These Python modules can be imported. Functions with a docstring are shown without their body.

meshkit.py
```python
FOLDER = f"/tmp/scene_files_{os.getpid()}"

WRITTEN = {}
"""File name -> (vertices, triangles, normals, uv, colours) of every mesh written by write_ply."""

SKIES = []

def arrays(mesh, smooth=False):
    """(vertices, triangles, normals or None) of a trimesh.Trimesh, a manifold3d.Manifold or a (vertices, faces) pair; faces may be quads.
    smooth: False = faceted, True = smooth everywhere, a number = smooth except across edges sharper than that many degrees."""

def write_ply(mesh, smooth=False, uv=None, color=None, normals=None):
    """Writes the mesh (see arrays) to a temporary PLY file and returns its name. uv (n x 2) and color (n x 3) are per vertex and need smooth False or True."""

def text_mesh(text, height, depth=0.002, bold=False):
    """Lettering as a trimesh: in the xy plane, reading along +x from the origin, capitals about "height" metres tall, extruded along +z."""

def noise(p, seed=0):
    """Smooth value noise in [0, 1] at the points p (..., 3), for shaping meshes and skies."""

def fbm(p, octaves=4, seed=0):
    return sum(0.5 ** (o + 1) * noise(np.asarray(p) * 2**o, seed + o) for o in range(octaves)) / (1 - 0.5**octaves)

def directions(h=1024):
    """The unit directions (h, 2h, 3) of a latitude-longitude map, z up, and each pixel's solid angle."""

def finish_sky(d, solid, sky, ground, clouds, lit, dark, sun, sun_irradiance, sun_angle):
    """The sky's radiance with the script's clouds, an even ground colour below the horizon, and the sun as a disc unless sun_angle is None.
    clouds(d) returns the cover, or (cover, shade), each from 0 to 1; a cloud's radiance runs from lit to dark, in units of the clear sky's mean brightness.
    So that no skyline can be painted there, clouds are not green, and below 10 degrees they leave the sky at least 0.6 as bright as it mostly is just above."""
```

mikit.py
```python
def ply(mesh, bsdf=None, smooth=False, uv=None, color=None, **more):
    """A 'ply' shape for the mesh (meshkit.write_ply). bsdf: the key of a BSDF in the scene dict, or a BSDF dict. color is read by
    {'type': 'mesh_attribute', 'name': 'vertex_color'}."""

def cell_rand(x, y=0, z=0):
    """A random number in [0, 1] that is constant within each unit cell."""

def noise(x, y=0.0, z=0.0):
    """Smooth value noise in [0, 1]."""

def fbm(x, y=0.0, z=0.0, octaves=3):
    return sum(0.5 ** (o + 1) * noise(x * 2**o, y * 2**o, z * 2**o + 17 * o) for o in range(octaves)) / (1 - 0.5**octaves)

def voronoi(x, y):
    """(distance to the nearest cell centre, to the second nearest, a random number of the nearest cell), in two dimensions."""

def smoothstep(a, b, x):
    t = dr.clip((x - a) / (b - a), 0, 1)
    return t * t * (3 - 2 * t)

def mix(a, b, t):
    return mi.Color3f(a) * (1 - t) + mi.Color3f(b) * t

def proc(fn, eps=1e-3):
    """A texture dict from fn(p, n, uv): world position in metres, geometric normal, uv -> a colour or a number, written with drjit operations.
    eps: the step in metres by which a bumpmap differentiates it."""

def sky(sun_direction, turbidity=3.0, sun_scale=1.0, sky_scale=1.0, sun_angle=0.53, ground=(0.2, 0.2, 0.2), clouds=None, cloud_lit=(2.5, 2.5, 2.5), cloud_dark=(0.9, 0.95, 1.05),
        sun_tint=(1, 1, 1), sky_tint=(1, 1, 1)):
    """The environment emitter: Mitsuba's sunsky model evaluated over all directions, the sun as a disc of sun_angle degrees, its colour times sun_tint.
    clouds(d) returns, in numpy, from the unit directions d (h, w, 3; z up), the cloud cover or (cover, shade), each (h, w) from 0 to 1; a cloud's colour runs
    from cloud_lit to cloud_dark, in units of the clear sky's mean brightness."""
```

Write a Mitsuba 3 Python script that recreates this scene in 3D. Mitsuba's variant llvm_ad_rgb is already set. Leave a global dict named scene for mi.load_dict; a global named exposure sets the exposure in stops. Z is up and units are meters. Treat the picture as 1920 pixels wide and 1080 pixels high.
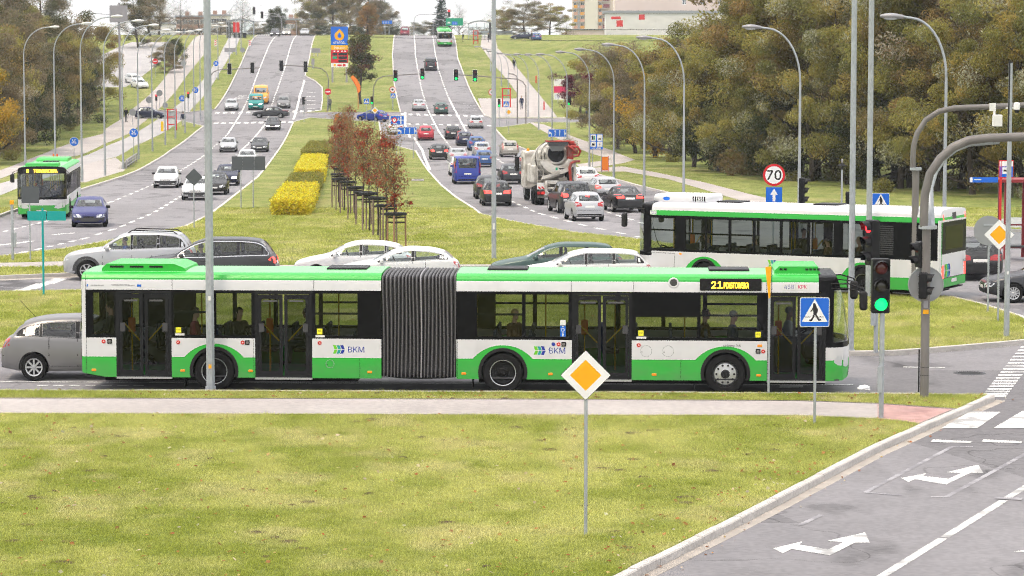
import math, random
import numpy as np, trimesh, manifold3d as m3, mitsuba as mi, mikit, meshkit, drjit as dr
import shapely, shapely.geometry as sg, shapely.ops as so, shapely.affinity as sa
from mikit import noise, fbm, voronoi, cell_rand, smoothstep, mix, proc
PI = math.pi
T4 = mi.ScalarTransform4f
scene, labels = {}, {}
# ---------------------------------------------------------------- camera, sky, exposure
CAM_H, FPX, HORIZON = 7.77, 5000.0, 113.0          # eye height in metres, focal length in pixels of a 1920 wide frame
PITCH = math.atan((540 - HORIZON) / FPX)
FWD = np.array([0, math.cos(PITCH), -math.sin(PITCH)])
UPV = np.array([0, math.sin(PITCH), math.cos(PITCH)])
EYE = np.array([0, 0, CAM_H])
scene['camera'] = {'type': 'perspective', 'fov': math.degrees(2 * math.atan(960 / FPX)), 'fov_axis': 'x', 'near_clip': 1.0, 'far_clip': 6000.0,
                   'to_world': T4().look_at(origin=EYE.tolist(), target=(EYE + FWD * 10).tolist(), up=[0, 0, 1])}
SUN = (-0.45, -0.55, 1.25)
scene['sky'] = mikit.sky(SUN, turbidity=4, sun_scale=0.22, sun_angle=14, clouds=lambda d: (np.ones(d.shape[:2]), 1 - np.clip(d[..., 2], 0, 1) ** .8), cloud_lit=(2.75, 2.72, 2.75), cloud_dark=(1.85, 1.87, 1.95), ground=(0.16, 0.17, 0.13))
exposure = 2.52
rng = np.random.default_rng(7)

# ---------------------------------------------------------------- terrain height and laying out
ZK = np.array([(-200, 0), (90, 0), (110, -.15), (130, -.42), (180, -.95), (230, -1.4), (260, -1.5), (290, -1.05), (320, -.05), (350, 1.15), (385, 3.1), (420, 5.9), (450, 8.3),
               (480, 10.5), (510, 12.0), (540, 12.75), (575, 12.95), (620, 12.9), (1000, 12.6), (6000, 12.6)], float)
from scipy.interpolate import PchipInterpolator
_zp = PchipInterpolator(ZK[:, 0], ZK[:, 1])
ROWS = np.concatenate([[-200, 90], np.arange(96, 260, 12.0), np.arange(260, 600, 6.0), [620, 660, 720, 800, 1000, 1500, 3000]])
ROWZ = _zp(ROWS)
def zy(y): return np.interp(y, ROWS, ROWZ)          # piecewise linear, the same rows as the meshes
def ray(px, py):
    d = FWD + (px - 960) / FPX * np.array([1, 0, 0]) - (py - 540) / FPX * UPV
    return d
def G(px, py, dz=0.0):
    """ground point seen at that place of the photograph"""
    d = ray(px, py)
    ys = np.arange(12.0, 760.0, 0.5)
    t = ys / d[1]
    h = EYE[2] + d[2] * t - (zy(ys) + dz)
    k = np.nonzero(h <= 0)[0]
    if len(k) == 0: y = 545.0
    else:
        k = k[0]
        y = ys[k] if k == 0 else ys[k - 1] + .5 * h[k - 1] / (h[k - 1] - h[k])
    x = d[0] * y / d[1]
    return np.array([x, y, zy(y) + dz])
def GP(pts, dz=0.0): return [tuple(G(a, b, dz)[:2]) for a, b in pts]
def At(px, D, dz=0.0):
    """point standing on the ground at distance D, at that column"""
    d = ray(px, 300)
    return np.array([d[0] * D / d[1], D, zy(D) + dz])
def Hat(px, py, D):
    """point at distance D seen at (px, py)"""
    d = ray(px, py)
    return EYE + d * (D / d[1])

# ---------------------------------------------------------------- scene helpers
def numbered(base, used):
    if base not in used: return base
    i = 1
    while f'{base}_{i:03d}' in used: i += 1
    return f'{base}_{i:03d}'
USED = set()
def thing(name, label, cat, group=None, kind=None):
    k = numbered(name, USED); USED.add(k)
    L = {}
    if kind: L['kind'] = kind
    if label: L['label'] = label
    if cat: L['category'] = cat
    if group: L['group'] = group
    labels[k] = L
    return k
def struct(name, mesh, mat, smooth=False, **kw):
    k = numbered(name, USED); USED.add(k)
    labels[k] = {'kind': 'structure'}
    scene[k] = mikit.ply(mesh, mat, smooth, **kw)
    return k
def M4(loc=(0, 0, 0), rz=0.0, scale=1.0, ry=0.0, rx=0.0):
    m = trimesh.transformations.translation_matrix(loc) @ trimesh.transformations.rotation_matrix(rz, [0, 0, 1])
    if ry: m = m @ trimesh.transformations.rotation_matrix(ry, [0, 1, 0])
    if rx: m = m @ trimesh.transformations.rotation_matrix(rx, [1, 0, 0])
    s = np.diag([*(np.ones(3) * scale), 1.0])
    return m @ s
def put(parent, pname, d, M=None, label=None):
    """enter a ply dict d as a part of parent"""
    k = numbered(f'{parent}__{pname}', scene.keys() | PARTS); PARTS.add(k)
    e = dict(d)
    if M is not None: e['to_world'] = T4(np.asarray(M, float))
    scene[k] = e
    if label: labels[k] = {'label': label}
    return k
PARTS = set()
def part(parent, pname, mesh, mat, smooth=False, M=None, label=None, **kw):
    return put(parent, pname, mikit.ply(mesh, mat, smooth, **kw), M, label)
class Proto:
    """a kind of thing: its parts once, stamped any number of times"""
    def __init__(s): s.items = []
    def add(s, pname, mesh, mat, smooth=False, label=None, **kw): s.items.append((pname, mikit.ply(mesh, mat, smooth, **kw), label)); return s
    def stamp(s, key, M, swap=None, skip=()):
        names = {}
        for i, (pname, d, lab) in enumerate(s.items):
            if pname in skip: continue
            m = d.get('bsdf', {}).get('id')
            if swap and m in swap: d = {**d, 'bsdf': {'type': 'ref', 'id': swap[m]}}
            top, _, sub = pname.partition('__')
            if sub:   # sub-part: of the last made part of that name
                k = put(names[top], sub, d, M, lab)
            else:
                k = put(key, pname, d, M, lab); names[top] = k
def cat(*ms):
    out = []
    for m in ms:
        if m is None: continue
        out += m if isinstance(m, list) else [m]
    return trimesh.util.concatenate(out)
def to_tm(man):
    m = man.to_mesh()
    return trimesh.Trimesh(np.asarray(m.vert_properties)[:, :3], np.asarray(m.tri_verts), process=False)
def to_man(tm):
    return m3.Manifold(m3.Mesh(np.asarray(tm.vertices, np.float32), np.asarray(tm.faces, np.uint32)))
def box(x0, x1, y0, y1, z0, z1):
    b = trimesh.creation.box(extents=[x1 - x0, y1 - y0, z1 - z0])
    b.apply_translation([(x0 + x1) / 2, (y0 + y1) / 2, (z0 + z1) / 2])
    return b
def mbox(x0, x1, y0, y1, z0, z1):
    return m3.Manifold.cube([x1 - x0, y1 - y0, z1 - z0]).translate([x0, y0, z0])
def rbox(x0, x1, y0, y1, z0, z1, r=.02, n=8):
    s = m3.Manifold.sphere(r, n)
    pts = [s.translate([x, y, z]) for x in (x0 + r, x1 - r) for y in (y0 + r, y1 - r) for z in (z0 + r, z1 - r)]
    return to_tm(m3.Manifold.batch_hull(pts))
def tube(pts, rad, n=10, caps=True):
    p = np.asarray(pts, float)
    rad = np.broadcast_to(np.asarray(rad, float), (len(p),))
    t = np.gradient(p, axis=0); t /= np.linalg.norm(t, axis=1, keepdims=True) + 1e-12
    ref = np.array([0, 0, 1.0]) if abs(t[:, 2]).max() < .98 else np.array([.31, .95, .05])
    a = np.cross(t, ref); a /= np.linalg.norm(a, axis=1, keepdims=True) + 1e-12
    b = np.cross(t, a)
    ang = np.arange(n) * 2 * PI / n
    v = (p[:, None] + rad[:, None, None] * (np.cos(ang)[None, :, None] * a[:, None] + np.sin(ang)[None, :, None] * b[:, None])).reshape(-1, 3)
    f = []
    for i in range(len(p) - 1):
        for j in range(n):
            q = [i * n + j, (i + 1) * n + j, (i + 1) * n + (j + 1) % n, i * n + (j + 1) % n]
            f += [[q[0], q[1], q[2]], [q[0], q[2], q[3]]]
    if caps:
        v = np.vstack([v, p[0], p[-1]]); c0, c1 = len(v) - 2, len(v) - 1
        for j in range(n):
            f.append([c0, j, (j + 1) % n]); f.append([c1, (len(p) - 1) * n + (j + 1) % n, (len(p) - 1) * n + j])
    m = trimesh.Trimesh(v, np.array(f), process=False)
    m.fix_normals() if False else None
    return m
def lathe(prof, n=24, axis='z'):
    """profile of (r, z) turned about z, or about y"""
    p = np.asarray(prof, float); ang = np.arange(n) * 2 * PI / n
    v = np.stack([p[:, None, 0] * np.cos(ang), p[:, None, 0] * np.sin(ang), np.broadcast_to(p[:, None, 1], (len(p), n))], -1).reshape(-1, 3)
    f = []
    for i in range(len(p) - 1):
        for j in range(n):
            a, b, c, d = i * n + j, i * n + (j + 1) % n, (i + 1) * n + (j + 1) % n, (i + 1) * n + j
            f += [[a, b, c], [a, c, d]]
    m = trimesh.Trimesh(v, np.array(f), process=False)
    if axis == 'y': m.apply_transform(trimesh.transformations.rotation_matrix(PI / 2, [1, 0, 0]))
    return m
def prism(poly, depth, plane='xy'):
    """shapely polygon, or points, extruded: plane 'xy' up z; 'xz' along +y; 'yz' along +x"""
    if not hasattr(poly, 'geom_type'): poly = sg.Polygon(poly)
    polys = [g for g in getattr(poly, 'geoms', [poly]) if g.geom_type == 'Polygon' and g.area > 1e-9]
    m = trimesh.util.concatenate([trimesh.creation.extrude_polygon(g, depth, engine='earcut') for g in polys])
    if plane == 'xz':
        m.vertices = m.vertices[:, [0, 2, 1]]; m.invert()
    elif plane == 'yz':
        m.vertices = m.vertices[:, [2, 0, 1]]
    return m
def rrect(x0, x1, y0, y1, r=.02):
    return sg.box(x0 + r, y0 + r, x1 - r, y1 - r).buffer(r, quad_segs=3)
def text2d(s, h, bold=False):
    """shapely outline of lettering, origin at its left foot"""
    m = meshkit.text_mesh(s, h, .001, bold)
    return m
def text_on(s, x, y, z, h, depth=.004, bold=False, width=None, face=-1):
    """lettering upright in the xz plane, looking along y (face -1: read from -y)"""
    m = meshkit.text_mesh(s, h, depth, bold)
    if width:
        w = m.bounds[1][0] - m.bounds[0][0]; m.vertices[:, 0] = (m.vertices[:, 0] - m.bounds[0][0]) * width / w
    v = m.vertices.copy()
    if face < 0: m.vertices = np.stack([x + v[:, 0], y - v[:, 2], z + v[:, 1]], 1)
    else: m.vertices = np.stack([x - v[:, 0], y + v[:, 2], z + v[:, 1]], 1)
    m.fix_normals() if False else None
    return m
def grid_tri(poly, cell):
    """triangles of a polygon cut along a grid: (points, faces)"""
    x0, y0, x1, y1 = poly.bounds
    out = []
    xs = np.arange(math.floor(x0 / cell), math.ceil(x1 / cell) + 1) * cell; ys = np.arange(math.floor(y0 / cell), math.ceil(y1 / cell) + 1) * cell
    V, F, n = [], [], 0
    for a, b in zip(xs[:-1], xs[1:]):
        col = poly.intersection(sg.box(a, y0 - 1, b, y1 + 1))
        if col.is_empty: continue
        for c, d in zip(ys[:-1], ys[1:]):
            g = col.intersection(sg.box(a, c, b, d))
            for q in getattr(g, 'geoms', [g]):
                if q.geom_type != 'Polygon' or q.area < 1e-7: continue
                v, f = trimesh.creation.triangulate_polygon(q, engine='earcut')
                V.append(v); F.append(np.asarray(f) + n); n += len(v)
    return np.vstack(V), np.vstack(F)
def sheet(poly, dz, ymin=-200, ymax=3000, skirt=0.0):
    """a polygon of the map laid on the terrain, dz above it, cut along the terrain's rows"""
    V, F, n = [], [], 0
    rows = ROWS[(ROWS > ymin) & (ROWS < ymax)]
    rows = np.concatenate([[ymin], rows, [ymax]])
    for a, b in zip(rows[:-1], rows[1:]):
        g = poly.intersection(sg.box(-4000, a, 4000, b))
        for q in getattr(g, 'geoms', [g]):
            if q.geom_type != 'Polygon' or q.area < 1e-6: continue
            v, f = trimesh.creation.triangulate_polygon(q, engine='earcut')
            f = np.asarray(f)
            e1, e2 = v[f[:, 1]] - v[f[:, 0]], v[f[:, 2]] - v[f[:, 0]]
            neg = e1[:, 0] * e2[:, 1] - e1[:, 1] * e2[:, 0] < 0
            f[neg] = f[neg][:, ::-1]
            V.append(np.column_stack([v, zy(v[:, 1]) + dz])); F.append(f + n); n += len(v)
    V, F = np.vstack(V), np.vstack(F)
    return trimesh.Trimesh(V, F, process=False)
def raise_kerb(poly, z0, z1, seg=None):
    """upright-sided strip of a polygon between two heights over the terrain"""
    top = sheet(poly, z1)
    ms = [top]
    for g in getattr(poly, 'geoms', [poly]):
        if g.geom_type != 'Polygon': continue
        for ring in [g.exterior, *g.interiors]:
            r = np.array(shapely.segmentize(ring, 8.0).coords)
            a, b = r[:-1], r[1:]
            za, zb = zy(a[:, 1]), zy(b[:, 1])
            n = len(a)
            v = np.vstack([np.column_stack([a, za + z0]), np.column_stack([b, zb + z0]), np.column_stack([b, zb + z1]), np.column_stack([a, za + z1])])
            i = np.arange(n)
            f = np.vstack([np.stack([i, i + n, i + 2 * n], 1), np.stack([i, i + 2 * n, i + 3 * n], 1)])
            ms.append(trimesh.Trimesh(v, f, process=False))
    return trimesh.util.concatenate(ms)

# ---------------------------------------------------------------- materials
def rgb(c): return {'type': 'rgb', 'value': list(map(float, c))}
def mat(name, c, rough=.6, metal=0.0, spec=.5, coat=0.0, two=True, **kw):
    p = {'type': 'principled', 'base_color': rgb(c) if isinstance(c, (tuple, list)) else c, 'roughness': rough if not isinstance(rough, (int, float)) else float(rough), 'metallic': float(metal), 'specular': float(spec), **kw}
    if coat: p['clearcoat'] = float(coat); p['clearcoat_gloss'] = .95
    scene[name] = {'type': 'twosided', 'bsdf': p} if two else p
    return name
def flat(name, c):
    scene[name] = {'type': 'twosided', 'bsdf': {'type': 'diffuse', 'reflectance': rgb(c) if isinstance(c, (tuple, list)) else c}}
    return name
def C3(*c): return mi.Color3f(*c)
def asphalt(p, n, uv):
    big = fbm(p.x * .25, p.y * .08, 0, 3); fine = noise(p.x * 14, p.y * 14, 0); mid = fbm(p.x * 1.1, p.y * 1.1, 5, 3)
    v = .19 + .05 * (big - .5) + .035 * (mid - .5) + .035 * (fine - .5)
    crack = smoothstep(.008, .0, dr.abs(fbm(p.x * .3, p.y * .3, 3, 4) - .5)) * smoothstep(.5, .6, noise(p.x * .11, p.y * .11, 8)) * .05
    patch = smoothstep(.62, .64, cell_rand(p.x * .16 + p.y * .05, p.y * .09, 3)) * smoothstep(.5, .52, noise(p.x * .06, p.y * .06, 2)) * .04
    oil = smoothstep(.6, .8, fbm(p.x * .9, p.y * .5, 12, 3)) * .06
    v = v - crack - patch - oil
    return C3(v * 1.02, v * .99, v * 1.045)
mat('m_asphalt', proc(asphalt), .85, spec=.3)
def lawn(p, n, uv):
    a = fbm(p.x * .16, p.y * .16, 0, 4); b = fbm(p.x * 1.3, p.y * .9, 3, 3); c = noise(p.x * 16, p.y * 12, 1); d = noise(p.x * 5, p.y * 3, 4)
    g = mix((.11, .14, .033), (.195, .208, .07), smoothstep(.2, .82, a * .4 + b * .6))
    g = mix(g, C3(.26, .23, .11), smoothstep(.5, .78, fbm(p.x * .45, p.y * .4, 9, 4)) * .45)
    return g * (.6 + .44 * c + .36 * d)
mat('m_lawn', proc(lawn), .95, spec=.15)
def paving(p, n, uv):
    a = fbm(p.x * .6, p.y * .6, 0, 3); c = noise(p.x * 12, p.y * 12, 1)
    return mix((.29, .265, .255), (.38, .355, .34), a) * (.88 + .2 * c)
mat('m_paving', proc(paving), .9, spec=.2)
mat('m_red_paving', proc(lambda p, n, uv: mix((.34, .2, .185), (.42, .28, .26), fbm(p.x * 2, p.y * 2, 0, 3)) * (.85 + .25 * noise(p.x * 9, p.y * 9, 2))), .9, spec=.2)
mat('m_cycle_path', proc(lambda p, n, uv: mix((.27, .265, .27), (.37, .36, .36), fbm(p.x * .5, p.y * .3, 0, 3)) * (.9 + .16 * noise(p.x * 9, p.y * 9, 2))), .9, spec=.2)
mat('m_kerb', proc(lambda p, n, uv: mix((.38, .36, .34), (.55, .525, .5), fbm(p.x * 1.7, p.y * 1.7, p.z * 4, 3)) * (.8 + .28 * noise(p.x * 22, p.y * 22, p.z * 22))), .9, spec=.2)
mat('m_edging', proc(lambda p, n, uv: mix((.1, .09, .085), (.22, .2, .185), fbm(p.x * 3, p.y * 3, 0, 3))), .9)
mat('m_gutter', proc(lambda p, n, uv: mix((.24, .22, .2), (.4, .365, .33), fbm(p.x * 2.5, p.y * 2.5, 0, 4))), .95, spec=.1)
mat('m_marking', proc(lambda p, n, uv: mix((.32, .32, .32), (.6, .6, .59), smoothstep(.25, .5, fbm(p.x * 2.2, p.y * 2.2, 0, 4))) * (.9 + .12 * noise(p.x * 30, p.y * 30, 0))), .8, spec=.2)
mat('m_worn_marking', proc(lambda p, n, uv: mix((.2, .195, .21), (.32, .315, .335), smoothstep(.3, .7, fbm(p.x * 2.6, p.y * 2.6, 7, 4)))), .85, spec=.2)
mat('m_galv', proc(lambda p, n, uv: mix((.33, .36, .385), (.47, .5, .53), fbm(p.x * 6, p.y * 6, p.z * 2.2, 3)) * (.85 + .25 * noise(p.x * 30, p.y * 30, p.z * 14))), .5, metal=.35)
mat('m_brown_steel', proc(lambda p, n, uv: mix((.13, .12, .118), (.24, .225, .215), fbm(p.x * 3, p.y * 3, p.z * 1.4, 3))), .55, metal=.2)
mat('m_white_paint', (.78, .78, .77), .35)
mat('m_grey_paint', (.3, .32, .33), .5)
mat('m_sign_back', (.3, .315, .33), .45, metal=.3)
mat('m_dark_sign_back', (.075, .085, .095), .5)
mat('m_black', (.008, .008, .01), .45, spec=.3)
mat('m_black_matt', (.012, .012, .013), .8, spec=.2)
mat('m_rubber', (.012, .012, .013), .75, spec=.2)
mat('m_sign_white', (.82, .82, .82), .35)
mat('m_sign_blue', (.008, .13, .62), .35)
mat('m_sign_yellow', (.9, .42, .004), .35)
mat('m_sign_red', (.6, .012, .02), .35)
mat('m_sign_green', (.005, .3, .16), .35)
mat('m_teal', (.0, .33, .33), .4)
mat('m_red_frame', (.25, .02, .025), .45)
mat('m_bright_red', (.6, .02, .02), .4)
mat('m_orange', (.85, .22, .02), .5)
mat('m_yellow', (.85, .55, .01), .45)
mat('m_ink', (.01, .01, .012), .6)
scene['m_glass'] = {'type': 'thindielectric', 'int_ior': 1.5, 'specular_transmittance': rgb((.82, .88, .87)), 'specular_reflectance': rgb((.9, .9, .9))}
scene['m_door_glass'] = {'type': 'thindielectric', 'int_ior': 1.45, 'specular_transmittance': rgb((.3, .33, .32)), 'specular_reflectance': rgb((.3, .3, .32))}
scene['m_bus_glass'] = {'type': 'thindielectric', 'int_ior': 1.45, 'specular_transmittance': rgb((.54, .585, .57)), 'specular_reflectance': rgb((.42, .42, .44))}
scene['m_tint_glass'] = {'type': 'thindielectric', 'int_ior': 1.5, 'specular_transmittance': rgb((.2, .21, .22)), 'specular_reflectance': rgb((.9, .9, .9))}
def lamp(name, c, power, base=None):
    """an emitter dict to hang on a mesh"""
    LAMPS[name] = {'type': 'area', 'radiance': rgb([x * power for x in c])}
    mat('m_' + name, base or tuple(min(.8, x * .8 + .02) for x in c), .4)
LAMPS = {}
lamp('green_light', (.0, .8, .11), .55)
lamp('red_light', (1.0, .02, .03), .8)
lamp('led_amber', (1.0, .5, .02), 1.3)
lamp('head_light', (1.0, .95, .85), 2.2)
lamp('brake_light', (1.0, .04, .03), .7)
def lit(parent, pname, mesh, lampname, M=None, label=None):
    return put(parent, pname, mikit.ply(mesh, 'm_' + lampname, False, emitter=LAMPS[lampname]), M, label)
# ================================================================ roads, paths, lawns
def ext(p, q, y):
    """run on from p through q to depth y"""
    p, q = np.array(p), np.array(q); d = q - p
    return tuple(q + d * (y - q[1]) / d[1])
lcl = GP([(487, 66.5), (453, 121), (403, 208), (387, 235), (370, 248), (358, 258), (320, 285), (260, 322), (232, 333), (151, 359), (21, 400), (0, 408), (-200, 455)])
lcr = GP([(-250, 508), (0, 485), (110, 472), (205, 455), (290, 440), (345, 428), (390, 406), (480, 335), (515, 290), (544, 240), (552, 222), (555, 214), (600, 209), (603, 190), (603, 165), (590, 153), (571, 143), (579, 110), (592, 66.5)])
rcl = GP([(741, 66.5), (737, 105), (740, 155), (752, 210), (753, 217), (712, 229), (718, 265), (742, 274), (782, 285), (805, 322), (830, 350), (858, 373), (885, 390), (905, 405), (960, 418), (1080, 440), (1195, 452), (1290, 466), (1335, 482), (1345, 497)])
rcr = GP([(849, 66.5), (857, 110), (872, 150), (907, 217), (922, 237), (950, 267), (992, 285), (1060, 310), (1115, 328), (1200, 352), (1300, 376), (1450, 400), (1600, 415), (1750, 427), (1920, 436), (2300, 450)])
LC = sg.Polygon([ext(lcl[1], lcl[0], 720)] + lcl + lcr + [ext(lcr[-2], lcr[-1], 720)])
RC = sg.Polygon([ext(rcl[1], rcl[0], 720)] + rcl + GP([(1345, 530), (2300, 560)]) + rcr[::-1] + [ext(rcr[1], rcr[0], 720)])
FC = sg.Polygon(GP([(-300, 524), (0, 524), (124, 519), (520, 509), (880, 505), (1345, 500), (2300, 440), (2300, 700), (2000, 640), (1920, 600), (1844, 576), (1789, 563), (1678, 557), (1603, 556), (1540, 552), (600, 550), (153, 550), (0, 553), (-300, 556)]))
NC = sg.Polygon(GP([(-300, 659), (0, 663), (900, 666), (1598, 668), (1678, 667), (1747, 662), (1830, 655), (1920, 647), (2300, 600), (2300, 748), (1858, 748), (1800, 748), (1600, 746.5), (900, 743), (0, 740), (-300, 739)]))
SR = sg.Polygon(GP([(735, 1320), (1205, 1080), (1360, 1001), (1440, 960), (1640, 853), (1750, 803), (1868, 752), (1858, 742), (1858, 700), (2500, 700), (2500, 1320)]))
CS = sg.Polygon(GP([(545, 231), (555, 213), (620, 212), (700, 212), (756, 212), (756, 231), (712, 230), (640, 226), (580, 222)]))
LS = sg.Polygon(GP([(407, 206), (350, 212), (262, 205), (252, 222), (330, 226), (350, 230), (384, 238), (392, 236)]))
RS = sg.Polygon(GP([(903, 216), (925, 223), (1000, 223), (1100, 224), (1100, 231), (1000, 231), (940, 240), (922, 240)]))
ROAD = so.unary_union([LC, RC, FC, NC, SR, CS, LS, RS]).buffer(.02)
KW = .17
world = sg.box(-900, 20, 900, 2900)
kerb = ROAD.buffer(KW, join_style=1).difference(ROAD).intersection(sg.box(-400, 20, 400, 640))
pv = {}
pv['footpath'] = sg.Polygon(GP([(-300, 746), (0, 747), (1000, 749), (1500, 752), (1645, 757), (1645, 786), (1500, 780), (0, 776), (-300, 775)], .12))
pv['crossing_pavement'] = sg.Polygon(GP([(1645, 757), (1730, 763), (1805, 768), (1850, 752), (1850, 790), (1760, 815), (1735, 798), (1690, 790), (1645, 786)], .12))
pv['median_footpath'] = sg.Polygon(GP([(-300, 493), (0, 493), (124, 490), (520, 497), (900, 496), (1300, 494), (1300, 499), (900, 501.5), (520, 503), (124, 500), (0, 501), (-300, 501)], .12))
pv['left_footpath'] = sg.Polygon(GP([(0, 322), (69, 295), (100, 282), (155, 262), (192, 253), (200, 242), (232, 222), (252, 203), (307, 150), (352, 90), (378, 66), (396, 66), (390, 95), (345, 150), (297, 207), (273, 228), (242, 252), (195, 272), (150, 293), (80, 305), (0, 338)]))
pv['left_cycle_path'] = sg.Polygon(GP([(0, 347), (60, 330), (157, 295), (197, 277), (242, 258), (273, 240), (322, 207), (390, 140), (412, 105), (425, 80), (432, 67), (455, 67), (445, 85), (420, 125), (395, 165), (360, 205), (345, 225), (308, 250), (292, 258), (250, 277), (217, 297), (177, 306), (60, 345), (0, 370)]))
pv['left_crossing_pavement'] = sg.Polygon(GP([(152, 297), (177, 306), (217, 298), (236, 313), (233, 323), (200, 333), (160, 345), (150, 345)]))
pv['car_park'] = sg.Polygon(GP([(247, 80), (330, 80), (322, 100), (292, 125), (262, 148), (235, 165), (180, 165), (180, 110)]))
pv['right_footpath'] = sg.Polygon(GP([(905, 66), (901, 88), (925, 122), (953, 153), (970, 177), (968, 186), (896, 186), (907, 217), (925, 222), (1045, 222), (1035, 207), (1010, 177), (990, 153), (967, 125), (933, 92), (925, 66)]))
pv['right_footpath_branch'] = sg.Polygon(GP([(1045, 222), (1100, 221), (1200, 222), (1200, 226), (1045, 226)]))
pv['right_lower_path'] = sg.Polygon(GP([(992, 231), (1020, 235), (1060, 252), (1097, 266), (1150, 285), (1190, 302), (1170, 308), (1147, 312), (1090, 318), (1080, 311), (1147, 301), (1100, 287), (1050, 264), (1010, 243)]))
pv['right_lower_path_branch'] = sg.Polygon(GP([(1080, 318), (1170, 315), (1230, 326), (1320, 345), (1400, 366), (1480, 385), (1460, 392), (1390, 380), (1330, 362), (1250, 338), (1170, 324), (1090, 325)]))
pv['bus_stop_pavement'] = sg.Polygon(GP([(1868, 418), (1890, 412), (2300, 410), (2300, 446), (1920, 434), (1862, 430)]))
rk = ROAD.buffer(KW)
pv = {k: v.buffer(0).difference(rk) for k, v in pv.items()}
allp = so.unary_union(list(pv.values()))
grassland = world.difference(rk).difference(allp.buffer(.01))
struct('road', sheet(ROAD.intersection(world), 0.0), 'm_asphalt')
struct('ground', sheet(sg.box(-2500, -150, 2500, 3000), -.3), 'm_lawn')
near_lawn = grassland
struct('lawn', sheet(near_lawn, .12), 'm_lawn')
for k, g in pv.items():
    struct(k, sheet(g, .124), 'm_red_paving' if k == 'crossing_pavement' else 'm_cycle_path' if k in ('left_cycle_path', 'car_park', 'bus_stop_pavement') else 'm_paving')
edging = pv['footpath'].union(pv['crossing_pavement']).boundary.intersection(sg.box(-16, 55, 16, 63)).buffer(.035).difference(rk)
struct('path_edging', raise_kerb(edging, .0, .135), 'm_edging')
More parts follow.
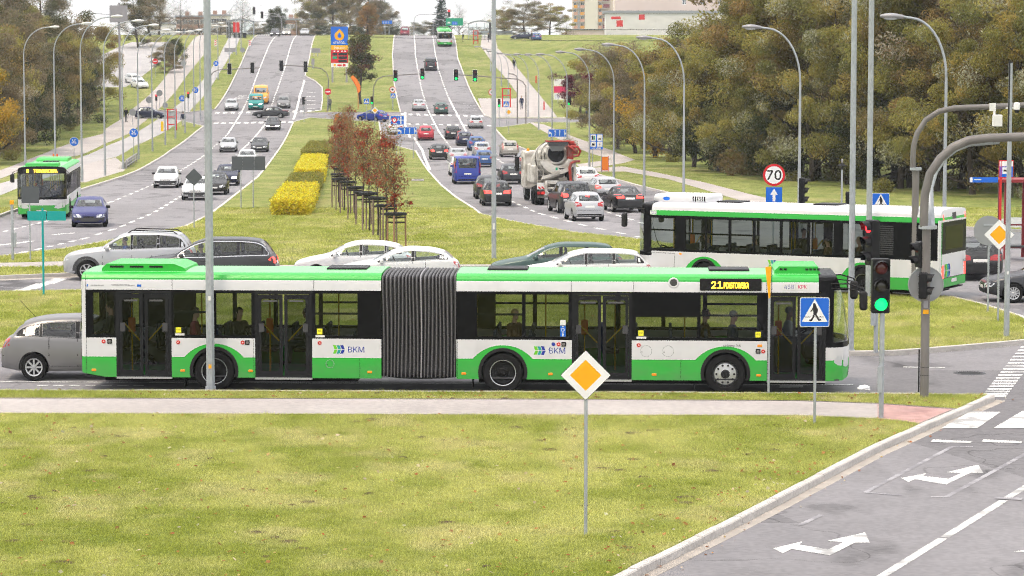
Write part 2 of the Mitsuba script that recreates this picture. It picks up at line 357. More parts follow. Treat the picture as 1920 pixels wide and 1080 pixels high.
# kerbs: far ones as one strip, near ones stone by stone
nearbox = sg.box(-60, 36, 60, 70)
struct('kerb', raise_kerb(kerb.difference(nearbox), -.02, .135), 'm_kerb')
def kerb_stones(line, key, length=1.0, side=1):
    """stones laid along a line of the map, each its own piece"""
    L = sg.LineString(line); n = int(L.length / length)
    pr = rng.random((n, 4))
    for i in range(n):
        a, b = np.array(L.interpolate(i * length + .006).coords[0]), np.array(L.interpolate((i + 1) * length - .006).coords[0])
        d = (b - a) / np.linalg.norm(b - a); nn = np.array([-d[1], d[0]]) * side
        h0 = .128 + .012 * pr[i, 0]; off = .008 * (pr[i, 1] - .5)
        c = .018
        prof = [(0, -.03), (0, h0 - c), (c, h0), (KW - .012, h0), (KW - .002, h0 - .01), (KW - .002, -.03)]
        v = []
        for q in (a, b):
            for s, z in prof: v.append([*(q + nn * (s + off)), z])
        v = np.array(v); m = len(prof); f = []
        for k in range(m):
            k2 = (k + 1) % m
            f += [[k, k2, m + k2], [k, m + k2, m + k]]
        for k in range(1, m - 1): f += [[0, k + 1, k], [m, m + k, m + k + 1]]
        tm = trimesh.Trimesh(v, np.array(f), process=False)
        if tm.volume < 0: tm.invert()
        part(key, 'stone', tm, 'm_kerb')
def near_edges():
    """the lines of road edge inside the near box, longest first"""
    e = ROAD.boundary.intersection(nearbox)
    e = so.linemerge(e) if e.geom_type != 'LineString' else e
    return [g for g in getattr(e, 'geoms', [e]) if g.length > 2]
kk = struct('near_kerb', raise_kerb(kerb.intersection(nearbox).buffer(-.012), -.05, .1), 'm_kerb')
for g in near_edges():
    c = np.array(g.coords)
    t = np.array(g.interpolate(.5).coords[0]); t2 = np.array(g.interpolate(.6).coords[0]); d = (t2 - t) / .1
    left = sg.Point(*(t + .05 * np.array([-d[1], d[0]])))
    vis = g.intersection(sg.Polygon([(-8.2, 36), (8.2, 36), (14.5, 71), (-14.5, 71)]))
    vis = so.linemerge(vis) if vis.geom_type == 'MultiLineString' else vis
    for v in getattr(vis, 'geoms', [vis]):
        if v.geom_type == 'LineString' and v.length > 1: kerb_stones(list(v.coords), kk, 1.0, -1 if ROAD.contains(left) else 1)
# sandy gutter line beside the near side-road kerb
gut = ROAD.intersection(sg.LineString(GP([(1100, 1134), (1205, 1080), (1360, 1001), (1440, 960), (1640, 853), (1750, 803), (1868, 752)])).buffer(.2))
struct('gutter', sheet(gut, .004), 'm_gutter')
gut2 = ROAD.intersection(sg.LineString(GP([(0, 524), (124, 519), (520, 509)])).buffer(.5))
struct('gutter', sheet(gut2, .004), 'm_gutter')
# ---- road markings, each stripe a piece of the road
def mark(poly, name='marking', m='m_marking', dz=.008):
    if poly.is_empty or poly.area < 1e-4: return
    part('road', name, sheet(poly, dz), m)
def dashes(pts, w, on, off, name='lane_stripe', m='m_marking', start=0.0, world_pts=False):
    L = sg.LineString(pts if world_pts else GP(pts)); s = start
    while s < L.length:
        seg = so.substring(L, s, min(s + on, L.length))
        if seg.length > .3: mark(seg.buffer(w / 2, cap_style=2), name, m)
        s += on + off
def solid(pts, w, name='lane_line', m='m_marking'):
    L = sg.LineString(GP(pts)); mark(L.buffer(w / 2, cap_style=2), name, m)
# left carriageway
solid([(523, 66.5), (475, 160)], .17); dashes([(475, 160), (458, 200)], .2, 2, 1.5); solid([(458, 200), (452, 212), (428, 250)], .2)
dashes([(428, 250), (395, 280), (340, 319), (285, 347), (250, 362), (205, 380)], .2, 2, 2)
dashes([(205, 380), (150, 398), (90, 414), (0, 436)], .2, 1, 1)
solid([(558, 66.5), (533, 130)], .17); dashes([(533, 130), (515, 180), (509, 200)], .2, 2, 1.5); solid([(509, 200), (498, 232), (453, 281)], .2)
dashes([(453, 281), (430, 310), (336, 370), (290, 398), (222, 427), (160, 447)], .2, 2, 2); dashes([(160, 447), (60, 470), (0, 480)], .2, 1, 1)
solid([(571, 150), (562, 180), (556, 207), (550, 224)], .3)
solid([(0, 460), (40, 455), (60, 452)], .3); solid([(100, 440), (140, 437)], .3)
# right carriageway
solid([(776, 66.5), (779, 105), (783, 130)], .17); dashes([(783, 130), (790, 165), (803, 207)], .17, 2, 1.2); solid([(803, 207), (822, 245), (834, 262)], .2)
solid([(810, 66.5), (815, 95), (822, 130)], .17); dashes([(822, 130), (842, 185)], .17, 2, 1.2); solid([(842, 185), (856, 212), (876, 250)], .25)
dashes([(876, 250), (915, 285), (950, 310), (985, 330)], .2, 2, 2); dashes([(834, 262), (870, 300), (905, 345), (960, 378), (1010, 400), (1100, 424), (1200, 445)], .2, 2, 2)
dashes([(985, 330), (1060, 365), (1130, 395), (1210, 420)], .2, 2, 2)
solid([(776, 257), (792, 282), (806, 318)], .25); solid([(760, 210), (760, 235), (769, 258)], .25)
for y in (194, 198, 202.5, 207): solid([(868, y), (894, y + .6)], .45, 'rumble_stripe', 'm_worn_marking')
for x, y in ((455, 180), (448, 184)): solid([(x - 8, y), (x + 8, y)], .9, 'lane_arrow')
for i, y in enumerate((174, 180.5, 188, 196, 204)): solid([(575, y), (591, y)], .6, 'lane_arrow')
for x, y in ((540, 175), (900, 250), (905, 258), (900, 236)): solid([(x - 4, y), (x + 4, y)], .8, 'lane_arrow', 'm_worn_marking')
def zebra(p, q, w, n, length, name='zebra_stripe'):
    """n stripes between two points of the photograph, each w metres across and length metres along the road"""
    a, b = np.array(G(*p)[:2]), np.array(G(*q)[:2]); d = (b - a) / np.linalg.norm(b - a); nn = np.array([-.061, 1.0]); nn /= np.linalg.norm(nn)
    for i in range(n):
        c = a + (b - a) * (i + .5) / n
        mark(sg.Polygon([c - d * w / 2 - nn * length / 2, c + d * w / 2 - nn * length / 2, c + d * w / 2 + nn * length / 2, c - d * w / 2 + nn * length / 2]), name)
zebra((400, 212), (602, 208), .55, 14, 3.2); zebra((384, 231.5), (552, 229), .55, 12, 3.0)
zebra((748, 214), (910, 218), .55, 11, 3.2); zebra((745, 232), (925, 236), .5, 12, 2.2)
# near crossings
for x0 in (1778, 1875, 1972, 2069):
    a = GP([(x0 - 12, 803), (x0 + 55, 803), (x0 + 98, 773), (x0 + 42, 771)]); mark(sg.Polygon(a), 'zebra_stripe')
for x0 in (1745, 1840, 1935): mark(sg.Polygon(GP([(x0, 829), (x0 + 74, 831.5), (x0 + 78, 828), (x0 + 4, 824.5)])), 'stop_line_block')
for i in range(19):   # ladder crossing over the near carriageway
    t = i / 18.0; y = 743 - 98 * t ** 1.12; x = 1844 + 76 * t ** 1.15; h = 1.55 - .35 * t
    mark(sg.Polygon(GP([(x - 3, y + h), (x + 42, y + h), (x + 44, y - h), (x - 1, y - h)])), 'zebra_stripe')
for i in range(3): mark(sg.Polygon(GP([(5 + 35 * i, 552 - 10 * i), (32 + 35 * i, 553 - 10.5 * i), (60 + 33 * i, 543 - 10 * i), (33 + 35 * i, 542 - 10 * i)])), 'zebra_stripe')
solid([(0, 538), (70, 542), (160, 543)], .12, 'lane_line', 'm_worn_marking')
dashes([(0, 716), (153, 717), (1440, 722), (1600, 722)], .12, 40, 2)
mark(sg.Polygon(GP([(1462, 716), (1504, 716), (1506, 727), (1462, 728)])), 'stop_line_block')
solid([(1694, 688.5), (1772, 690)], .12, 'lane_line')
for i in range(7): solid([(70 + 30 * i, 723.5), (90 + 30 * i, 723.5)], .14, 'lane_stripe')
solid([(1640, 1090), (1655, 1080), (1768, 1010)], .15, 'lane_line'); solid([(1771, 1008), (1882, 939)], .15, 'lane_line'); solid([(1886, 936), (1990, 872)], .15, 'lane_line')
mark(sg.Polygon(GP([(1862, 936), (1915, 939), (1918, 935), (1866, 933)])), 'lane_line', 'm_worn_marking', .014)
for seg in ([(1622, 924), (1785, 838)], [(1622, 924), (1690, 929)], [(1785, 838), (1825, 838)], [(1775, 932), (1940, 842)], [(1745, 932), (1775, 932)], [(1540, 966), (1500, 985)]):
    solid(seg, .1, 'erased_line', 'm_worn_marking')
def arrow(pts, name='turn_arrow'): mark(sg.Polygon(GP(pts)).buffer(0), name)
arrow([(1689, 897), (1737, 888), (1731, 893), (1778, 898.5), (1803, 887.5), (1776, 886), (1834, 872), (1844, 887.5), (1820, 887), (1774, 909), (1715, 899), (1704, 904.5)])
arrow([(1449, 1029), (1505, 1016), (1499, 1022), (1553, 1031), (1582, 1017), (1551, 1015), (1622, 999), (1631, 1018), (1603, 1018), (1556, 1042), (1484, 1030), (1468, 1038)])
arrow([(1900, 1035), (1935, 1030), (1980, 1034), (1930, 1036)])
# ================================================================ cars
def paint(name, c, metal=.25, rough=.32):
    mat(name, c, rough, metal, coat=.8); return name
for n_, c_, me_ in (('silver', (.46, .47, .49), .45), ('white', (.62, .63, .64), 0), ('black', (.007, .007, .009), 0), ('graphite', (.034, .035, .042), .3), ('grey', (.21, .205, .21), .4), ('blue', (.012, .035, .3), .2), ('navy', (.009, .013, .048), .2),
                    ('indigo', (.03, .035, .16), .2), ('dark_green', (.03, .075, .065), .2), ('teal', (.0, .22, .2), .1), ('red', (.42, .012, .03), .1), ('orange', (.75, .33, .03), 0), ('beige', (.4, .38, .34), .4), ('azure', (.03, .09, .27), .3), ('burgundy', (.28, .03, .06), .1)):
    paint('paint_' + n_, c_, me_)
mat('m_alloy', (.55, .56, .57), .35, .7)
mat('m_trim', (.013, .013, .014), .6, spec=.3)
mat('m_grey_trim', (.05, .05, .054), .6)
mat('m_lamp_clear', (.62, .64, .66), .12, .3, coat=1.0)
mat('m_lamp_red', (.38, .008, .012), .2, coat=1.0)
mat('m_lamp_amber', (.8, .22, .01), .3, coat=.6)
mat('m_plate', (.72, .72, .7), .5)
mat('m_seat', (.02, .021, .024), .9)
mat('m_chrome', (.6, .6, .62), .18, .9)
mat('m_dash', (.03, .03, .032), .8)
KINDS = {
 'hatch': dict(L=4.2, W=.875, H=1.45, top=[(0, .6), (.06, .69), (.35, .8), (.75, .89), (1.08, .955), (1.5, 1.17), (1.95, 1.37), (2.4, 1.445), (3.0, 1.43), (3.5, 1.36), (3.72, 1.28), (4.0, .99), (4.12, .92), (4.2, .72)], belt=[(1.0, .9), (2.2, .93), (3.4, .99), (4.0, 1.0)], cab=(1.08, 1.95, 3.55, 4.02), win=[(1.42, 2.33), (2.43, 3.22), (3.28, 3.62)], wx=(.82, 3.42), r=.315),
 'hatch3': dict(L=4.2, W=.88, H=1.42, top=[(0, .6), (.06, .69), (.35, .8), (.75, .88), (1.15, .95), (1.6, 1.17), (2.05, 1.34), (2.5, 1.415), (3.1, 1.39), (3.5, 1.32), (3.68, 1.26), (4.02, .97), (4.12, .9), (4.2, .7)], belt=[(1.0, .88), (2.2, .92), (3.4, .99), (4.0, 1.0)], cab=(1.15, 2.05, 3.5, 4.02), win=[(1.5, 2.55), (2.66, 3.5)], wx=(.84, 3.4), r=.32),
 'sedan': dict(L=4.55, W=.88, H=1.42, top=[(0, .58), (.06, .68), (.4, .8), (.9, .9), (1.25, .95), (1.7, 1.18), (2.1, 1.35), (2.6, 1.42), (3.1, 1.38), (3.4, 1.28), (3.9, 1.03), (4.2, 1.0), (4.45, .97), (4.55, .74)], belt=[(1.1, .9), (2.4, .93), (3.6, .97), (4.4, .96)], cab=(1.25, 2.1, 3.2, 3.88), win=[(1.6, 2.45), (2.55, 3.3)], wx=(.86, 3.58), r=.32),
 'wagon': dict(L=4.65, W=.885, H=1.46, top=[(0, .6), (.06, .69), (.4, .8), (.85, .89), (1.2, .95), (1.65, 1.18), (2.05, 1.36), (2.6, 1.455), (3.4, 1.45), (4.0, 1.4), (4.2, 1.33), (4.5, .98), (4.6, .88), (4.65, .7)], belt=[(1.1, .9), (2.4, .94), (3.6, .97), (4.5, .98)], cab=(1.2, 2.05, 4.05, 4.5), win=[(1.55, 2.42), (2.52, 3.32), (3.42, 4.12)], wx=(.86, 3.56), r=.32),
 'suv': dict(L=4.6, W=.935, H=1.74, top=[(0, .75), (.06, .88), (.35, 1.0), (.8, 1.08), (1.25, 1.14), (1.65, 1.4), (2.05, 1.62), (2.5, 1.73), (3.3, 1.73), (3.95, 1.68), (4.15, 1.6), (4.48, 1.14), (4.56, 1.02), (4.6, .78)], belt=[(1.1, 1.08), (2.4, 1.1), (3.6, 1.15), (4.5, 1.17)], cab=(1.25, 2.05, 4.0, 4.48), win=[(1.55, 2.42), (2.5, 3.35), (3.45, 4.15)], wx=(.86, 3.58), r=.37),
 'mpv': dict(L=4.28, W=.89, H=1.58, top=[(0, .62), (.06, .74), (.35, .88), (.7, .98), (1.0, 1.05), (1.5, 1.32), (1.95, 1.5), (2.45, 1.575), (3.1, 1.56), (3.6, 1.47), (3.82, 1.38), (4.1, 1.03), (4.2, .92), (4.28, .72)], belt=[(.9, .96), (2.2, 1.0), (3.4, 1.05), (4.1, 1.06)], cab=(1.0, 1.95, 3.65, 4.1), win=[(1.3, 1.48), (1.56, 2.38), (2.5, 3.3), (3.36, 3.78)], wx=(.82, 3.4), r=.325),
 'van': dict(L=5.0, W=.985, H=2.0, top=[(0, .72), (.06, .9), (.4, 1.08), (.75, 1.18), (.98, 1.25), (1.4, 1.62), (1.75, 1.86), (2.3, 1.99), (3.6, 2.0), (4.6, 1.97), (4.82, 1.9), (4.95, 1.2), (4.98, .95), (5.0, .7)], belt=[(.9, 1.15), (2.2, 1.18), (3.6, 1.2), (4.9, 1.2)], cab=(.98, 1.75, 4.8, 4.96), win=[(1.3, 2.2), (2.35, 3.4), (3.5, 4.6)], wx=(.95, 3.95), r=.34),
}
def ring_hull(pts): return pts
class CarShape:
    def __init__(s, k):
        s.k = k; L, W, H = k['L'], k['W'], k['H']
        t = np.array(k['top']); s.zt_ = PchipInterpolator(t[:, 0], t[:, 1])
        b = np.array(k['belt']); s.zs_ = lambda x: np.interp(x, b[:, 0], b[:, 1])
        c0, c1, c2, c3 = k['cab']
        pw = np.array([(0, .70), (.02, .80), (.06, .9), (.14, .965), (.3, 1.0), (.75, 1.0), (.9, .97), (.97, .9), (1, .8)]); pwi = PchipInterpolator(pw[:, 0] * L, pw[:, 1])
        s.w = lambda x: W * pwi(np.clip(x, 0, L))
        boxy = k['H'] > 1.9
        wr = .86 if boxy else (.76 if H > 1.6 else .715)
        tt = np.array([(0, .78), (c0, .80), (c1, wr + .02), ((c1 + c2) / 2, wr + .01), (c2, wr - .01), (c3, (.86 if boxy else .79)), (L + .01, .80)]); tti = PchipInterpolator(tt[:, 0], tt[:, 1])
        s.wt = lambda x: s.w(x) * tti(np.clip(x, 0, L)) / 1.0
        s.zb = lambda x: .2 + .1 * np.clip(1 - x / .5, 0, 1) + .08 * np.clip((x - L + .5) / .5, 0, 1)
    def zs(s, x): return np.minimum(s.zs_(x), s.zt(x) - .05)
    def zt(s, x): return s.zt_(np.clip(x, 0, s.k['L']))
    def sec(s, x, inset=0.0, zlow=None):
        w, wt, zb, zs, zt = s.w(x) - inset, s.wt(x) - inset * 1.2, s.zb(x), s.zs(x), s.zt(x) - inset
        if zlow is not None: zb = zlow
        wt = min(wt, .96 * w)
        zs2 = min(zs, zt - .03)
        e = .075 if zt - zs2 > .25 else .03
        pts = [(0, zb), (.6 * w, zb), (.9 * w, zb + .02), (.975 * w, zb + .1), (w, zb + .26 * (zs2 - zb) + .06), (1.0 * w, zb + .6 * (zs2 - zb)), (.985 * w, zs2 - .07), (.955 * w, zs2)]
        pts += [((.955 * w * (1 - q) + wt * q) + .02 * math.sin(PI * q) * (zt - zs2), zs2 + (zt - e - zs2) * q) for q in (.35, .7, 1.0)]
        pts += [(wt * .93, zt - e * .45), (wt * .75, zt - e * .12), (wt * .4, zt + .005), (0, zt + .01)]
        return np.array(pts)
    def loft(s, xs, inset=0.0, zlow=None):
        rings = []
        for x in xs:
            h = s.sec(x, inset, zlow)
            left = h[1:-1][::-1] * [-1, 1]
            r = np.vstack([h, left]); rings.append(np.column_stack([np.full(len(r), x), r]))
        n = len(rings[0]); v = np.vstack(rings); f = []
        for i in range(len(rings) - 1):
            for j in range(n):
                a, b, c, d = i * n + j, i * n + (j + 1) % n, (i + 1) * n + (j + 1) % n, (i + 1) * n + j
                f += [[a, c, b], [a, d, c]]
        for e, o in ((0, 0), (len(rings) - 1, 1)):
            v = np.vstack([v, rings[e].mean(0)]); c = len(v) - 1
            for j in range(n):
                q = [c, e * n + j, e * n + (j + 1) % n]
                f.append(q if o == 0 else q[::-1])
        m = trimesh.Trimesh(v, np.array(f), process=False)
        if m.volume < 0: m.invert()
        return m
def cast(tm, pts, axis, sign):
    """first hit of rays that run along -sign*axis onto the mesh, from outside; pts: the two other coordinates"""
    tri = tm.triangles
    o = [a for a in range(3) if a != axis]
    A, B, C = tri[:, 0][:, o], tri[:, 1][:, o], tri[:, 2][:, o]
    den = (B[:, 0] - A[:, 0]) * (C[:, 1] - A[:, 1]) - (B[:, 1] - A[:, 1]) * (C[:, 0] - A[:, 0])
    ok = np.abs(den) > 1e-10
    A, B, C, den, tr = A[ok], B[ok], C[ok], den[ok], tri[ok]
    P = np.asarray(pts)[:, None, :]
    u = ((P[..., 0] - A[:, 0]) * (C[:, 1] - A[:, 1]) - (P[..., 1] - A[:, 1]) * (C[:, 0] - A[:, 0])) / den
    v = ((B[:, 0] - A[:, 0]) * (P[..., 1] - A[:, 1]) - (B[:, 1] - A[:, 1]) * (P[..., 0] - A[:, 0])) / den
    h = tr[:, 0, axis] + u * (tr[:, 1, axis] - tr[:, 0, axis]) + v * (tr[:, 2, axis] - tr[:, 0, axis])
    inside = (u >= -1e-6) & (v >= -1e-6) & (u + v <= 1 + 1e-6)
    h = np.where(inside, h * sign, -1e9).max(1)
    return np.where(h > -1e8, h * sign, np.nan)
def decal(tm, poly, axis, sign, off=.004, thick=.006, cell=.09):
    """a thin piece that lies on the body where the polygon, seen along the axis, falls"""
    if isinstance(poly, (list, np.ndarray)): poly = sg.Polygon(poly)
    poly = poly.buffer(0)
    V, F = grid_tri(poly, cell)
    h = cast(tm, V, axis, sign)
    bad = np.isnan(h)
    if bad.all(): return None
    if bad.any():
        good = np.nonzero(~bad)[0]
        for i in np.nonzero(bad)[0]: h[i] = h[good[np.argmin(((V[good] - V[i]) ** 2).sum(1))]]
    o = [a for a in range(3) if a != axis]
    def lay(d):
        p = np.zeros((len(V), 3)); p[:, o] = V; p[:, axis] = h + sign * d; return p
    top = lay(off); e1, e2 = top[F[:, 1]] - top[F[:, 0]], top[F[:, 2]] - top[F[:, 0]]
    n = np.cross(e1, e2)[:, axis] * sign
    F = np.where((n < 0)[:, None], F[:, ::-1], F)
    m = trimesh.Trimesh(top, F, process=False); m.merge_vertices()
    return m
def wheel_parts(P, x, y, r, side, w=.2, spokes=7, alloy=True, name='wheel'):
    """tyre and rim; the axle along y, the face on the side given"""
    ty = lathe([(r * .64, -w / 2), (r * .9, -w / 2), (r * .985, -w / 2 + .03), (r, -w / 2 + .07), (r, w / 2 - .07), (r * .985, w / 2 - .03), (r * .9, w / 2), (r * .66, w / 2), (r * .62, w / 2 - .04), (r * .6, 0)], 28, 'y')
    rr = r * .66; face = side * (w / 2 - .015)
    disc = lathe([(0, 0), (rr * .93, 0), (rr, .012), (rr, -.05)], 28); disc.vertices[:, 2] *= 1
    ms = [lathe([(rr * .84, .0), (rr * .86, .022), (rr, .03), (rr, -.02)], 28)]
    for i in range(spokes):
        a = 2 * PI * i / spokes
        b = box(rr * .12, rr * .9, -rr * .1, rr * .1, 0, .02); b.apply_transform(trimesh.transformations.rotation_matrix(a, [0, 0, 1])); ms.append(b)
    ms.append(lathe([(0, .035), (rr * .14, .035), (rr * .2, .02), (rr * .2, 0)], 16))
    rim = trimesh.util.concatenate(ms)
    back = lathe([(0, 0), (rr, 0)], 24)
    for m in (rim, back):
        m.apply_transform(trimesh.transformations.rotation_matrix(-PI / 2 * side, [1, 0, 0])); m.apply_translation([0, face - side * .02, 0])
    back.apply_translation([0, -side * .02, 0])
    for m in (ty, rim, back): m.apply_translation([x, y, r])
    P.add(name, ty, 'm_rubber', 40)
    P.add(name + '__rim', rim, 'm_alloy' if alloy else 'm_grey_paint', 35)
    P.add(name + '__brake_disc', back, 'm_black')
def poly_side(S, x0, x1, dlo):
    return dlo.intersection(sg.Polygon([(x0, 0), (x1, 0), (x1 - .0, 3), (x0 + .0, 3)]))
def car_proto(kind, tint_rear=False, tail='corner', trim=False, rails=False, alloy=True, spokes=7, lamps='plain', dark_plate=False, plate='', chrome_dlo=False, arches=False, antenna=False, roof_glass=False, driver_red=False):
    k = KINDS[kind]; S = CarShape(k); L, W, H = k['L'], k['W'], k['H']; c0, c1, c2, c3 = k['cab']
    xs = np.unique(np.concatenate([np.linspace(0, .3, 7), np.linspace(.3, c0, 7), np.linspace(c0, c1, 7), np.linspace(c1, c2, 12), np.linspace(c2, c3, 8), np.linspace(c3, L, 7)]))
    body = S.loft(xs); P = Proto()
    # daylight opening of the side
    X = np.linspace(c0 + .05, c3 - .02, 80)
    lo = np.array([S.zs(x) + .035 for x in X]); hi = np.array([S.zt(x) - .075 - .045 for x in X])
    okk = hi > lo + .02
    Xo, lo, hi = X[okk], lo[okk], hi[okk]
    dlo = sg.Polygon(list(zip(Xo, lo)) + list(zip(Xo[::-1], hi[::-1]))).buffer(0)
    wins = [poly_side(S, a, b, dlo) for a, b in k['win']]
    wins = [max(getattr(w, 'geoms', [w]), key=lambda g: g.area).buffer(-.02).buffer(.02) for w in wins if not w.is_empty]
    wins = [max(getattr(w, 'geoms', [w]), key=lambda g: g.area) for w in wins if not w.is_empty and w.area > .01]
    zf0, zf1 = S.zt(c0) + .03, S.zt(c1) - .06
    ws = [(-S.wt(c0) * 1.0 + .03, zf0), (S.wt(c0) - .03, zf0), (S.wt(c1) - .09, zf1), (-S.wt(c1) + .09, zf1)]
    zr0, zr1 = S.zt(c3) + .04, S.zt(c2) - .05
    rs = [(-S.wt(c3) + .09, zr0), (S.wt(c3) - .09, zr0), (S.wt(c2) - .08, zr1), (-S.wt(c2) + .08, zr1)]
    rsp = sg.Polygon(rs).buffer(-.03).buffer(.03)
    wsp = sg.Polygon(ws)
    man = to_man(body)
    cx = np.unique(np.concatenate([np.linspace(c0 + .12, c1, 6), np.linspace(c1, c2, 8), np.linspace(c2, c3 - .1, 5)]))
    cav = to_man(S.loft(cx, .06, .5))
    shell = man - cav
    for w in wins: shell = shell - to_man(prism(w.buffer(-.004), 3, 'xz').apply_translation([0, -1.5, 0]))
    shell = shell - to_man(prism(wsp.buffer(-.004), c1 - c0 + .25, 'yz').apply_translation([c0 - .1, 0, 0]))
    shell = shell - to_man(prism(rsp.buffer(-.004), c3 - c2 + .3, 'yz').apply_translation([c2 - .05, 0, 0]))
    r = k['r']
    for wx in k['wx']:
        cyl = m3.Manifold.cylinder(.34, r + .045, r + .045, 28).rotate([90, 0, 0])
        for sgn in (1, -1): shell = shell - cyl.translate([wx, sgn * (W - .12) + .17, r])
    tmb = to_tm(shell)
    flipx = np.diag([-1.0, 1, 1, 1]); flipx[0, 3] = L / 2
    items = []
    def A(pn, m, mt, sm=False, lab=None):
        if m is None: return
        m = m.copy(); m.vertices = m.vertices * [-1, 1, 1] + [L / 2, 0, 0]; m.faces = m.faces[:, ::-1]
        P.add(pn, m, mt, sm, lab)
    A('body', tmb, 'm_paint', 32)
    for i, w in enumerate(wins):
        gm = 'm_tint_glass' if tint_rear and i > 0 else 'm_glass'
        for sgn in (1, -1): A('side_window', decal(body, w, 1, sgn, -.012, cell=.15), gm, True)
    pill = dlo.buffer(.012).difference(so.unary_union(wins).buffer(.003))
    for g in getattr(pill, 'geoms', [pill]):
        if g.geom_type == 'Polygon' and g.area > .004:
            for sgn in (1, -1): A('window_frame', decal(body, g, 1, sgn, .003, cell=.2), 'm_black')
    if chrome_dlo:
        ring = dlo.buffer(.04).difference(dlo.buffer(.012))
        for sgn in (1, -1): A('chrome_strip', decal(body, ring, 1, sgn, .005, cell=.2), 'm_chrome')
    A('windscreen', decal(body, wsp, 0, -1, -.012, cell=.2), 'm_glass', True)
    A('rear_window', decal(body, rsp, 0, 1, -.012, cell=.2), 'm_tint_glass' if tint_rear else 'm_glass', True)
    # front: lamps, grille, plate
    zh = S.zt(.12) - .02
    for sgn in (1, -1):
        hp = np.array([(.38, zh - .2), (.52, zh - .21), (.74, zh - .16), (.77, zh - .07), (.62, zh - .055), (.4, zh - .1)]) * [W / .88, 1]
        hp = sg.Polygon(hp * [sgn, 1]).buffer(.015)
        A('headlight', decal(body, hp, 0, -1, .005, cell=.07), 'm_lamp_clear', True)
    A('grille', decal(body, sg.Polygon([(-.32, zh - .18), (.32, zh - .18), (.36, zh - .07), (-.36, zh - .07)]), 0, -1, .004), 'm_black')
    A('lower_grille', decal(body, rrect(-.6, .6, .3, .42, .03), 0, -1, .004), 'm_trim')
    A('number_plate', decal(body, sg.box(-.26, .44, .26, .54), 0, -1, .014), 'm_black' if dark_plate else 'm_plate')
    if trim:
        A('bumper', decal(body, rrect(-W * .9, W * .9, .3, .5, .03), 0, -1, .02, cell=.1), 'm_grey_trim', True); A('bumper', decal(body, rrect(-W * .9, W * .9, .3, .52, .03), 0, 1, .02, cell=.1), 'm_grey_trim', True)
    # rear: lamps, plate, bumper line
    zr = S.zt(c3)
    for sgn in (1, -1):
        if tail == 'corner': tp = np.array([(.44, zr - .2), (.7, zr - .23), (.8, zr - .16), (.77, zr + .0), (.6, zr - .02), (.46, zr - .07)])
        elif tail == 'tall': tp = np.array([(.66, zr - .3), (.8, zr - .3), (.78, zr + .1), (.68, zr + .3), (.62, zr + .3), (.64, zr)])
        elif tail == 'pillar': tp = np.array([(.72, zr - .3), (.84, zr - .3), (.84, zr + .45), (.77, zr + .5), (.73, zr + .2)])
        else: tp = np.array([(.34, zr - .22), (.72, zr - .24), (.8, zr - .12), (.77, zr - .04), (.5, zr - .05), (.36, zr - .1)])
        tp = tp * [W / .88, 1]
        A('tail_light', decal(body, sg.Polygon(tp * [sgn, 1]).buffer(.012), 0, 1, .006, cell=.07), 'm_lamp_red', True)
    A('number_plate', decal(body, sg.box(-.26, zr - .3, .26, zr - .19) if kind != 'van' else sg.box(-.26, zr - .42, .26, zr - .31), 0, 1, .014), 'm_plate')
    A('rear_bumper_trim', decal(body, rrect(-.68, .68, .3, .38, .03), 0, 1, .006), 'm_trim')
    A('tailgate_seam', decal(body, sg.box(-W * .86, .565, W * .86, .58), 0, 1, .003), 'm_black')
    # side: seams, handles, sills, mirrors
    for sgn in (1, -1):
        xd = [k['win'][0][0] - .12] + [(a[1] + b[0]) / 2 for a, b in zip(k['win'][:-1], k['win'][1:])][:2]
        xd = [x for x in xd if x < k['wx'][1] - r]
        for x in xd + [min(k['wx'][1] - r - .05, xd[-1] + .9)]:
            A('door_seam', decal(body, sg.box(x - .009, .33, x + .009, S.zs(x) + .02), 1, sgn, .002, cell=.3), 'm_black')
        for x in xd[1:]:
            zz = S.zs(x) - .12; hb = rbox(x - .27, x - .09, sgn * (S.w(x) * .985) - .022, sgn * (S.w(x) * .985) + .022, zz - .017, zz + .017, .012, 6); A('door_handle', hb, 'm_black' if trim else 'm_paint', 30)
        A('sill', decal(body, sg.box(k['wx'][0] + r + .07, .215, k['wx'][1] - r - .07, .33), 1, sgn, .006, cell=.4), 'm_grey_trim' if trim or arches else 'm_trim')
        xm = k['win'][0][0] + .06; zm = S.zs(xm)
        mir = rbox(xm - .07, xm + .05, sgn * (W + .03) - .1, sgn * (W + .03) + .1, zm - .01, zm + .13, .035, 8); A('mirror', mir, 'm_trim' if trim else 'm_paint', 40)
        if arches:
            for wx in k['wx']:
                ar = sg.Point(wx, r).buffer(r + .14, quad_segs=10).difference(sg.Point(wx, r).buffer(r + .05, quad_segs=10)).intersection(sg.box(wx - 1, .24, wx + 1, 2))
                A('arch_trim', decal(body, ar, 1, sgn, .012, cell=.2), 'm_grey_trim')
        if rails:
            zz = H + .03; yy = sgn * (W * .62); A('roof_rail', tube([(c1 + .25, yy, S.zt(c1 + .25) - .02), (c1 + .4, yy, S.zt(c1 + .4) + .05), (c2 - .1, yy, S.zt(c2 - .1) + .05), (c2 + .05, yy, S.zt(c2 + .05) - .02)], .022, 6), 'm_black')
    # cabin
    xf = (c0 + c1) / 2 + .75; zs0 = .5
    for sgn in (1, -1):
        st = cat(rbox(xf - .25, xf + .25, sgn * .36 - .23, sgn * .36 + .23, zs0 - .05, zs0 + .12, .05), rbox(xf + .2, xf + .34, sgn * .36 - .23, sgn * .36 + .23, zs0, S.zs(xf) + .14, .05), rbox(xf + .22, xf + .31, sgn * .36 - .12, sgn * .36 + .12, S.zs(xf) + .16, S.zs(xf) + .32, .04)); A('seat', st, 'm_seat', 40)
    xb = xf + .85
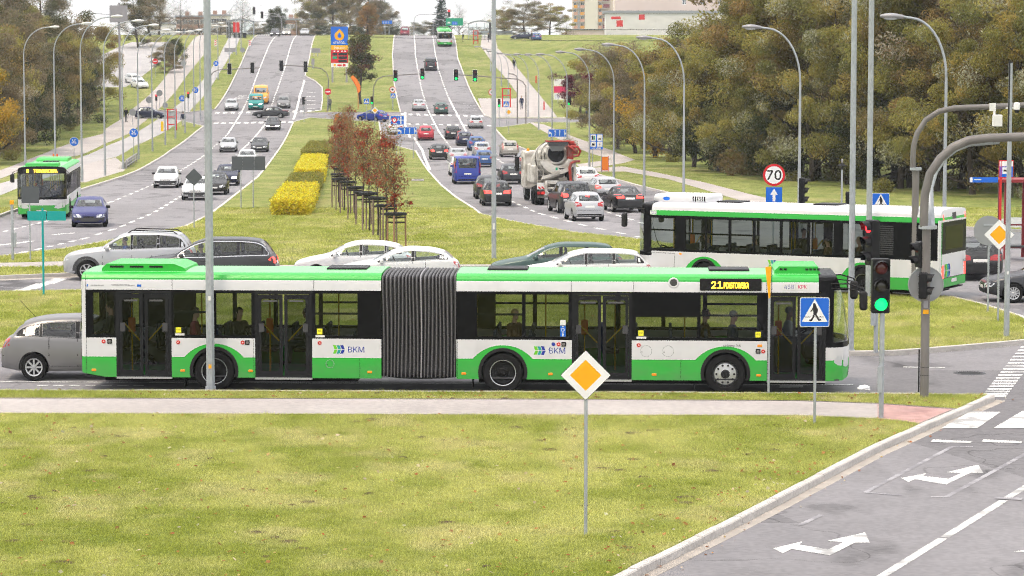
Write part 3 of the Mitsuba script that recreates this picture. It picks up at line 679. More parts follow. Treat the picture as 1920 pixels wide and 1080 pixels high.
    A('rear_bench', cat(rbox(xb - .25, xb + .2, -.58, .58, zs0 - .05, zs0 + .1, .05), rbox(xb + .18, xb + .32, -.58, .58, zs0, S.zs(xb) + .1, .05)), 'm_seat', 40)
    A('dashboard', rbox(c0 + .2, c0 + .62, -W * .72, W * .72, .55, S.zs(c0 + .5) - .0, .05), 'm_dash', 40)
    sw = trimesh.creation.torus(.18, .017, 16, 6); sw.apply_transform(trimesh.transformations.rotation_matrix(PI / 2.6, [0, 1, 0])); sw.apply_translation([c0 + .78, -.36, S.zs(c0 + .7) - .02]); A('steering_wheel', sw, 'm_black', True)
    if antenna: A('antenna', tube([(c2 - .1, 0, S.zt(c2 - .1)), (c2 + .28, 0, S.zt(c2) + .42)], .006, 5), 'm_black')
    xw = [L / 2 - wx for wx in k['wx']]
    for x in xw:
        for sgn in (1, -1): wheel_parts(P, x, sgn * (W - .125), r, sgn, .21, spokes, alloy)
    P.L, P.W, P.H = L, W, H; P.body = body; P.S = S
    return P
PROTOS = {}
def proto(kind, **kw):
    key = (kind, tuple(sorted(kw.items())))
    if key not in PROTOS: PROTOS[key] = car_proto(kind, **kw)
    return PROTOS[key]
def place_car(kind, colour, px, py, heading, label, end='rear', category='car', group=None, lit_tail=False, lit_head=False, scale=1.0, name='car', zoff=0.0, at=None, **kw):
    """the car whose rear, front or middle touches the ground at that place of the photograph; heading in degrees, 0 along +x"""
    P = proto(kind, **kw)
    h = math.radians(heading); g = np.array(at if at is not None else G(px, py))
    d = np.array([math.cos(h), math.sin(h), 0])
    c = g + d * (P.L / 2 * (1 if end == 'rear' else -1 if end == 'front' else 0)) * np.max(scale)
    y0, y1 = c[1] - 1.2, c[1] + 1.2
    c[2] = zy(c[1]) + zoff
    pitch = math.atan2(zy(c[1] + d[1] * 1.4) - zy(c[1] - d[1] * 1.4), 2.8)
    t = thing(name, label, category, group)
    P.stamp(t, M4(c, h, scale, ry=-pitch), {'m_paint': 'paint_' + colour, **({'m_lamp_red': 'm_brake_light'} if lit_tail else {}), **({'m_lamp_clear': 'm_head_light'} if lit_head else {})})
    if lit_tail or lit_head:
        for kk in list(scene):
            if kk.startswith(t + '__'):
                if lit_tail and kk.startswith(t + '__tail_light'): scene[kk]['emitter'] = LAMPS['brake_light']
                if lit_head and kk.startswith(t + '__headlight'): scene[kk]['emitter'] = LAMPS['head_light']
    return t
R, O = 93.4, -86.6      # headings away from and towards the camera along the climbing road
# ---- cross street, near and far carriageways
place_car('hatch', 'grey', 3, 707, 3, 'silver-grey hatchback half hidden behind the tail of the long articulated bus', antenna=True, spokes=8, tail='corner', tint_rear=True, scale=(1.02, 1.02, 1.07))
place_car('suv', 'silver', 125, 523, 180, 'silver off-roader with grey wheel arches and roof rails, leading the queue', 'front', arches=True, rails=True, tint_rear=True, spokes=6, name='off_roader')
place_car('suv', 'graphite', 521, 539, 180, 'dark grey off-roader with a chrome line round its side windows', 'rear', chrome_dlo=True, tint_rear=True, tail='wide', scale=(1.06, 1.02, 1.0), name='off_roader', lit_tail=True)
place_car('hatch', 'white', 553, 527, 180, 'white five-door hatchback half hidden by the white three-door one', 'front', spokes=8)
place_car('hatch3', 'white', 863, 539, 180, 'white three-door hatchback with red tail lamps above the black folds of the bus', 'rear', spokes=9)
place_car('wagon', 'dark_green', 919, 532, 180, 'dark green estate car behind the white estate car', 'front', trim=False)
place_car('wagon', 'white', 1221, 544, 180, 'white estate car with roof rails, just left of the turning single-deck bus', 'rear', rails=False, tail='wide', scale=(1.02, 1, .97))
place_car('wagon', 'black', 1838, 528, 88, 'black estate car seen from behind beside the tail of the turning bus', 'rear', tail='wide')
place_car('sedan', 'graphite', 1841, 564, 180, 'dark saloon cut off by the edge of the view beside the yellow diamond sign', 'front', spokes=12)
# ---- right carriageway, going away
g = 'cars driving away up the right carriageway'
place_car('wagon', 'black', 933, 387, R, 'black estate car with brake lamps lit beside the tall grey lamp post on the median', group=g, lit_tail=True, tail='wide')
place_car('hatch', 'graphite', 918, 374, R, 'dark hatchback half hidden ahead of the black estate car', group=g, tail='corner')
place_car('van', 'blue', 877, 346, R, 'deep blue van seen from behind', category='van', group=g, name='van', tail='pillar', tint_rear=True)
place_car('hatch', 'white', 864, 330, R, 'pale car hidden ahead of the blue van', group=g)
place_car('sedan', 'silver', 860, 309, R, 'silver saloon above the roof of the blue van', group=g)
place_car('wagon', 'black', 824, 300, R, 'black estate car ahead of the silver saloon in the lane beside the median', group=g, lit_tail=True, tail='corner')
place_car('wagon', 'navy', 872, 274, R, 'dark blue estate car with tall red tail lamps', group=g, tail='tall')
place_car('hatch', 'black', 850, 262, R, 'black hatchback just ahead of the dark blue estate car', group=g, tint_rear=True)
place_car('mpv', 'red', 799, 264, R, 'bright red people carrier beside the blue lane sign', group=g, tail='tall')
place_car('sedan', 'silver', 786, 208.5, R, 'silver saloon past the far zebra crossing', group=g, tail='wide')
place_car('wagon', 'dark_green', 828, 215, R, 'green estate car crossing the far zebra stripes', group=g, tail='corner')
place_car('hatch', 'silver', 893, 241.5, R, 'silver hatchback alone in the right lane near the far crossing', group=g, tail='wide', tint_rear=True)
place_car('van', 'graphite', 808, 133.5, R, 'grey van climbing the hill', category='van', group=g, name='van', tint_rear=True, tail='tall')
place_car('hatch', 'azure', 894, 283, R, 'pale blue hatchback half hidden by a silver hatchback', group=g)
place_car('hatch', 'silver', 905, 295, R, 'silver hatchback boxed in between two blue ones', group=g)
place_car('hatch', 'azure', 909, 314, R, 'mid blue hatchback right of the blue van', group=g)
place_car('mpv', 'beige', 957, 295, R, 'beige people carrier ahead of the grey estate car', group=g, tail='tall')
place_car('wagon', 'grey', 991, 318, R + 2, 'grey estate car half hidden by the concrete mixer', group=g)
place_car('hatch', 'graphite', 963, 346, R + 2, 'dark hatchback between the lamp post and the concrete mixer', group=g, spokes=5)
place_car('suv', 'graphite', 1082, 401, R + 6, 'dark off-roader close behind the concrete mixer', group=g, tint_rear=True, name='off_roader', arches=False, lit_tail=True)
place_car('hatch', 'silver', 1108, 416, R + 5, 'small silver hatchback last in the queue, behind the dark off-roader', group=g, scale=(.88, .96, 1.03))
place_car('hatch', 'white', 1103, 354, R + 3, 'white car hidden behind the right side of the concrete mixer', group=g)
place_car('hatch', 'silver', 1141, 377, R + 5, 'silver hatchback right of the concrete mixer, a blue strip on its plate', group=g, lit_tail=True, trim=True)
place_car('sedan', 'black', 1182, 399, R + 5, 'black saloon just left of the turning single-deck bus', group=g, lit_tail=True, tail='wide')
place_car('hatch', 'blue', 722, 229, 140, 'blue hatchback turning left at the far crossing', group=g)
place_car('mpv', 'white', 742, 253, R, 'white people carrier behind the blue road signs on the median', group=g)
place_car('van', 'burgundy', 760, 66, R, 'dark red van at the top of the hill', category='van', name='van', at=At(760, 575), trim=True)
# ---- left carriageway, coming down
g = 'cars coming down the left carriageway'
place_car('hatch', 'indigo', 167, 427, O + 4, 'blue hatchback with black bumper and plate in front of the oncoming bus', 'front', group=g, trim=True, dark_plate=True)
place_car('hatch', 'white', 310, 353, O, 'white car alone in the middle lane of the oncoming road', 'front', group=g, trim=True)
place_car('hatch3', 'white', 366, 376, O, 'white car behind the back of the diamond sign', 'front', group=g, trim=True)
place_car('hatch', 'black', 400, 366, O, 'black car hidden by the near lamp post', 'front', group=g)
place_car('hatch', 'navy', 424, 349, O, 'dark blue small car beside the grass median', 'front', group=g, scale=(.9, .95, 1.02), lit_head=True)
place_car('hatch', 'white', 462, 313, O, 'pale car showing only its roof above the grey backs of the road signs', 'front', group=g)
place_car('hatch', 'silver', 427, 286, O, 'silver hatchback coming down in the middle lane, left of a dark car', 'front', group=g, trim=True)
place_car('sedan', 'graphite', 486, 286, O, 'dark saloon coming down in the lane beside the median', 'front', group=g)
place_car('sedan', 'black', 511, 245, O, 'black saloon in front of the car that crosses the road', 'front', group=g, lit_head=True)
place_car('sedan', 'graphite', 508, 221, 178, 'dark grey saloon crossing the climbing road sideways', 'mid', spokes=5)
place_car('van', 'teal', 479, 207, O, 'teal van waiting at the far crossing', 'front', category='van', group=g, name='van', lit_head=True)
place_car('mpv', 'grey', 531, 204, O, 'grey people carrier waiting behind the crossing saloon', 'front', group=g)
place_car('hatch', 'silver', 433, 208, O, 'silver car waiting at the zebra beside the left pavement', 'front', group=g)
place_car('mpv', 'graphite', 517, 66, O, 'people carrier on the hilltop, leftmost of three', 'front', at=At(517, 520), group=g, lit_head=True)
place_car('sedan', 'beige', 538, 66, O, 'pale saloon on the hilltop, middle one of three', 'front', at=At(538.5, 550), group=g, lit_head=True)
place_car('sedan', 'silver', 572, 66, O, 'silver saloon on the hilltop, rightmost of three', 'front', at=At(572.5, 535), group=g)
place_car('van', 'orange', 488, 197, O, 'orange delivery truck behind the teal van', 'front', category='truck', name='delivery_truck', scale=(1, 1.06, 1.22))
# ---- off the road
place_car('hatch', 'navy', 282, 223.5, -3, 'dark blue small car leaving the left side street', 'mid', scale=(.88, 1, 1.06))
place_car('hatch', 'white', 262, 166, -65, 'white car parked under the trees, nearer of two', 'mid', group='cars parked under the trees')
place_car('wagon', 'white', 252, 157, -60, 'white car parked under the trees, farther of two', 'mid', group='cars parked under the trees')
place_car('sedan', 'navy', 982, 93, 182, 'dark saloon parked on the right hilltop', 'mid', at=At(980, 500), group='cars parked on the right hilltop')
place_car('hatch', 'azure', 1005, 95, 95, 'blue hatchback parked on the right hilltop', 'mid', at=At(1005, 497), group='cars parked on the right hilltop')
# ================================================================ buses
def grimy(c, k):
    def f(p, n, uv):
        d = smoothstep(.95, .3, p.z + .5 * (fbm(p.x * 1.6, p.y * 1.6, p.z * 1.1, 3) - .5)) * .42 * fbm(p.x * 2.3, p.y * 2.3, p.z * 5, 3) + k * smoothstep(.5, .85, fbm(p.x * 3.1, p.y * 3.1, p.z * .5, 4))
        return mix(c, (.16, .145, .125), d)
    return proc(f)
for n_, c_, k_ in (('bus_green', (.012, .4, .035), .06), ('bus_white', (.64, .64, .66), .1)): scene[n_] = {'type': 'twosided', 'bsdf': {'type': 'principled', 'base_color': grimy(c_, k_), 'roughness': .3, 'specular': .5, 'clearcoat': .7, 'clearcoat_gloss': .93}}
mat('bus_black', (.0045, .0045, .006), .35, spec=.12)
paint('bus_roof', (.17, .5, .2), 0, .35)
mat('m_bellows', (.05, .048, .052), .4)
mat('m_bellows_rib', (.17, .165, .172), .45, .2)
mat('m_pale_grey', (.33, .32, .34), .4, .3)
mat('m_door_frame', (.0095, .0098, .012), .5, spec=.25)
mat('m_bus_floor', (.045, .045, .05), .8)
mat('m_bus_ceiling', (.09, .09, .095), .7)
mat('m_bus_seat', (.012, .02, .06), .8)
mat('m_bus_inner', (.05, .05, .055), .7)
mat('m_hand_rail', (.75, .5, .01), .35)
mat('m_marker_amber', (.9, .3, .01), .3, coat=.8)
mat('m_logo_teal', (.01, .32, .3), .4)
mat('m_logo_blue', (.01, .03, .3), .4)
mat('m_logo_green', (.15, .55, .02), .4)
mat('m_sticker_yellow', (.85, .8, .03), .5)
mat('m_pink', (.6, .03, .12), .5)
BW = 2.55
def bus_section():
    h = [(0.0, .34), (0.0, 2.35), (.01, 2.55), (.035, 2.68), (.09, 2.75), (.2, 2.79), (.5, 2.815), (.9, 2.83), (BW / 2, 2.835)]
    return sg.Polygon(h + [(BW - y, z) for y, z in h[::-1]][1:])
def quad_xz(u0, u1, z0, z1, y, flip=False):
    v = np.array([(u0, y, z0), (u1, y, z0), (u1, y, z1), (u0, y, z1)], float)
    return trimesh.Trimesh(v, [[0, 1, 2], [0, 2, 3]] if not flip else [[0, 2, 1], [0, 3, 2]], process=False)
def big_wheel(P, u, y, side, silver=False):
    r, w = .485, .29
    ty = lathe([(r * .62, -w / 2), (r * .9, -w / 2), (r * .98, -w / 2 + .03), (r, -w / 2 + .07), (r, w / 2 - .07), (r * .98, w / 2 - .03), (r * .92, w / 2), (r * .86, w / 2 + .004), (r * .66, w / 2 - .005), (r * .6, w / 2 - .05), (r * .58, 0)], 36, 'y')
    ty.apply_translation([u, y, r]); P.add('wheel', ty, 'm_rubber', 40)
    rot = trimesh.transformations.rotation_matrix(-PI / 2 * side, [1, 0, 0])
    def face(m, d):
        m = m.copy(); m.apply_transform(rot); m.apply_translation([u, y + side * d, r]); return m
    if silver:
        ms = [lathe([(.1, .05), (.17, .04), (.25, .03), (.29, -.02), (.3, .02), (.285, .045)], 32)]
        P.add('wheel__rim', face(ms[0], .06), 'm_alloy', 35)
        bolts = []
        for i in range(10):
            b = lathe([(0, .02), (.022, .02), (.026, 0), (.026, -.02)], 8); a = 2 * PI * i / 10; b.apply_translation([.205 * math.cos(a), .205 * math.sin(a), .055]); bolts.append(b)
        P.add('wheel__wheel_nuts', face(cat(bolts), .055), 'm_black', 30)
        P.add('wheel__hub', face(lathe([(0, .11), (.085, .1), (.105, .06), (.105, 0)], 20), .05), 'm_black', 30)
    else:
        P.add('wheel__rim', face(lathe([(.1, -.06), (.2, -.07), (.26, -.05), (.29, 0), (.3, .02), (.285, .03)], 32), .09), 'm_black', 35)
        P.add('wheel__rim_edge', face(lathe([(.288, .0), (.305, .006), (.312, -.01)], 36), .125), 'm_alloy', 35)
        hub = [lathe([(0, .1), (.06, .09), (.09, .03), (.15, .0), (.15, -.05)], 12)]
        for i in range(10):
            b = lathe([(0, .02), (.02, .02), (.024, 0), (.024, -.03)], 6); a = 2 * PI * i / 10; b.apply_translation([.2 * math.cos(a), .2 * math.sin(a), -.03]); hub.append(b)
        P.add('wheel__hub', face(cat(hub), .04), 'm_rubber', 30)
def logo(P, u, z, y, h=.2, face=-1, text='BKM', th=.135):
    """three chevrons pointing along the side and the letters"""
    s = h / .2
    cols = ['m_logo_green', 'm_logo_teal', 'm_logo_blue']
    for i, c in enumerate(cols):
        for q in (1, -1):
            pts = np.array([(0, .1), (.075, .1), (.105, .02), (.105, .006), (.03, .006), (.0, .0)]) if False else np.array([(.0, .1), (.07, .1), (.105, .008), (.035, .008)])
            pts = pts * [s, q * s] + [i * .085 * s, 0]
            m = prism(sg.Polygon(pts), .003, 'xz')
            m.vertices = m.vertices * [1, 1, 1]
            if face < 0: m.apply_translation([u, y - .003, z])
            else: m.vertices = m.vertices * [-1, 1, 1]; m.invert(); m.apply_translation([u, y, z])
            P.add('logo_chevron', m, c)
    if text:
        P.add('lettering', text_on(text, u + (.34 * s if face < 0 else -.34 * s), y, z - th / 2, th, .003, face=face), 'm_logo_blue')
def disc_xz(u, z, r, y, depth=.01, n=20):
    m = prism(sg.Point(u, z).buffer(r, quad_segs=n // 4), depth, 'xz'); m.apply_translation([0, y - depth, 0]); return m
def bus_proto(L, wheels, doors, wins, far_wins, bellows=None, livery='green_roof', side='right', front_text=None, dividers=(), rear_detail=True):
    """a low-floor bus from its rear (u = 0) to its front (u = L); y = 0 is the right side"""
    P = Proto(); sec = bus_section()
    def solid_section(u0, u1):
        m = prism(sec, u1 - u0, 'yz'); m.apply_translation([u0, 0, 0]); return to_man(m)
    segs = [(0, bellows[0]), (bellows[1], L)] if bellows else [(0, L)]
    plan = sg.Polygon([(-.01, .12), (.04, .03), (.12, -.01)] + [(L - .75, -.01), (L - .42, .05), (L - .2, .2), (L - .07, .5), (L - .01, .9), (L, BW / 2)] + [(L - .01, BW - .9), (L - .07, BW - .5), (L - .2, BW - .2), (L - .42, BW - .05), (L - .75, BW + .01), (.12, BW + .01), (.04, BW - .03), (-.01, BW - .12)])
    prof = sg.Polygon([(-.02, .36), (-.02, 2.3), (.03, 2.75), (.12, 3.1), (L - .62, 3.1), (L - .42, 2.9), (L - .3, 2.6), (L - .13, 2.0), (L - .02, 1.3), (L + .01, 1.0), (L, .6), (L - .06, .4), (L - .25, .33), (L - .5, .3), (1.4, .3), (.8, .3), (0, .44)])
    outer_cut = to_man(prism(plan, 4, 'xy')) ^ to_man(prism(prof, BW + .4, 'xz').apply_translation([0, -.2, 0]))
    O = [solid_section(a, b) ^ outer_cut for a, b in segs]
    inner_plan = plan.buffer(-.06, join_style=2)
    inner_sec = sec.buffer(-.055, join_style=2).intersection(sg.box(0, .36, BW, 2.52))
    inner_prof = prof.buffer(-.06, join_style=2)
    I = []
    for i, (a, b) in enumerate(segs):
        ia, ib = (a - .1 if a > 0 else a + .06), (b + .1 if b < L else b - .06)
        m = prism(inner_sec, ib - ia, 'yz'); m.apply_translation([ia, 0, 0])
        I.append(to_man(m) ^ to_man(prism(inner_plan, 4, 'xy')) ^ to_man(prism(inner_prof, BW + .4, 'xz').apply_translation([0, -.2, 0])))
    cuts = []
    WZ0, WZ1 = 1.34, 2.33
    for a, b, *z in wins: cuts.append(mbox(a, b, -.1, .2, z[0] if z else WZ0, z[1] if z else WZ1))
    for a, b, *z in far_wins: cuts.append(mbox(a, b, BW - .2, BW + .1, z[0] if z else WZ0, z[1] if z else WZ1))
    for a, b in doors: cuts.append(mbox(a, b, -.1, .2, .2, 2.40))
    for u in wheels:
        c = m3.Manifold.cylinder(.62, .575, .575, 36).rotate([90, 0, 0])
        cuts += [c.translate([u, .5, .5]), c.translate([u, BW + .12, .5])]
    ws_cut = mbox(L - .43, L + .2, -.1, BW + .1, 1.24, 2.46)        # windscreen
    ws_side = m3.Manifold()
    rw = mbox(-.2, .15, .3, BW - .3, 1.5, 2.35)
    allcut = m3.Manifold.batch_boolean([*cuts, ws_cut], m3.OpType.Add)
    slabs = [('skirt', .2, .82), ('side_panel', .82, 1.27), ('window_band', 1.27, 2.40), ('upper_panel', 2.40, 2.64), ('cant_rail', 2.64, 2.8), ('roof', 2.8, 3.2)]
    if livery == 'white_roof': slabs = [('skirt', .2, .72), ('side_panel', .72, 1.27), ('window_band', 1.27, 2.42), ('cant_stripe', 2.42, 2.58), ('roof', 2.58, 3.2)]
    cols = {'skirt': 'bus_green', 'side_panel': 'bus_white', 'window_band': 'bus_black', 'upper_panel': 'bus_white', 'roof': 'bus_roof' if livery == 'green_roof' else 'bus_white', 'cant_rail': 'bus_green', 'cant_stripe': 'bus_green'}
    zt = slabs[0][2]
    for i, (a, b) in enumerate(segs):
        shell = (O[i] - I[i]) - allcut
        shell_f = O[i] - I[i] - ws_cut
        rear_post = mbox(-.3, .12, -1, BW + 1, zt, slabs[3][1] if livery == 'green_roof' else 2.5)
        front = mbox(L - .78, L + 1, -1, BW + 1, 1.12, 3.3)
        front_low = mbox(L - .46, L + 1, -1, BW + 1, zt, 1.12)
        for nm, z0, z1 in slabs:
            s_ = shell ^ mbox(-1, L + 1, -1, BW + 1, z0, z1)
            if a == 0 and nm in ('side_panel', 'window_band', 'upper_panel', 'cant_stripe'): s_ = s_ - rear_post
            if b == L and nm != 'skirt': s_ = s_ - front
            if nm in ('side_panel', 'skirt'):
                arcs = None
                for u in wheels:
                    c = m3.Manifold.cylinder(BW + 2, .926, .926, 64).rotate([90, 0, 0]).translate([u, BW + 1, .214])
                    arcs = c if arcs is None else arcs + c
                if nm == 'side_panel':
                    g = s_ ^ arcs; s_ = s_ - arcs
                    for u in wheels:
                        for ya, yb in ((-1, BW / 2), (BW / 2, BW + 1)):
                            g2 = g ^ mbox(u - 1.3, u + 1.3, ya, yb, 0, 3)
                            if g2.num_tri() > 0: P.add('arch_panel', to_tm(g2), 'bus_green')
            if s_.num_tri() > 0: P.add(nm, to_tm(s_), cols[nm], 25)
        if a == 0:
            rp = shell ^ rear_post
            bw = rp ^ mbox(-1, .1, .07, BW - .07, 1.46, 2.44)
            wcut = mbox(-1, .2, .42, BW - .42, 1.58, 2.3)
            P.add('rear_panel', to_tm(rp - mbox(-1, .1, .07, BW - .07, 1.46, 2.44)), 'bus_white', 25)
            P.add('rear_window_surround', to_tm(bw - wcut), 'bus_black')
            v = np.array([(-.005, .42, 1.58), (-.005, BW - .42, 1.58), (-.005, BW - .42, 2.3), (-.005, .42, 2.3)]); P.add('rear_window', trimesh.Trimesh(v, [[0, 2, 1], [0, 3, 2]], process=False), 'm_bus_glass')
        if b == L:
            fr = shell ^ front
            P.add('front_mask', to_tm(fr), 'bus_black', 25)
            O2 = to_tm(O[i] ^ mbox(L - .43, L + 1, -.1, BW + .1, 1.24, 2.46)); n = O2.face_normals
            keep = (n[:, 0] > -.5) & (np.abs(n[:, 2]) < .9)
            g = O2.submesh([np.nonzero(keep)[0]], append=True); g.apply_translation([-.006, 0, 0]); P.add('windscreen', g, 'm_glass', 50)
            OO = to_tm(O[i])
            for sgn in (0, 1):
                f = (lambda y: y) if sgn == 0 else (lambda y: BW - y)
                hp = sg.Polygon([(f(.04), .78), (f(.12), .70), (f(.4), .64), (f(.62), .68), (f(.56), .8), (f(.25), .92), (f(.1), .92)])
                m = decal(OO, hp, 0, 1, .004, cell=.06)
                if m is not None: P.add('headlight', m, 'm_lamp_clear', True)
            m = decal(OO, rrect(.5, BW - .5, .42, .5, .03), 0, 1, .005, cell=.2); P.add('front_grille', m, 'm_black')
            m = decal(OO, sg.box(BW / 2 - .26, .46, BW / 2 + .26, .57), 0, 1, .014, cell=.3); P.add('number_plate', m, 'm_plate')
            m = decal(OO, sg.box(BW / 2 - .012, 1.24, BW / 2 + .012, 2.46), 0, 1, .004, cell=.2); P.add('windscreen_pillar', m, 'm_black')
            m = decal(OO, rrect(.38, BW - .38, 2.47, 2.72, .03), 0, 1, .004, cell=.15); P.add('destination_screen', m, 'm_black')
            for y0, bend in ((-.02, -1), (BW + .02, 1)):    # mirrors on their arms
                ya = y0 + bend * .16
                P.add('mirror_arm', cat(tube([(L - .5, y0 - bend * .05, 2.6), (L - .1, y0 + bend * .02, 2.62), (L + .22, ya, 2.52), (L + .27, ya, 2.38)], .018, 6), tube([(L - .5, y0 - bend * .05, 2.5), (L - .1, y0 + bend * .02, 2.5), (L + .2, ya, 2.45)], .014, 6)), 'm_black', True)
                P.add('mirror', rbox(L + .14, L + .32, ya - .11, ya + .11, 2.02, 2.46, .06, 10), 'm_trim', 40)
            wip = decal(OO, sg.LineString([(.5, 1.3), (1.1, 1.95)]).buffer(.018), 0, 1, .03, cell=.2); P.add('wiper', wip, 'm_black')
            wip = decal(OO, sg.LineString([(1.4, 1.3), (2.0, 1.95)]).buffer(.018), 0, 1, .03, cell=.2); P.add('wiper', wip, 'm_black')
    # glass
    def pane(a, b, y, z0, z1, flip=False): P.add('window', quad_xz(a, b, z0, z1, y, flip), 'm_bus_glass')
    for a, b, *z in wins: pane(a, b, .012, z[0] if z else WZ0, z[1] if z else WZ1)
    for a, b, *z in far_wins: pane(a, b, BW - .012, z[0] if z else WZ0, z[1] if z else WZ1, True)
    for u0, u1, zd, yy in dividers:
        P.add('window_divider', box(u0, u1, yy - .012, yy + .012, zd - .025, zd + .025), 'm_door_frame')
    # doors: two leaves each
    for a, b in doors:
        mid = (a + b) / 2
        P.add('door_frame', cat(box(a, a + .07, .006, .06, .36, 2.39), box(b - .07, b, .006, .06, .36, 2.39), box(a + .07, b - .07, .006, .06, 2.31, 2.39)), 'm_door_frame')
        for s0, s1, dirn in ((a + .075, mid - .02, 1), (mid + .02, b - .075, -1)):
            fr = sg.box(s0, .38, s1, 2.3).difference(rrect(s0 + .075, s1 - .075, .5, 2.2, .05))
            m = prism(fr, .035, 'xz'); m.apply_translation([0, .012, 0]); P.add('door_leaf', m, 'm_door_frame')
            P.add('door_leaf__pane', quad_xz(s0 + .07, s1 - .07, .47, 2.22, .03), 'm_door_glass')
            P.add('door_leaf__label', box(s0 + .12, s1 - .12, .004, .011, 2.13, 2.17), 'm_bus_ceiling')
            w = s1 - s0
            p0, p1 = ((s0 + .1, 1.62), (s1 - .08, 1.2)) if dirn > 0 else ((s0 + .08, 1.2), (s1 - .1, 1.62))
            P.add('door_leaf__handle', tube([(p0[0], .07, p0[1]), (p1[0], .07, p1[1])], .017, 8), 'm_hand_rail', True)
            xx = s0 + .02 if dirn > 0 else s1 - .02
            P.add('door_leaf__notice', box(xx - .0 if dirn > 0 else xx - .12, xx + .12 if dirn > 0 else xx, .006, .012, 1.42, 1.62), 'm_bus_inner')
        P.add('door_step', box(a, b, -.005, .15, .3, .345), 'm_alloy')
    # lower works
    for i, (a, b) in enumerate(segs):
        P.add('floor', box(a + .1, b - .3, .06, BW - .06, .345, .375), 'm_bus_floor')
        P.add('ceiling', box(a + .1, b - .5, .1, BW - .1, 2.5, 2.52), 'm_bus_ceiling')
        P.add('underbody', box(a + .5, b - .6, .35, BW - .35, .22, .335), 'm_black_matt')
    for j, u in enumerate(wheels):
        for y, sd in ((.17, -1), (BW - .17, 1)): big_wheel(P, u, y, sd, silver=(u == wheels[-1]))
        for y in (.02, BW - .02):
            ring = sg.Point(u, .5).buffer(.575, quad_segs=12).difference(sg.Point(u, .5).buffer(.5, quad_segs=12)).intersection(sg.box(u - 1, .36, u + 1, 2))
            m = prism(ring, .06, 'xz'); m.apply_translation([0, y - (.035 if y < 1 else .025), 0]); P.add('wheel_arch', m, 'm_trim')
            m = prism(sg.Point(u, .5).buffer(.6, quad_segs=8).intersection(sg.box(u - 1, .36, u + 1, 2)), .03, 'xz'); m.apply_translation([0, .5 if y < 1 else BW - .5, 0]); P.add('wheel_well', m, 'm_black_matt')
        P.add('mud_flap', box(u - .72, u - .7, .05, .5, .1, .45), 'm_black_matt')
    # inside: seats and poles
    r_ = np.random.default_rng(int(L * 10) + len(doors))
    def blocked(u): return any(a - .3 < u < b + .3 for a, b in doors) or (bellows and bellows[0] - .35 < u < bellows[1] + .3)
    u = .9
    while u < L - 2.6:
        if not (bellows and bellows[0] - .4 < u < bellows[1] + .5):
            for y0 in ((BW - .95,) if blocked(u) else (.12, BW - .95)):
                for yy in (y0, y0 + .43):
                    P.add('seat', cat(rbox(u - .2, u + .22, yy, yy + .4, .78, .86, .03, 6), rbox(u - .24, u - .17, yy, yy + .4, .84, 1.46, .03, 6)), 'm_bus_seat', 40)
        u += .82
    for a, b in doors:
        for uu in (a + .28, b - .1): P.add('hand_rail', tube([(uu, .5, .37), (uu, .5, 2.5)], .018, 8), 'm_hand_rail', True)
        P.add('ticket_box', rbox(a + .2, a + .36, .44, .56, 1.35, 1.7, .03, 6), 'm_orange')
    for uu in np.arange(2.6, L - 2.5, 1.65):
        if not (bellows and bellows[0] - .2 < uu < bellows[1] + .2): P.add('hand_rail', tube([(uu, BW - 1.0, .37), (uu, BW - 1.0, 2.2), (uu + .1, BW - .95, 2.5)], .018, 8), 'm_hand_rail', True)
    P.add('driver_cab', cat(box(L - 2.1, L - 2.06, BW - 1.25, BW - .08, .37, 1.5), box(L - 2.06, L - 1.2, BW - 1.25, BW - 1.21, .37, 1.25)), 'm_bus_inner')
    P.add('dashboard', rbox(L - 1.1, L - .35, .35, BW - .3, .8, 1.22, .06, 6), 'm_dash', 40)
    sw = trimesh.creation.torus(.23, .02, 20, 6); sw.apply_transform(trimesh.transformations.rotation_matrix(-.5, [0, 1, 0])); sw.apply_translation([L - 1.05, BW - .65, 1.3]); P.add('steering_wheel', sw, 'm_black', True)
    P.add('seat', cat(rbox(L - 1.8, L - 1.3, BW - .9, BW - .42, .8, .92, .04, 6), rbox(L - 1.86, L - 1.74, BW - .9, BW - .42, .9, 1.6, .05, 6)), 'm_bus_seat', 40)
    # rear face
    OO = to_tm(O[0])
    for y0, y1 in ((.1, .3), (BW - .3, BW - .1)):
        P.add('tail_light', decal(OO, rrect(y0, y1, .72, 1.12, .05), 0, -1, .006, cell=.1), 'm_lamp_red', True)
        P.add('tail_light', decal(OO, sg.Polygon([(y0 + .03, 2.5), (y1 - .06, 2.5), (y1 - .08, 2.66), (y0 + .05, 2.68)]), 0, -1, .006, cell=.1), 'm_lamp_red', True)
    P.add('number_plate', decal(OO, sg.box(BW / 2 - .26, .56, BW / 2 + .26, .67), 0, -1, .014, cell=.3), 'm_plate')
    P.add('rear_bumper_seam', decal(OO, sg.box(.15, .715, BW - .15, .735), 0, -1, .004, cell=.3), 'm_grey_trim')
    P.add('rear_vent', decal(OO, sg.box(BW / 2 - .2, 2.5, BW / 2 + .2, 2.7), 0, -1, .005, cell=.3), 'm_grey_trim')
    for y in (.06, BW - .06):
        m = decal(OO, sg.box(y - .04, .9, y + .04, 2.6), 0, -1, .003, cell=.2)
        if livery == 'white_roof': P.add('corner_trim', m, 'bus_green')
    # roof hatches
    for uu in ([5.7, 9.5, 14.7] if bellows else [4.2, 8.0]):
        P.add('roof_hatch', rbox(uu, uu + .95, .85, 1.7, 2.8, 2.875, .02, 6), 'm_black')
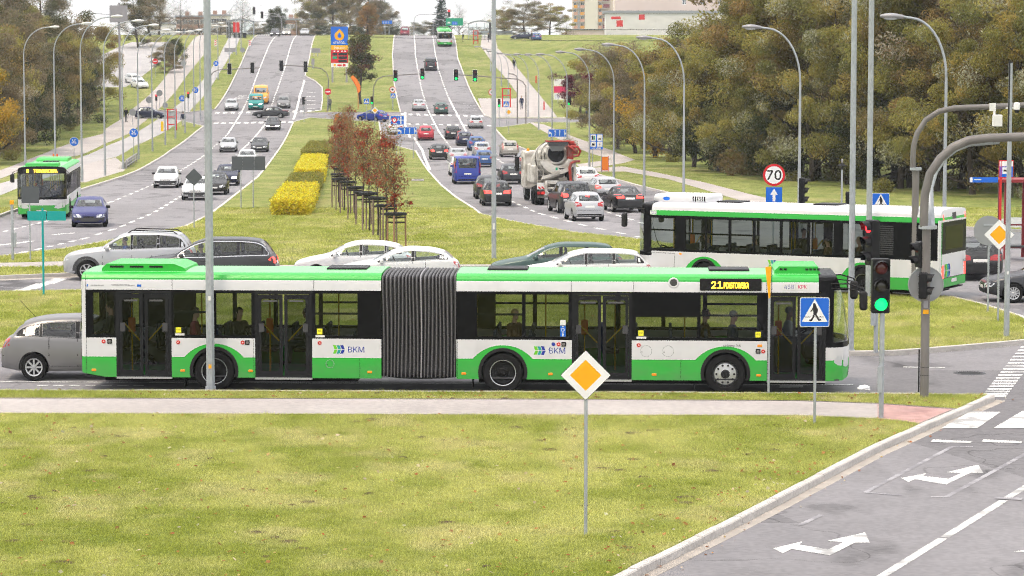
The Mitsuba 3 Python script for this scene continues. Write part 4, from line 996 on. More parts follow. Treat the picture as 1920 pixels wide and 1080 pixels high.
    if bellows:
        a, b = bellows
        ring = np.array(sec.buffer(-.04).exterior.segment if False else shapely.segmentize(sec.buffer(-.03, join_style=1).exterior, .14).coords)[:-1]
        cen = np.array([BW / 2, 1.65])
        nf = 20; us, ins = [], []
        for i in range(nf):
            for q in np.linspace(0, 1, 7)[:-1]:
                us.append(a + (b - a) * (i + q) / nf); ins.append(.075 * (1 - math.sin(PI * q) ** .6))
        us.append(b); ins.append(.075)
        rngb = np.random.default_rng(3); V = []
        for uu, d in zip(us, ins):
            dirs = cen - ring; ln = np.linalg.norm(dirs, axis=1, keepdims=True)
            wob = .012 * np.sin(ring[:, 1] * 3.1 + uu * 2.0)[:, None]
            q = ring + dirs / ln * d
            V.append(np.column_stack([np.full(len(q), uu) + (.02 * np.sin((ring[:, 1] - .34) * 1.25 + .8 * math.sin(uu * 9))) * (1 if 0 < us.index(uu) < len(us) - 1 else 0), q]))
        n = len(ring); v = np.vstack(V); f = []
        for i in range(len(us) - 1):
            for j in range(n):
                A_, B_, C_, D_ = i * n + j, i * n + (j + 1) % n, (i + 1) * n + (j + 1) % n, (i + 1) * n + j
                f += [[A_, B_, C_], [A_, C_, D_]]
        m = trimesh.Trimesh(v, np.array(f), process=False)
        P.add('bellows', m, 'm_bellows', 60)
        for i in range(nf):
            uu = a + (b - a) * (i + .5) / nf
            k = i * 6 + 3; rr = V[k] + np.column_stack([np.zeros(n), (ring - cen) / np.linalg.norm(ring - cen, axis=1, keepdims=True) * .002])
            loop = np.vstack([rr, rr[:1]])
            P.add('bellows__rib', tube(loop, .008 if i != nf // 2 - 0 else .018, 5, caps=False), 'm_bellows_rib' if i != nf // 2 else 'm_pale_grey', True)
        P.add('turntable', lathe([(0, .3), (1.0, .3), (1.0, .38), (0, .38)], 24).apply_translation([(a + b) / 2, BW / 2, 0]), 'm_bus_floor')
    P.L = L; P.O = O
    return P
def side_marks(P, items, y=-.001, face=-1):
    """small things on the right side: red buttons, card readers, amber lamps, seams, stickers"""
    for kind, u, z, *r in items:
        if kind == 'button':
            P.add('door_button', cat(disc_xz(u, z, .045, y, .012)), 'm_bright_red'); P.add('door_button__centre', disc_xz(u, z, .016, y - .012, .004), 'm_plate')
        elif kind == 'blue_button': P.add('ramp_button', disc_xz(u, z, .042, y, .012), 'm_logo_blue')
        elif kind == 'reader':
            m = prism(rrect(u - .055, u + .055, z - .055, z + .055, .012), .014, 'xz'); m.apply_translation([0, y - .014, 0]); P.add('card_reader', m, 'm_ink')
            m = prism(rrect(u - .03, u + .03, z - .03, z + .03, .008), .003, 'xz'); m.apply_translation([0, y - .017, 0]); P.add('card_reader__window', m, 'm_brown_steel')
        elif kind == 'amber':
            m = rbox(u - .055, u + .055, y - .012, y + .01, z - .028, z + .028, .01, 6); P.add('marker_lamp', m, 'm_marker_amber', 40)
        elif kind == 'seam': P.add('panel_seam', box(u - .004, u + .004, y - .002, y + .001, z, r[0]), 'm_black')
        elif kind == 'hatch':
            m = prism(sg.Point(u, z).buffer(r[0], quad_segs=10).difference(sg.Point(u, z).buffer(r[0] - .008, quad_segs=10)), .003, 'xz'); m.apply_translation([0, y - .003, 0]); P.add('filler_hatch', m, 'm_grey_paint')
            P.add('filler_hatch__lock', disc_xz(u - r[0] * .7, z - .02, .014, y - .001, .004, 8), 'm_ink')
        elif kind == 'sticker': m = box(u - r[0] / 2, u + r[0] / 2, y - .002, y + .002, z - r[1] / 2, z + r[1] / 2); P.add('sticker', m, r[2])
        elif kind == 'text': P.add('lettering', text_on(r[0], u, y, z, r[1], .003, width=r[3] if len(r) > 3 else None, bold=len(r) > 4), r[2])
# ---- the long articulated bus
hero = bus_proto(18.0, [3.14, 9.91, 15.08], [(.835, 2.144), (4.11, 5.45), (11.52, 12.91), (16.04, 17.39)],
                 [(.3, .8), (2.2, 3.05), (3.2, 4.03), (5.53, 6.52), (9.31, 10.36), (10.44, 11.44), (13.0, 14.42, 1.34, 1.84), (14.5, 15.93)],
                 [(.75, .9), (2.3, 3.2), (3.3, 4.2), (4.3, 5.3), (5.4, 6.5), (9.6, 10.5), (10.6, 11.5), (11.6, 12.5), (12.62, 13.6), (13.7, 14.6), (14.7, 15.9), (16.2, 17.3)],
                 bellows=(7.07, 8.83),
                 dividers=[(2.2, 3.05, 1.88, .03), (5.53, 6.52, 1.86, .03), (9.31, 10.36, 1.86, .03), (13.0, 14.42, 1.84, .03), (14.5, 15.93, 1.86, .03)] + [(a, b, 1.9, BW - .03) for a, b in ((5.4, 6.5), (9.6, 10.5), (10.6, 11.5), (11.6, 12.5), (12.62, 13.6), (14.7, 15.9))])
side_marks(hero, [('button', .54, 1.18), ('reader', .68, 1.18), ('button', 2.3, 1.17), ('button', 3.82, 1.17), ('reader', 3.93, 1.17), ('button', 5.63, 1.17), ('blue_button', 11.09, 1.17), ('button', 11.21, 1.17), ('reader', 11.33, 1.17), ('button', 13.07, 1.16), ('reader', 15.83, 1.03), ('button', 15.95, 1.03), ('amber', 15.87, 1.16),
                  ('amber', .3, .5), ('amber', 2.4, .5), ('amber', 4.0, .5), ('amber', 6.8, .49), ('amber', 9.0, .47), ('amber', 11.02, .47), ('amber', 13.43, .47), ('amber', 15.85, .47),
                  ('seam', 6.57, .36, .82), ('seam', 14.05, .36, .82), ('seam', .13, .4, 2.78), ('seam', 2.17, 2.41, 2.66), ('seam', 5.5, 2.41, 2.66), ('seam', 11.5, 2.41, 2.66), ('seam', 12.95, 2.41, 2.66), ('seam', 16.02, 2.41, 2.66), ('seam', 4.08, .36, 1.26), ('seam', 8.86, .36, 1.26), ('seam', 14.05, .82, .83), ('hatch', 13.24, 1.02, .135), ('hatch', 13.75, 1.02, .135), ('hatch', 5.87, .68, .1),
                  ('sticker', 2.31, 1.46, .125, .13, 'm_sticker_yellow'), ('sticker', 2.34, 1.355, .22, .05, 'm_plate'), ('sticker', 5.63, 1.44, .125, .13, 'm_sticker_yellow'), ('sticker', 5.64, 1.33, .22, .05, 'm_plate'), ('sticker', 13.12, 1.44, .125, .13, 'm_sticker_yellow'), ('sticker', 13.13, 1.335, .23, .045, 'm_plate'), ('sticker', 15.83, 1.42, .125, .13, 'm_sticker_yellow'),
                  ('sticker', 11.31, 1.68, .13, .12, 'm_plate'), ('sticker', 11.31, 1.53, .13, .15, 'm_sign_blue'), ('sticker', 11.31, 1.4, .13, .1, 'm_sign_blue'), ('sticker', .17, 2.5, .025, .06, 'm_sign_blue'), ('sticker', 1.39, 2.5, .09, .055, 'm_sign_blue'), ('sticker', .4, 2.505, .3, .016, 'm_pale_grey'), ('sticker', .95, 2.515, .42, .02, 'm_pale_grey'), ('sticker', 1.22, 2.5, .14, .014, 'm_pale_grey'),
                  ('sticker', 16.53, 2.535, .3, .16, 'm_plate'), ('sticker', 16.84, 2.535, .3, .16, 'm_plate')], y=-.004)
side_marks(hero, [('text', 16.42, 2.485, '458', .1, 'm_logo_blue', .22), ('text', 16.74, 2.495, 'KPK', .085, 'm_pink', .2, 1), ('text', 15.02, 1.135, 'Urbino 18', .05, 'm_ink', .4), ('text', 2.27, 1.45, 'oo', .05, 'm_ink', .08), ('text', 5.59, 1.43, 'oo', .05, 'm_ink', .08), ('text', 13.08, 1.43, 'oo', .05, 'm_ink', .08), ('text', 15.79, 1.41, 'oo', .05, 'm_ink', .08)], y=-.008)
hero.add('ramp_sign', cat(disc_xz(11.31, 1.585, .016, -.008, .003, 8), prism(sg.Point(11.305, 1.51).buffer(.042).difference(sg.Point(11.305, 1.51).buffer(.03)), .003, 'xz').apply_translation([0, -.011, 0]), disc_xz(11.31, 1.435, .013, -.008, .003, 8), box(11.295, 11.325, -.011, -.008, 1.36, 1.42)), 'm_sign_white')
logo(hero, 5.94, 1.02, -.004); logo(hero, 10.63, 1.02, -.004)
# display, vent, front number
hero.add('destination_display', prism(rrect(14.48, 15.9, 2.44, 2.72, .02), .05, 'xz').apply_translation([0, -.02, 0]), 'm_black')
hero.add('side_vent', cat(lathe([(.085, 0), (.105, .012), (.12, 0), (.12, -.03)], 24).apply_transform(trimesh.transformations.rotation_matrix(PI / 2, [1, 0, 0])).apply_translation([13.87, -.004, 2.62])), 'bus_white', 30)
hero.add('side_vent__grille', disc_xz(13.87, 2.62, .085, .0, .006), 'm_grey_trim')
def ac_unit(P, u0, u1, slots, z=2.83):
    pts = sg.Polygon([(u0, z - .06), (u1, z - .06), (u1 - .05, z + .05), (u1 - .3 if u1 - u0 > 1.6 else u1 - .08, z + .15), (u0 + .12, z + .15), (u0 + .02, z + .05)])
    m = prism(pts.buffer(-.02).buffer(.02), 1.7, 'xz'); m.apply_translation([0, .42, 0]); P.add('roof_unit', m, 'bus_green', 25)
    for a, b in slots: P.add('roof_unit__vent', box(a, b, .405, .43, z + .06, z + .105), 'm_black')
ac_unit(hero, .42, 2.45, [(.63, .95), (1.1, 1.42), (1.56, 1.88)])
ac_unit(hero, 16.2, 17.3, [(16.33, 16.4), (16.43, 16.5)] + [(16.93 + .09 * i, 16.99 + .09 * i) for i in range(4)])
K_ = thing('articulated_bus', 'long white and green articulated bus with black bellows across the road in front', 'bus')
a = np.array(G(153, 113 + CAM_H * 79.8)); b = np.array(G(1597, 113 + CAM_H * 81.0)); ang = math.atan2(b[1] - a[1], b[0] - a[0]); HERO_M = M4((a[0], a[1], 0), ang, (np.linalg.norm(b - a) / 18.0, 1, 1))
hero.stamp(K_, HERO_M)
lit(K_, 'led_text', text_on('21', 14.74, -.026, 2.495, .16, .004, True, .26), 'led_amber', HERO_M)
lit(K_, 'led_text', text_on('PIASTOWSKA', 15.03, -.026, 2.5, .13, .004, True, .58), 'led_amber', HERO_M)
# ---- single-deck buses
def solo(livery, front_text=None):
    return bus_proto(11.9, [2.9, 9.0], [(1.1, 2.3), (5.3, 6.6), (10.2, 11.35)], [(2.45, 3.6), (3.7, 5.1), (6.8, 8.0), (8.1, 9.9)],
                     [(2.9, 3.65), (4.0, 4.9), (5.0, 5.95), (6.05, 7.0), (7.1, 7.95), (8.05, 8.9), (8.98, 9.75), (10.15, 11.15)], livery=livery,
                     dividers=[(7.1, 7.95, 1.86, BW - .03), (8.05, 8.9, 1.86, BW - .03), (8.98, 9.75, 1.86, BW - .03), (10.15, 11.15, 1.95, BW - .03)])
s755 = solo('white_roof')
YB = BW + .004
def far_side(P, kind, u, z, *r):
    if kind == 'text': P.add('lettering', text_on(r[0], u, YB, z, r[1], .003, width=r[3] if len(r) > 3 else None, face=1), r[2])
    elif kind == 'sticker': P.add('sticker', box(u - r[0] / 2, u + r[0] / 2, YB - .004, YB + .002, z - r[1] / 2, z + r[1] / 2), r[2])
    elif kind == 'amber': P.add('marker_lamp', rbox(u - .055, u + .055, BW - .01, BW + .012, z - .028, z + .028, .01, 6), 'm_marker_amber', 40)
logo(s755, 6.5, .98, YB, .26, face=1, text='BKM', th=.18)
far_side(s755, 'sticker', 11.05, 2.5, .26, .13, 'm_plate'); far_side(s755, 'text', 11.15, 2.455, '755', .09, 'm_logo_blue', .2)
far_side(s755, 'amber', 9.95, 1.2); far_side(s755, 'amber', 8.1, .55); far_side(s755, 'amber', 4.4, .55)
for uu, z0, z1 in ((10.2, .72, 1.22), (2.2, .4, 1.2), (5.6, .36, .72)): s755.add('panel_seam', box(uu - .006, uu + .006, YB - .004, YB + .0005, z0, z1), 'm_grey_trim')
s755.add('panel_seam', box(10.2, 11.3, YB - .004, YB + .0005, 1.205, 1.217), 'm_grey_trim')
for i in range(14): s755.add('engine_vent__slat' if i else 'engine_vent', box(1.75, 2.55, YB - .004, YB + .006, 1.42 + i * .065, 1.45 + i * .065), 'm_grey_trim')
tri = sg.Polygon([(0, 0), (.42, 0), (.36, .16), (.29, .28), (.21, .33), (.13, .28), (.06, .16)]); m = prism(tri, .003, 'xz'); m.vertices = m.vertices * [-1, 1, 1] + [5.75, YB, .75]; m.invert(); s755.add('poster', m, 'm_bright_red')
m = rbox(9.2, 11.35, .55, 2.0, 2.78, 3.07, .1, 8); s755.add('roof_unit', m, 'bus_white', 35)
for i in range(6): s755.add('roof_unit__vent', box(9.25 + i * .09, 9.29 + i * .09, 1.99, 2.006, 2.86, 3.02), 'm_black')
m = prism(sg.Point(0, 0).buffer(.1, quad_segs=8), .004, 'xz'); m.vertices = m.vertices * [1.4, 1, .6] + [10.8, 2.001, 2.93]; s755.add('badge', m, 'm_sign_blue')
# writing on the tail
def rear_text(P, s, y, z, h, m_, w):
    m = meshkit.text_mesh(s, h, .003); ww = m.bounds[1][0] - m.bounds[0][0]; v = m.vertices.copy(); v[:, 0] = (v[:, 0] - m.bounds[0][0]) * w / ww
    m.vertices = np.stack([-.032 - v[:, 2], y - v[:, 0], z + v[:, 1]], 1); P.add('lettering', m, m_)
rear_text(s755, '755', .42, 1.1, .1, 'm_ink', .22)
for i, c in enumerate(['m_logo_green', 'm_logo_teal', 'm_logo_blue']):
    for q in (1, -1):
        pts = np.array([(0, .2), (.13, .2), (.2, .015), (.07, .015)]) * [1, q] + [i * .15, 0]
        m = prism(sg.Polygon(pts), .004, 'xz'); v = m.vertices.copy(); m.vertices = np.stack([-.036 + v[:, 1], 2.2 - v[:, 0], .95 + v[:, 2]], 1); s755.add('logo_chevron', m, c)
t = thing('single_deck_bus', 'white single-deck bus with a thin green stripe turning behind the traffic lights', 'bus')
fl, rl = np.array(At(1188, 90.6)), np.array(At(1768, 85.5)); h = math.atan2(fl[1] - rl[1], fl[0] - rl[0])
c = rl - np.array([-math.sin(h), math.cos(h), 0]) * BW    # the left side runs from rear left to front left
S755_M = M4((c[0], c[1], 0), h, (np.linalg.norm(fl - rl) / 11.9, 1.03, 1.055)); s755.stamp(t, S755_M)
for kk in list(scene):
    if kk.startswith(t + '__tail_light'): scene[kk]['emitter'] = LAMPS['brake_light']; scene[kk]['bsdf'] = {'type': 'ref', 'id': 'm_brake_light'}
sgreen = solo('green_roof'); ac_unit(sgreen, 9.6, 11.2, [(9.9 + .2 * i, 10.02 + .2 * i) for i in range(4)]); ac_unit(sgreen, .8, 4.2, [(1.2, 1.6), (2.0, 2.4)])
t = thing('single_deck_bus', 'white and green bus with amber number 8 coming down the left carriageway', 'bus')
h = math.radians(-84.5); fc = np.array(G(78, 412)); fw = np.array([math.cos(h), math.sin(h), 0]); lf = np.array([-math.sin(h), math.cos(h), 0])
o = fc - fw * 11.9 - lf * BW / 2; B8_M = M4((o[0], o[1], zy(fc[1] + 6)), h); sgreen.stamp(t, B8_M)
def front_led(t, M, s, y, z, hh, w, L=11.9):
    m = meshkit.text_mesh(s, hh, .004, True); ww = m.bounds[1][0] - m.bounds[0][0]; v = m.vertices.copy(); v[:, 0] = (v[:, 0] - m.bounds[0][0]) * w / ww
    zz = z + v[:, 1]; m.vertices = np.stack([L - .24 - (zz - 2.5) * .42 + v[:, 2], y + v[:, 0], zz], 1); lit(t, 'led_text', m, 'led_amber', M)
front_led(t, B8_M, '8', .5, 2.52, .16, .14); front_led(t, B8_M, 'TOWAROWA', .86, 2.52, .16, 1.25)
t = thing('single_deck_bus', 'small far bus with green roof climbing near the hilltop', 'bus')
h = math.radians(93); rc = np.array(At(835, 474)); fw = np.array([math.cos(h), math.sin(h), 0]); lf = np.array([-math.sin(h), math.cos(h), 0]); o = rc - lf * BW / 2
sgreen.stamp(t, M4((o[0], o[1], zy(rc[1]) + .05), h, ry=-math.atan2(zy(rc[1] + 9) - zy(rc[1]), 9)))
# ================================================================ concrete mixer
mat('m_mixer', proc(lambda p, n, uv: mix((.34, .32, .28), (.6, .58, .54), smoothstep(.3, .7, fbm(p.x * 2.5, p.y * 2.5, p.z * 2.5, 4)))), .7)
mat('m_mixer_dark', proc(lambda p, n, uv: mix((.07, .065, .06), (.25, .23, .2), smoothstep(.35, .75, fbm(p.x * 3, p.y * 3, p.z * 3, 4)))), .8)
mat('m_boom_red', proc(lambda p, n, uv: mix((.4, .035, .025), (.2, .1, .08), smoothstep(.45, .8, fbm(p.x * 3, p.y * 3, p.z * 3, 3)))), .5)
def mixer():
    P = Proto()
    P.add('chassis', cat(box(.2, 8.2, -.45, -.3, .85, 1.1), box(.2, 8.2, .3, .45, .85, 1.1), box(.15, .4, -1.1, 1.1, .8, 1.0)), 'm_mixer_dark')
    ax = np.array([.9, 0, 3.02]); d = np.array([math.cos(.24), 0, -math.sin(.24)])
    prof = [(.0, .1), (.52, .0), (.62, .0), (.66, .12), (.78, .5), (1.02, 1.2), (1.17, 1.9), (1.18, 2.8), (1.05, 3.6), (.75, 4.4), (.55, 4.7), (0, 4.75)]
    dr_ = lathe(prof, 40); dr_.apply_transform(trimesh.geometry.align_vectors([0, 0, 1], d)); dr_.apply_translation(ax); P.add('drum', dr_, 'm_mixer', 30)
    for q, r in ((.55, .83), (1.3, 1.07)):
        rg = lathe([(r, -.05), (r + .035, -.03), (r + .035, .03), (r, .05)], 40); rg.apply_transform(trimesh.geometry.align_vectors([0, 0, 1], d)); rg.apply_translation(ax + d * q); P.add('drum__hoop', rg, 'm_mixer_dark', 30)
    mouth = lathe([(0, 0), (.5, 0)], 28); mouth.apply_transform(trimesh.geometry.align_vectors([0, 0, 1], -d)); mouth.apply_translation(ax - d * .012); P.add('drum__mouth', mouth, 'm_black')
    # hopper
    fun = m3.Manifold.hull_points([(x, y, 3.78) for x in (-.1, .75) for y in (-.62, .62)] + [(x, y, 3.2) for x in (.35, .75) for y in (-.28, .28)])
    P.add('hopper', to_tm(fun), 'm_grey_paint'); P.add('hopper__rim', cat(box(-.14, .8, -.68, -.6, 3.76, 3.84), box(-.14, .8, .6, .68, 3.76, 3.84), box(-.16, -.08, -.6, .6, 3.75, 3.83)), 'm_boom_red')
    P.add('hopper__lip', box(-.13, -.1, -.58, .58, 3.52, 3.74), 'm_grey_trim')
    th = np.linspace(math.radians(200), math.radians(340), 20)
    cres = sg.Polygon([(1.15 * math.cos(a), 3.1 + 1.25 * math.sin(a)) for a in th] + [(.62 * math.cos(a), 2.98 + .62 * math.sin(a)) for a in th[::-1]])
    P.add('discharge_plate', prism(cres, .05, 'yz').apply_translation([-.05, 0, 0]), 'm_mixer')
    P.add('discharge_plate__emblem', box(-.06, -.052, .02, .14, 2.1, 2.25), 'm_sign_green'); P.add('discharge_plate__lettering', cat(box(-.06, -.052, -.38, -.04, 2.17, 2.22), box(-.06, -.052, -.3, -.06, 2.1, 2.13)), 'm_ink')
    P.add('chute', to_tm(m3.Manifold.hull_points([(-.25, -.1, 1.9), (-.25, .1, 1.95), (-.2, 1.0, 1.55), (-.2, .95, 1.75), (.2, -.1, 1.75), (.2, 1.0, 1.4), (-.25, -.1, 2.05)])), 'm_mixer')
    P.add('chute', to_tm(m3.Manifold.hull_points([(-.2, -.55, 1.35), (-.2, -.1, 1.45), (-.25, -.5, 1.7), (-.2, 0, 1.65), (.2, -.5, 1.35), (.2, 0, 1.4)])), 'm_mixer_dark')
    P.add('support_frame', cat(tube([(.3, -.95, 1.0), (.55, -.8, 2.6), (.7, -.7, 3.1)], .07, 8), tube([(.3, .95, 1.0), (.55, .8, 2.6), (.7, .7, 3.1)], .07, 8), box(.2, .5, -1.0, 1.0, 1.0, 1.14)), 'm_mixer_dark', 40)
    P.add('rear_beam', rbox(-.1, .12, -.45, .75, 1.28, 1.5, .03, 6), 'm_mixer'); P.add('rear_beam', rbox(-.1, .12, -.45, .75, .98, 1.1, .03, 6), 'm_mixer')
    P.add('pump_pipe', cat(tube([(-.15, .72, 1.5), (-.18, .72, .9), (-.18, .6, .72), (-.18, .4, .66), (-.15, -.7, .62)], .085, 10)), 'm_mixer', True)
    for y in (-1.0, 1.0):
        P.add('light_board', box(-.06, -.02, y - .24, y + .24, .98, 1.36), 'm_plate')
        for i in range(2):
            q = sg.Polygon([(y - .22 + .2 * i, 1.0), (y - .1 + .2 * i, 1.0), (y + .02 + .2 * i, 1.14), (y - .1 + .2 * i, 1.14)]); P.add('light_board__stripe', prism(q, .006, 'yz').apply_translation([-.068, 0, 0]), 'm_bright_red')
        P.add('mud_guard', box(-.05, 1.3, y - .26, y + .26, 1.0, 1.03) if False else prism(sg.Point(.75, .53).buffer(.66, quad_segs=8).difference(sg.Point(.75, .53).buffer(.6, quad_segs=8)).intersection(sg.box(0, .75, 2, 2)), .52, 'xz').apply_translation([0, y - .26, 0]), 'm_trim')
        P.add('tail_light', rbox(-.08, .0, y - .23, y - .02, .68, .84, .02, 6), 'm_brake_light'); P.add('tail_light', rbox(-.08, .0, y + .02, y + .23, .68, .84, .02, 6), 'm_lamp_red')
    P.add('underrun_bar', box(-.05, .08, -1.2, 1.2, .48, .62), 'm_mixer_dark'); P.add('number_plate', box(-.12, -.105, -.5, -.02, 1.14, 1.26), 'm_plate')
    P.add('air_tank', lathe([(0, -.3), (.14, -.28), (.14, .28), (0, .3)], 16, 'y').apply_translation([.1, -.35, .9]), 'm_sign_blue', 40)
    for x in (.75, 2.1, 6.9):
        for y in (-1.02, 1.02):
            ty = lathe([(.3, -.26), (.5, -.26), (.53, -.2), (.53, -.04), (.45, -.0), (.53, .04), (.53, .2), (.5, .26), (.3, .26)] if x < 4 else [(.3, -.15), (.5, -.15), (.53, -.1), (.53, .1), (.5, .15), (.3, .15)], 28, 'y'); ty.apply_translation([x, y, .53]); P.add('wheel', ty, 'm_rubber', 35)
            hb = lathe([(0, .0), (.3, .0)], 20); hb.apply_transform(trimesh.transformations.rotation_matrix(-PI / 2 * np.sign(y), [1, 0, 0])); hb.apply_translation([x, y + np.sign(y) * .12, .53]); P.add('wheel__rim', hb, 'm_grey_paint')
    # folded boom on the right
    P.add('pump_boom', cat(rbox(.1, 6.5, -1.1, -.72, 3.35, 3.66, .04, 6), rbox(.4, 6.2, -1.25, -.95, 3.0, 3.3, .04, 6), rbox(.2, .7, -.95, -.6, 2.7, 3.5, .05, 6), rbox(-.05, .55, -.98, -.62, 3.62, 3.8, .05, 6)), 'm_boom_red', 30)
    P.add('pump_boom__hose', cat(tube([(-.1, -.75, 3.5), (-.2, -1.15, 3.45), (-.2, -1.3, 3.2), (-.1, -1.2, 2.95), (-.1, -.9, 2.9)], .075, 10), tube([(-.15, -.55, 3.55), (-.2, -.85, 3.35), (-.15, -1.05, 3.15)], .06, 8)), 'm_boom_red', True)
    P.add('pump_pipe', tube([(-.1, -1.28, 2.62), (-.15, -.95, 2.62), (-.15, -.75, 2.5), (-.12, -.68, 2.2), (-.1, -.75, 1.4)], .085, 10), 'm_boom_red', True)
    P.add('pump_pipe', tube([(0, -1.0, 2.6), (0, -1.02, 1.2), (-.05, -.85, 1.0)], .07, 8), 'm_mixer', True)
    P.add('water_tank', rbox(1.6, 2.6, -1.15, -.75, 1.4, 2.5, .08, 8), 'm_trim', 40); P.add('side_tank', rbox(2.2, 5.4, .85, 1.2, 1.2, 2.3, .1, 8), 'm_mixer', 40)
    lad = [tube([(.1, y, 1.0), (.15, y, 3.4)], .025, 6) for y in (.85, 1.2)] + [tube([(.11 + .0, .85, 1.2 + .3 * i), (.11, 1.2, 1.2 + .3 * i)], .018, 6) for i in range(8)] + [tube([(.15, 1.2, 3.4), (.15, .4, 3.4)], .025, 6)]
    P.add('ladder', cat(lad), 'm_mixer', True)
    cab = to_man(rbox(6.2, 8.3, -1.22, 1.22, .7, 3.0, .12, 8)) - mbox(8.0, 8.6, -1.05, 1.05, 1.75, 2.75) - mbox(7.0, 7.9, -2, 2, 1.8, 2.6)
    P.add('cab', to_tm(cab), 'm_mixer', 30)
    for y in (-1.5, 1.5): P.add('mirror', rbox(7.9, 8.05, y - .12, y + .12, 1.7, 2.6, .04, 6), 'm_trim', 40)
    P.add('beacon', lathe([(0, .2), (.08, .15), (.09, 0)], 12).apply_translation([6.5, 1.0, 3.0]), 'm_marker_amber', 40)
    return P
t = thing('mixer_truck', 'dirty white concrete mixer with a folded red pump boom in the queue', 'truck')
h = math.radians(R + 3); g0 = np.array(G(1046, 385)); mixer().stamp(t, M4((g0[0], g0[1], zy(g0[1] + 3)), h))
ORDW = ['first', 'second', 'third', 'fourth', 'fifth', 'sixth', 'seventh', 'eighth', 'ninth', 'tenth', 'eleventh', 'twelfth', 'thirteenth', 'fourteenth', 'fifteenth', 'sixteenth', 'seventeenth', 'eighteenth']
# ================================================================ posts, lamps, signals, signs
def pole_d(base, dz=.12): return np.array(G(base[0], base[1], dz))
def street_lamp(base, H, arm, label, group, dirx=1, r0=.1, r1=.045, cat_='street lamp', straight=False):
    """tapered post, bent arm and lamp head; the arm reaches along x"""
    t = thing('street_lamp', label, cat_, group); b = np.asarray(base, float)
    R_ = min(arm * .95, 1.9); hz = H - .35
    part(t, 'post', tube([b + [0, 0, -.2], b + [0, 0, .9], b + [0, 0, 1.0], b + [0, 0, hz - R_ * 1.25]], [r0, r0, r0 * .8, r1 * 1.1], 10), 'm_galv', True)
    ang = np.linspace(0, PI / 2 * .97, 10)
    pts = [b + [dirx * (arm - .45) * (1 - math.cos(a)), 0, hz - R_ * 1.25 + (R_ * 1.25) * math.sin(a)] for a in ang]
    pts += [b + [dirx * (arm - .2), 0, hz + .04]]
    part(t, 'arm', tube(pts, r1, 8), 'm_galv', True)
    tip = pts[-1]
    head = m3.Manifold.batch_hull([m3.Manifold.sphere(.07, 10).translate(list(tip + [dirx * .0, 0, 0])), m3.Manifold.sphere(1, 14).scale([.3, .17, .11]).translate(list(tip + [dirx * .42, 0, .03])), m3.Manifold.sphere(.06, 8).translate(list(tip + [dirx * .75, 0, .03]))])
    part(t, 'lamp_head', to_tm(head), 'm_plate' if dirx > 0 else 'm_pale_grey', 40)
    part(t, 'lamp_glass', to_tm(m3.Manifold.sphere(1, 12).scale([.26, .13, .07]).translate(list(tip + [dirx * .42, 0, -.045]))), 'm_lamp_clear', 40)
    part(t, 'hatch', box(b[0] - .05, b[0] + .05, b[1] - r0 - .012, b[1] - r0 + .02, b[2] + .5, b[2] + .85), 'm_galv')
    return t
LL = [(47.5, 314, 'leftmost street lamp, its head above the view'), (104, 325, 'street lamp whose post rises behind the oncoming bus number 8'), (154, 343, 'street lamp right of the oncoming bus, third from the left edge'), (197, 332, 'street lamp over the grass strip beside the left carriageway, fourth from the left edge'), (231, 320, 'street lamp standing by the low railing, fifth from the left edge'), (260, 301, None), (286, 286, None), (310, 274, None), (329, 262, None), (347, 251, None), (364, 239.5, None), (376, 226, None), (387, 190, None), (409, 150, None), (430, 125, None), (443, 104, None), (452, 92, None)]
for x, y, lab in LL:
    b = np.array(G(x, y)); b[2] += .1
    street_lamp(b, 12.2 if y > 200 else 10.5, 2.5, lab or f'grey street lamp of the left row, {ORDW[LL.index((x, y, lab))]} counted from the near end', 'street lamps of the left row' if not lab else 'street lamps of the left row', 1)
RL = [(1772, 95, 1697, 15), (1499, 117, 1430, 38), (1282, 143, 1225, 60), (1208, 170, 1155, 75), (1151, 198, 1100, 85), (1105, 226, 1062, 91), (1063, 254, 1023, 96), (1035, 282, 1000, 97), (1010, 310, 978, 97), (990, 336, 960, 98), (970, 356, 945, 96), (953, 374, 925, 92), (940, 395, 915, 88), (920, 420, 900, 84)]
RLAB = ['rightmost street lamp, above the tail of the turning bus', 'street lamp rising right of the round 70 sign', 'street lamp left of the 70 sign, third from the right', 'street lamp against the trees left of three taller ones, fourth from the right', 'street lamp behind the orange board, fifth from the right']
for i, (x, D, hx, hy) in enumerate(RL):
    b = At(x, D, .1); H = Hat(hx, hy, D)[2] - b[2]; arm = (x - hx) / FPX * D + .35
    street_lamp(b, H, arm, RLAB[i] if i < 5 else f'grey street lamp of the right row, {ORDW[i]} counted from the near end', 'street lamps of the right row', -1)
def tall_post(base, H, label, top=.07, bot=.1, extra=None):
    b = pole_d(base); t = thing('lamp_post', label, 'lamp post')
    n = 8
    part(t, 'post', tube([b + [0, 0, -.1], b + [0, 0, 1.6], b + [0, 0, H]], [bot, bot * .97, top], n), 'm_galv', 20)
    part(t, 'foot', tube([b + [0, 0, -.1], b + [0, 0, .05]], bot * 1.25, n), 'm_galv', 20)
    ang = np.linspace(0, PI / 2, 8)
    part(t, 'arm', tube([b + [.9 * (1 - math.cos(a)), 0, H + .9 * math.sin(a)] for a in ang] + [b + [1.4, 0, H + .92]], .04, 8), 'm_galv', True)
    part(t, 'lamp_head', rbox(b[0] + 1.3, b[0] + 2.0, b[1] - .15, b[1] + .15, b[2] + H + .85, b[2] + H + .99, .05, 8), 'm_plate', 40)
    part(t, 'door', box(b[0] - .05, b[0] + .05, b[1] - bot - .004, b[1] - bot + .05, b[2] + .55, b[2] + .95), 'm_galv')
    return t, b
t, b = tall_post((395, 728), 10.5, 'thick grey lamp post in front of the rear wheel of the articulated bus', .085, .105)
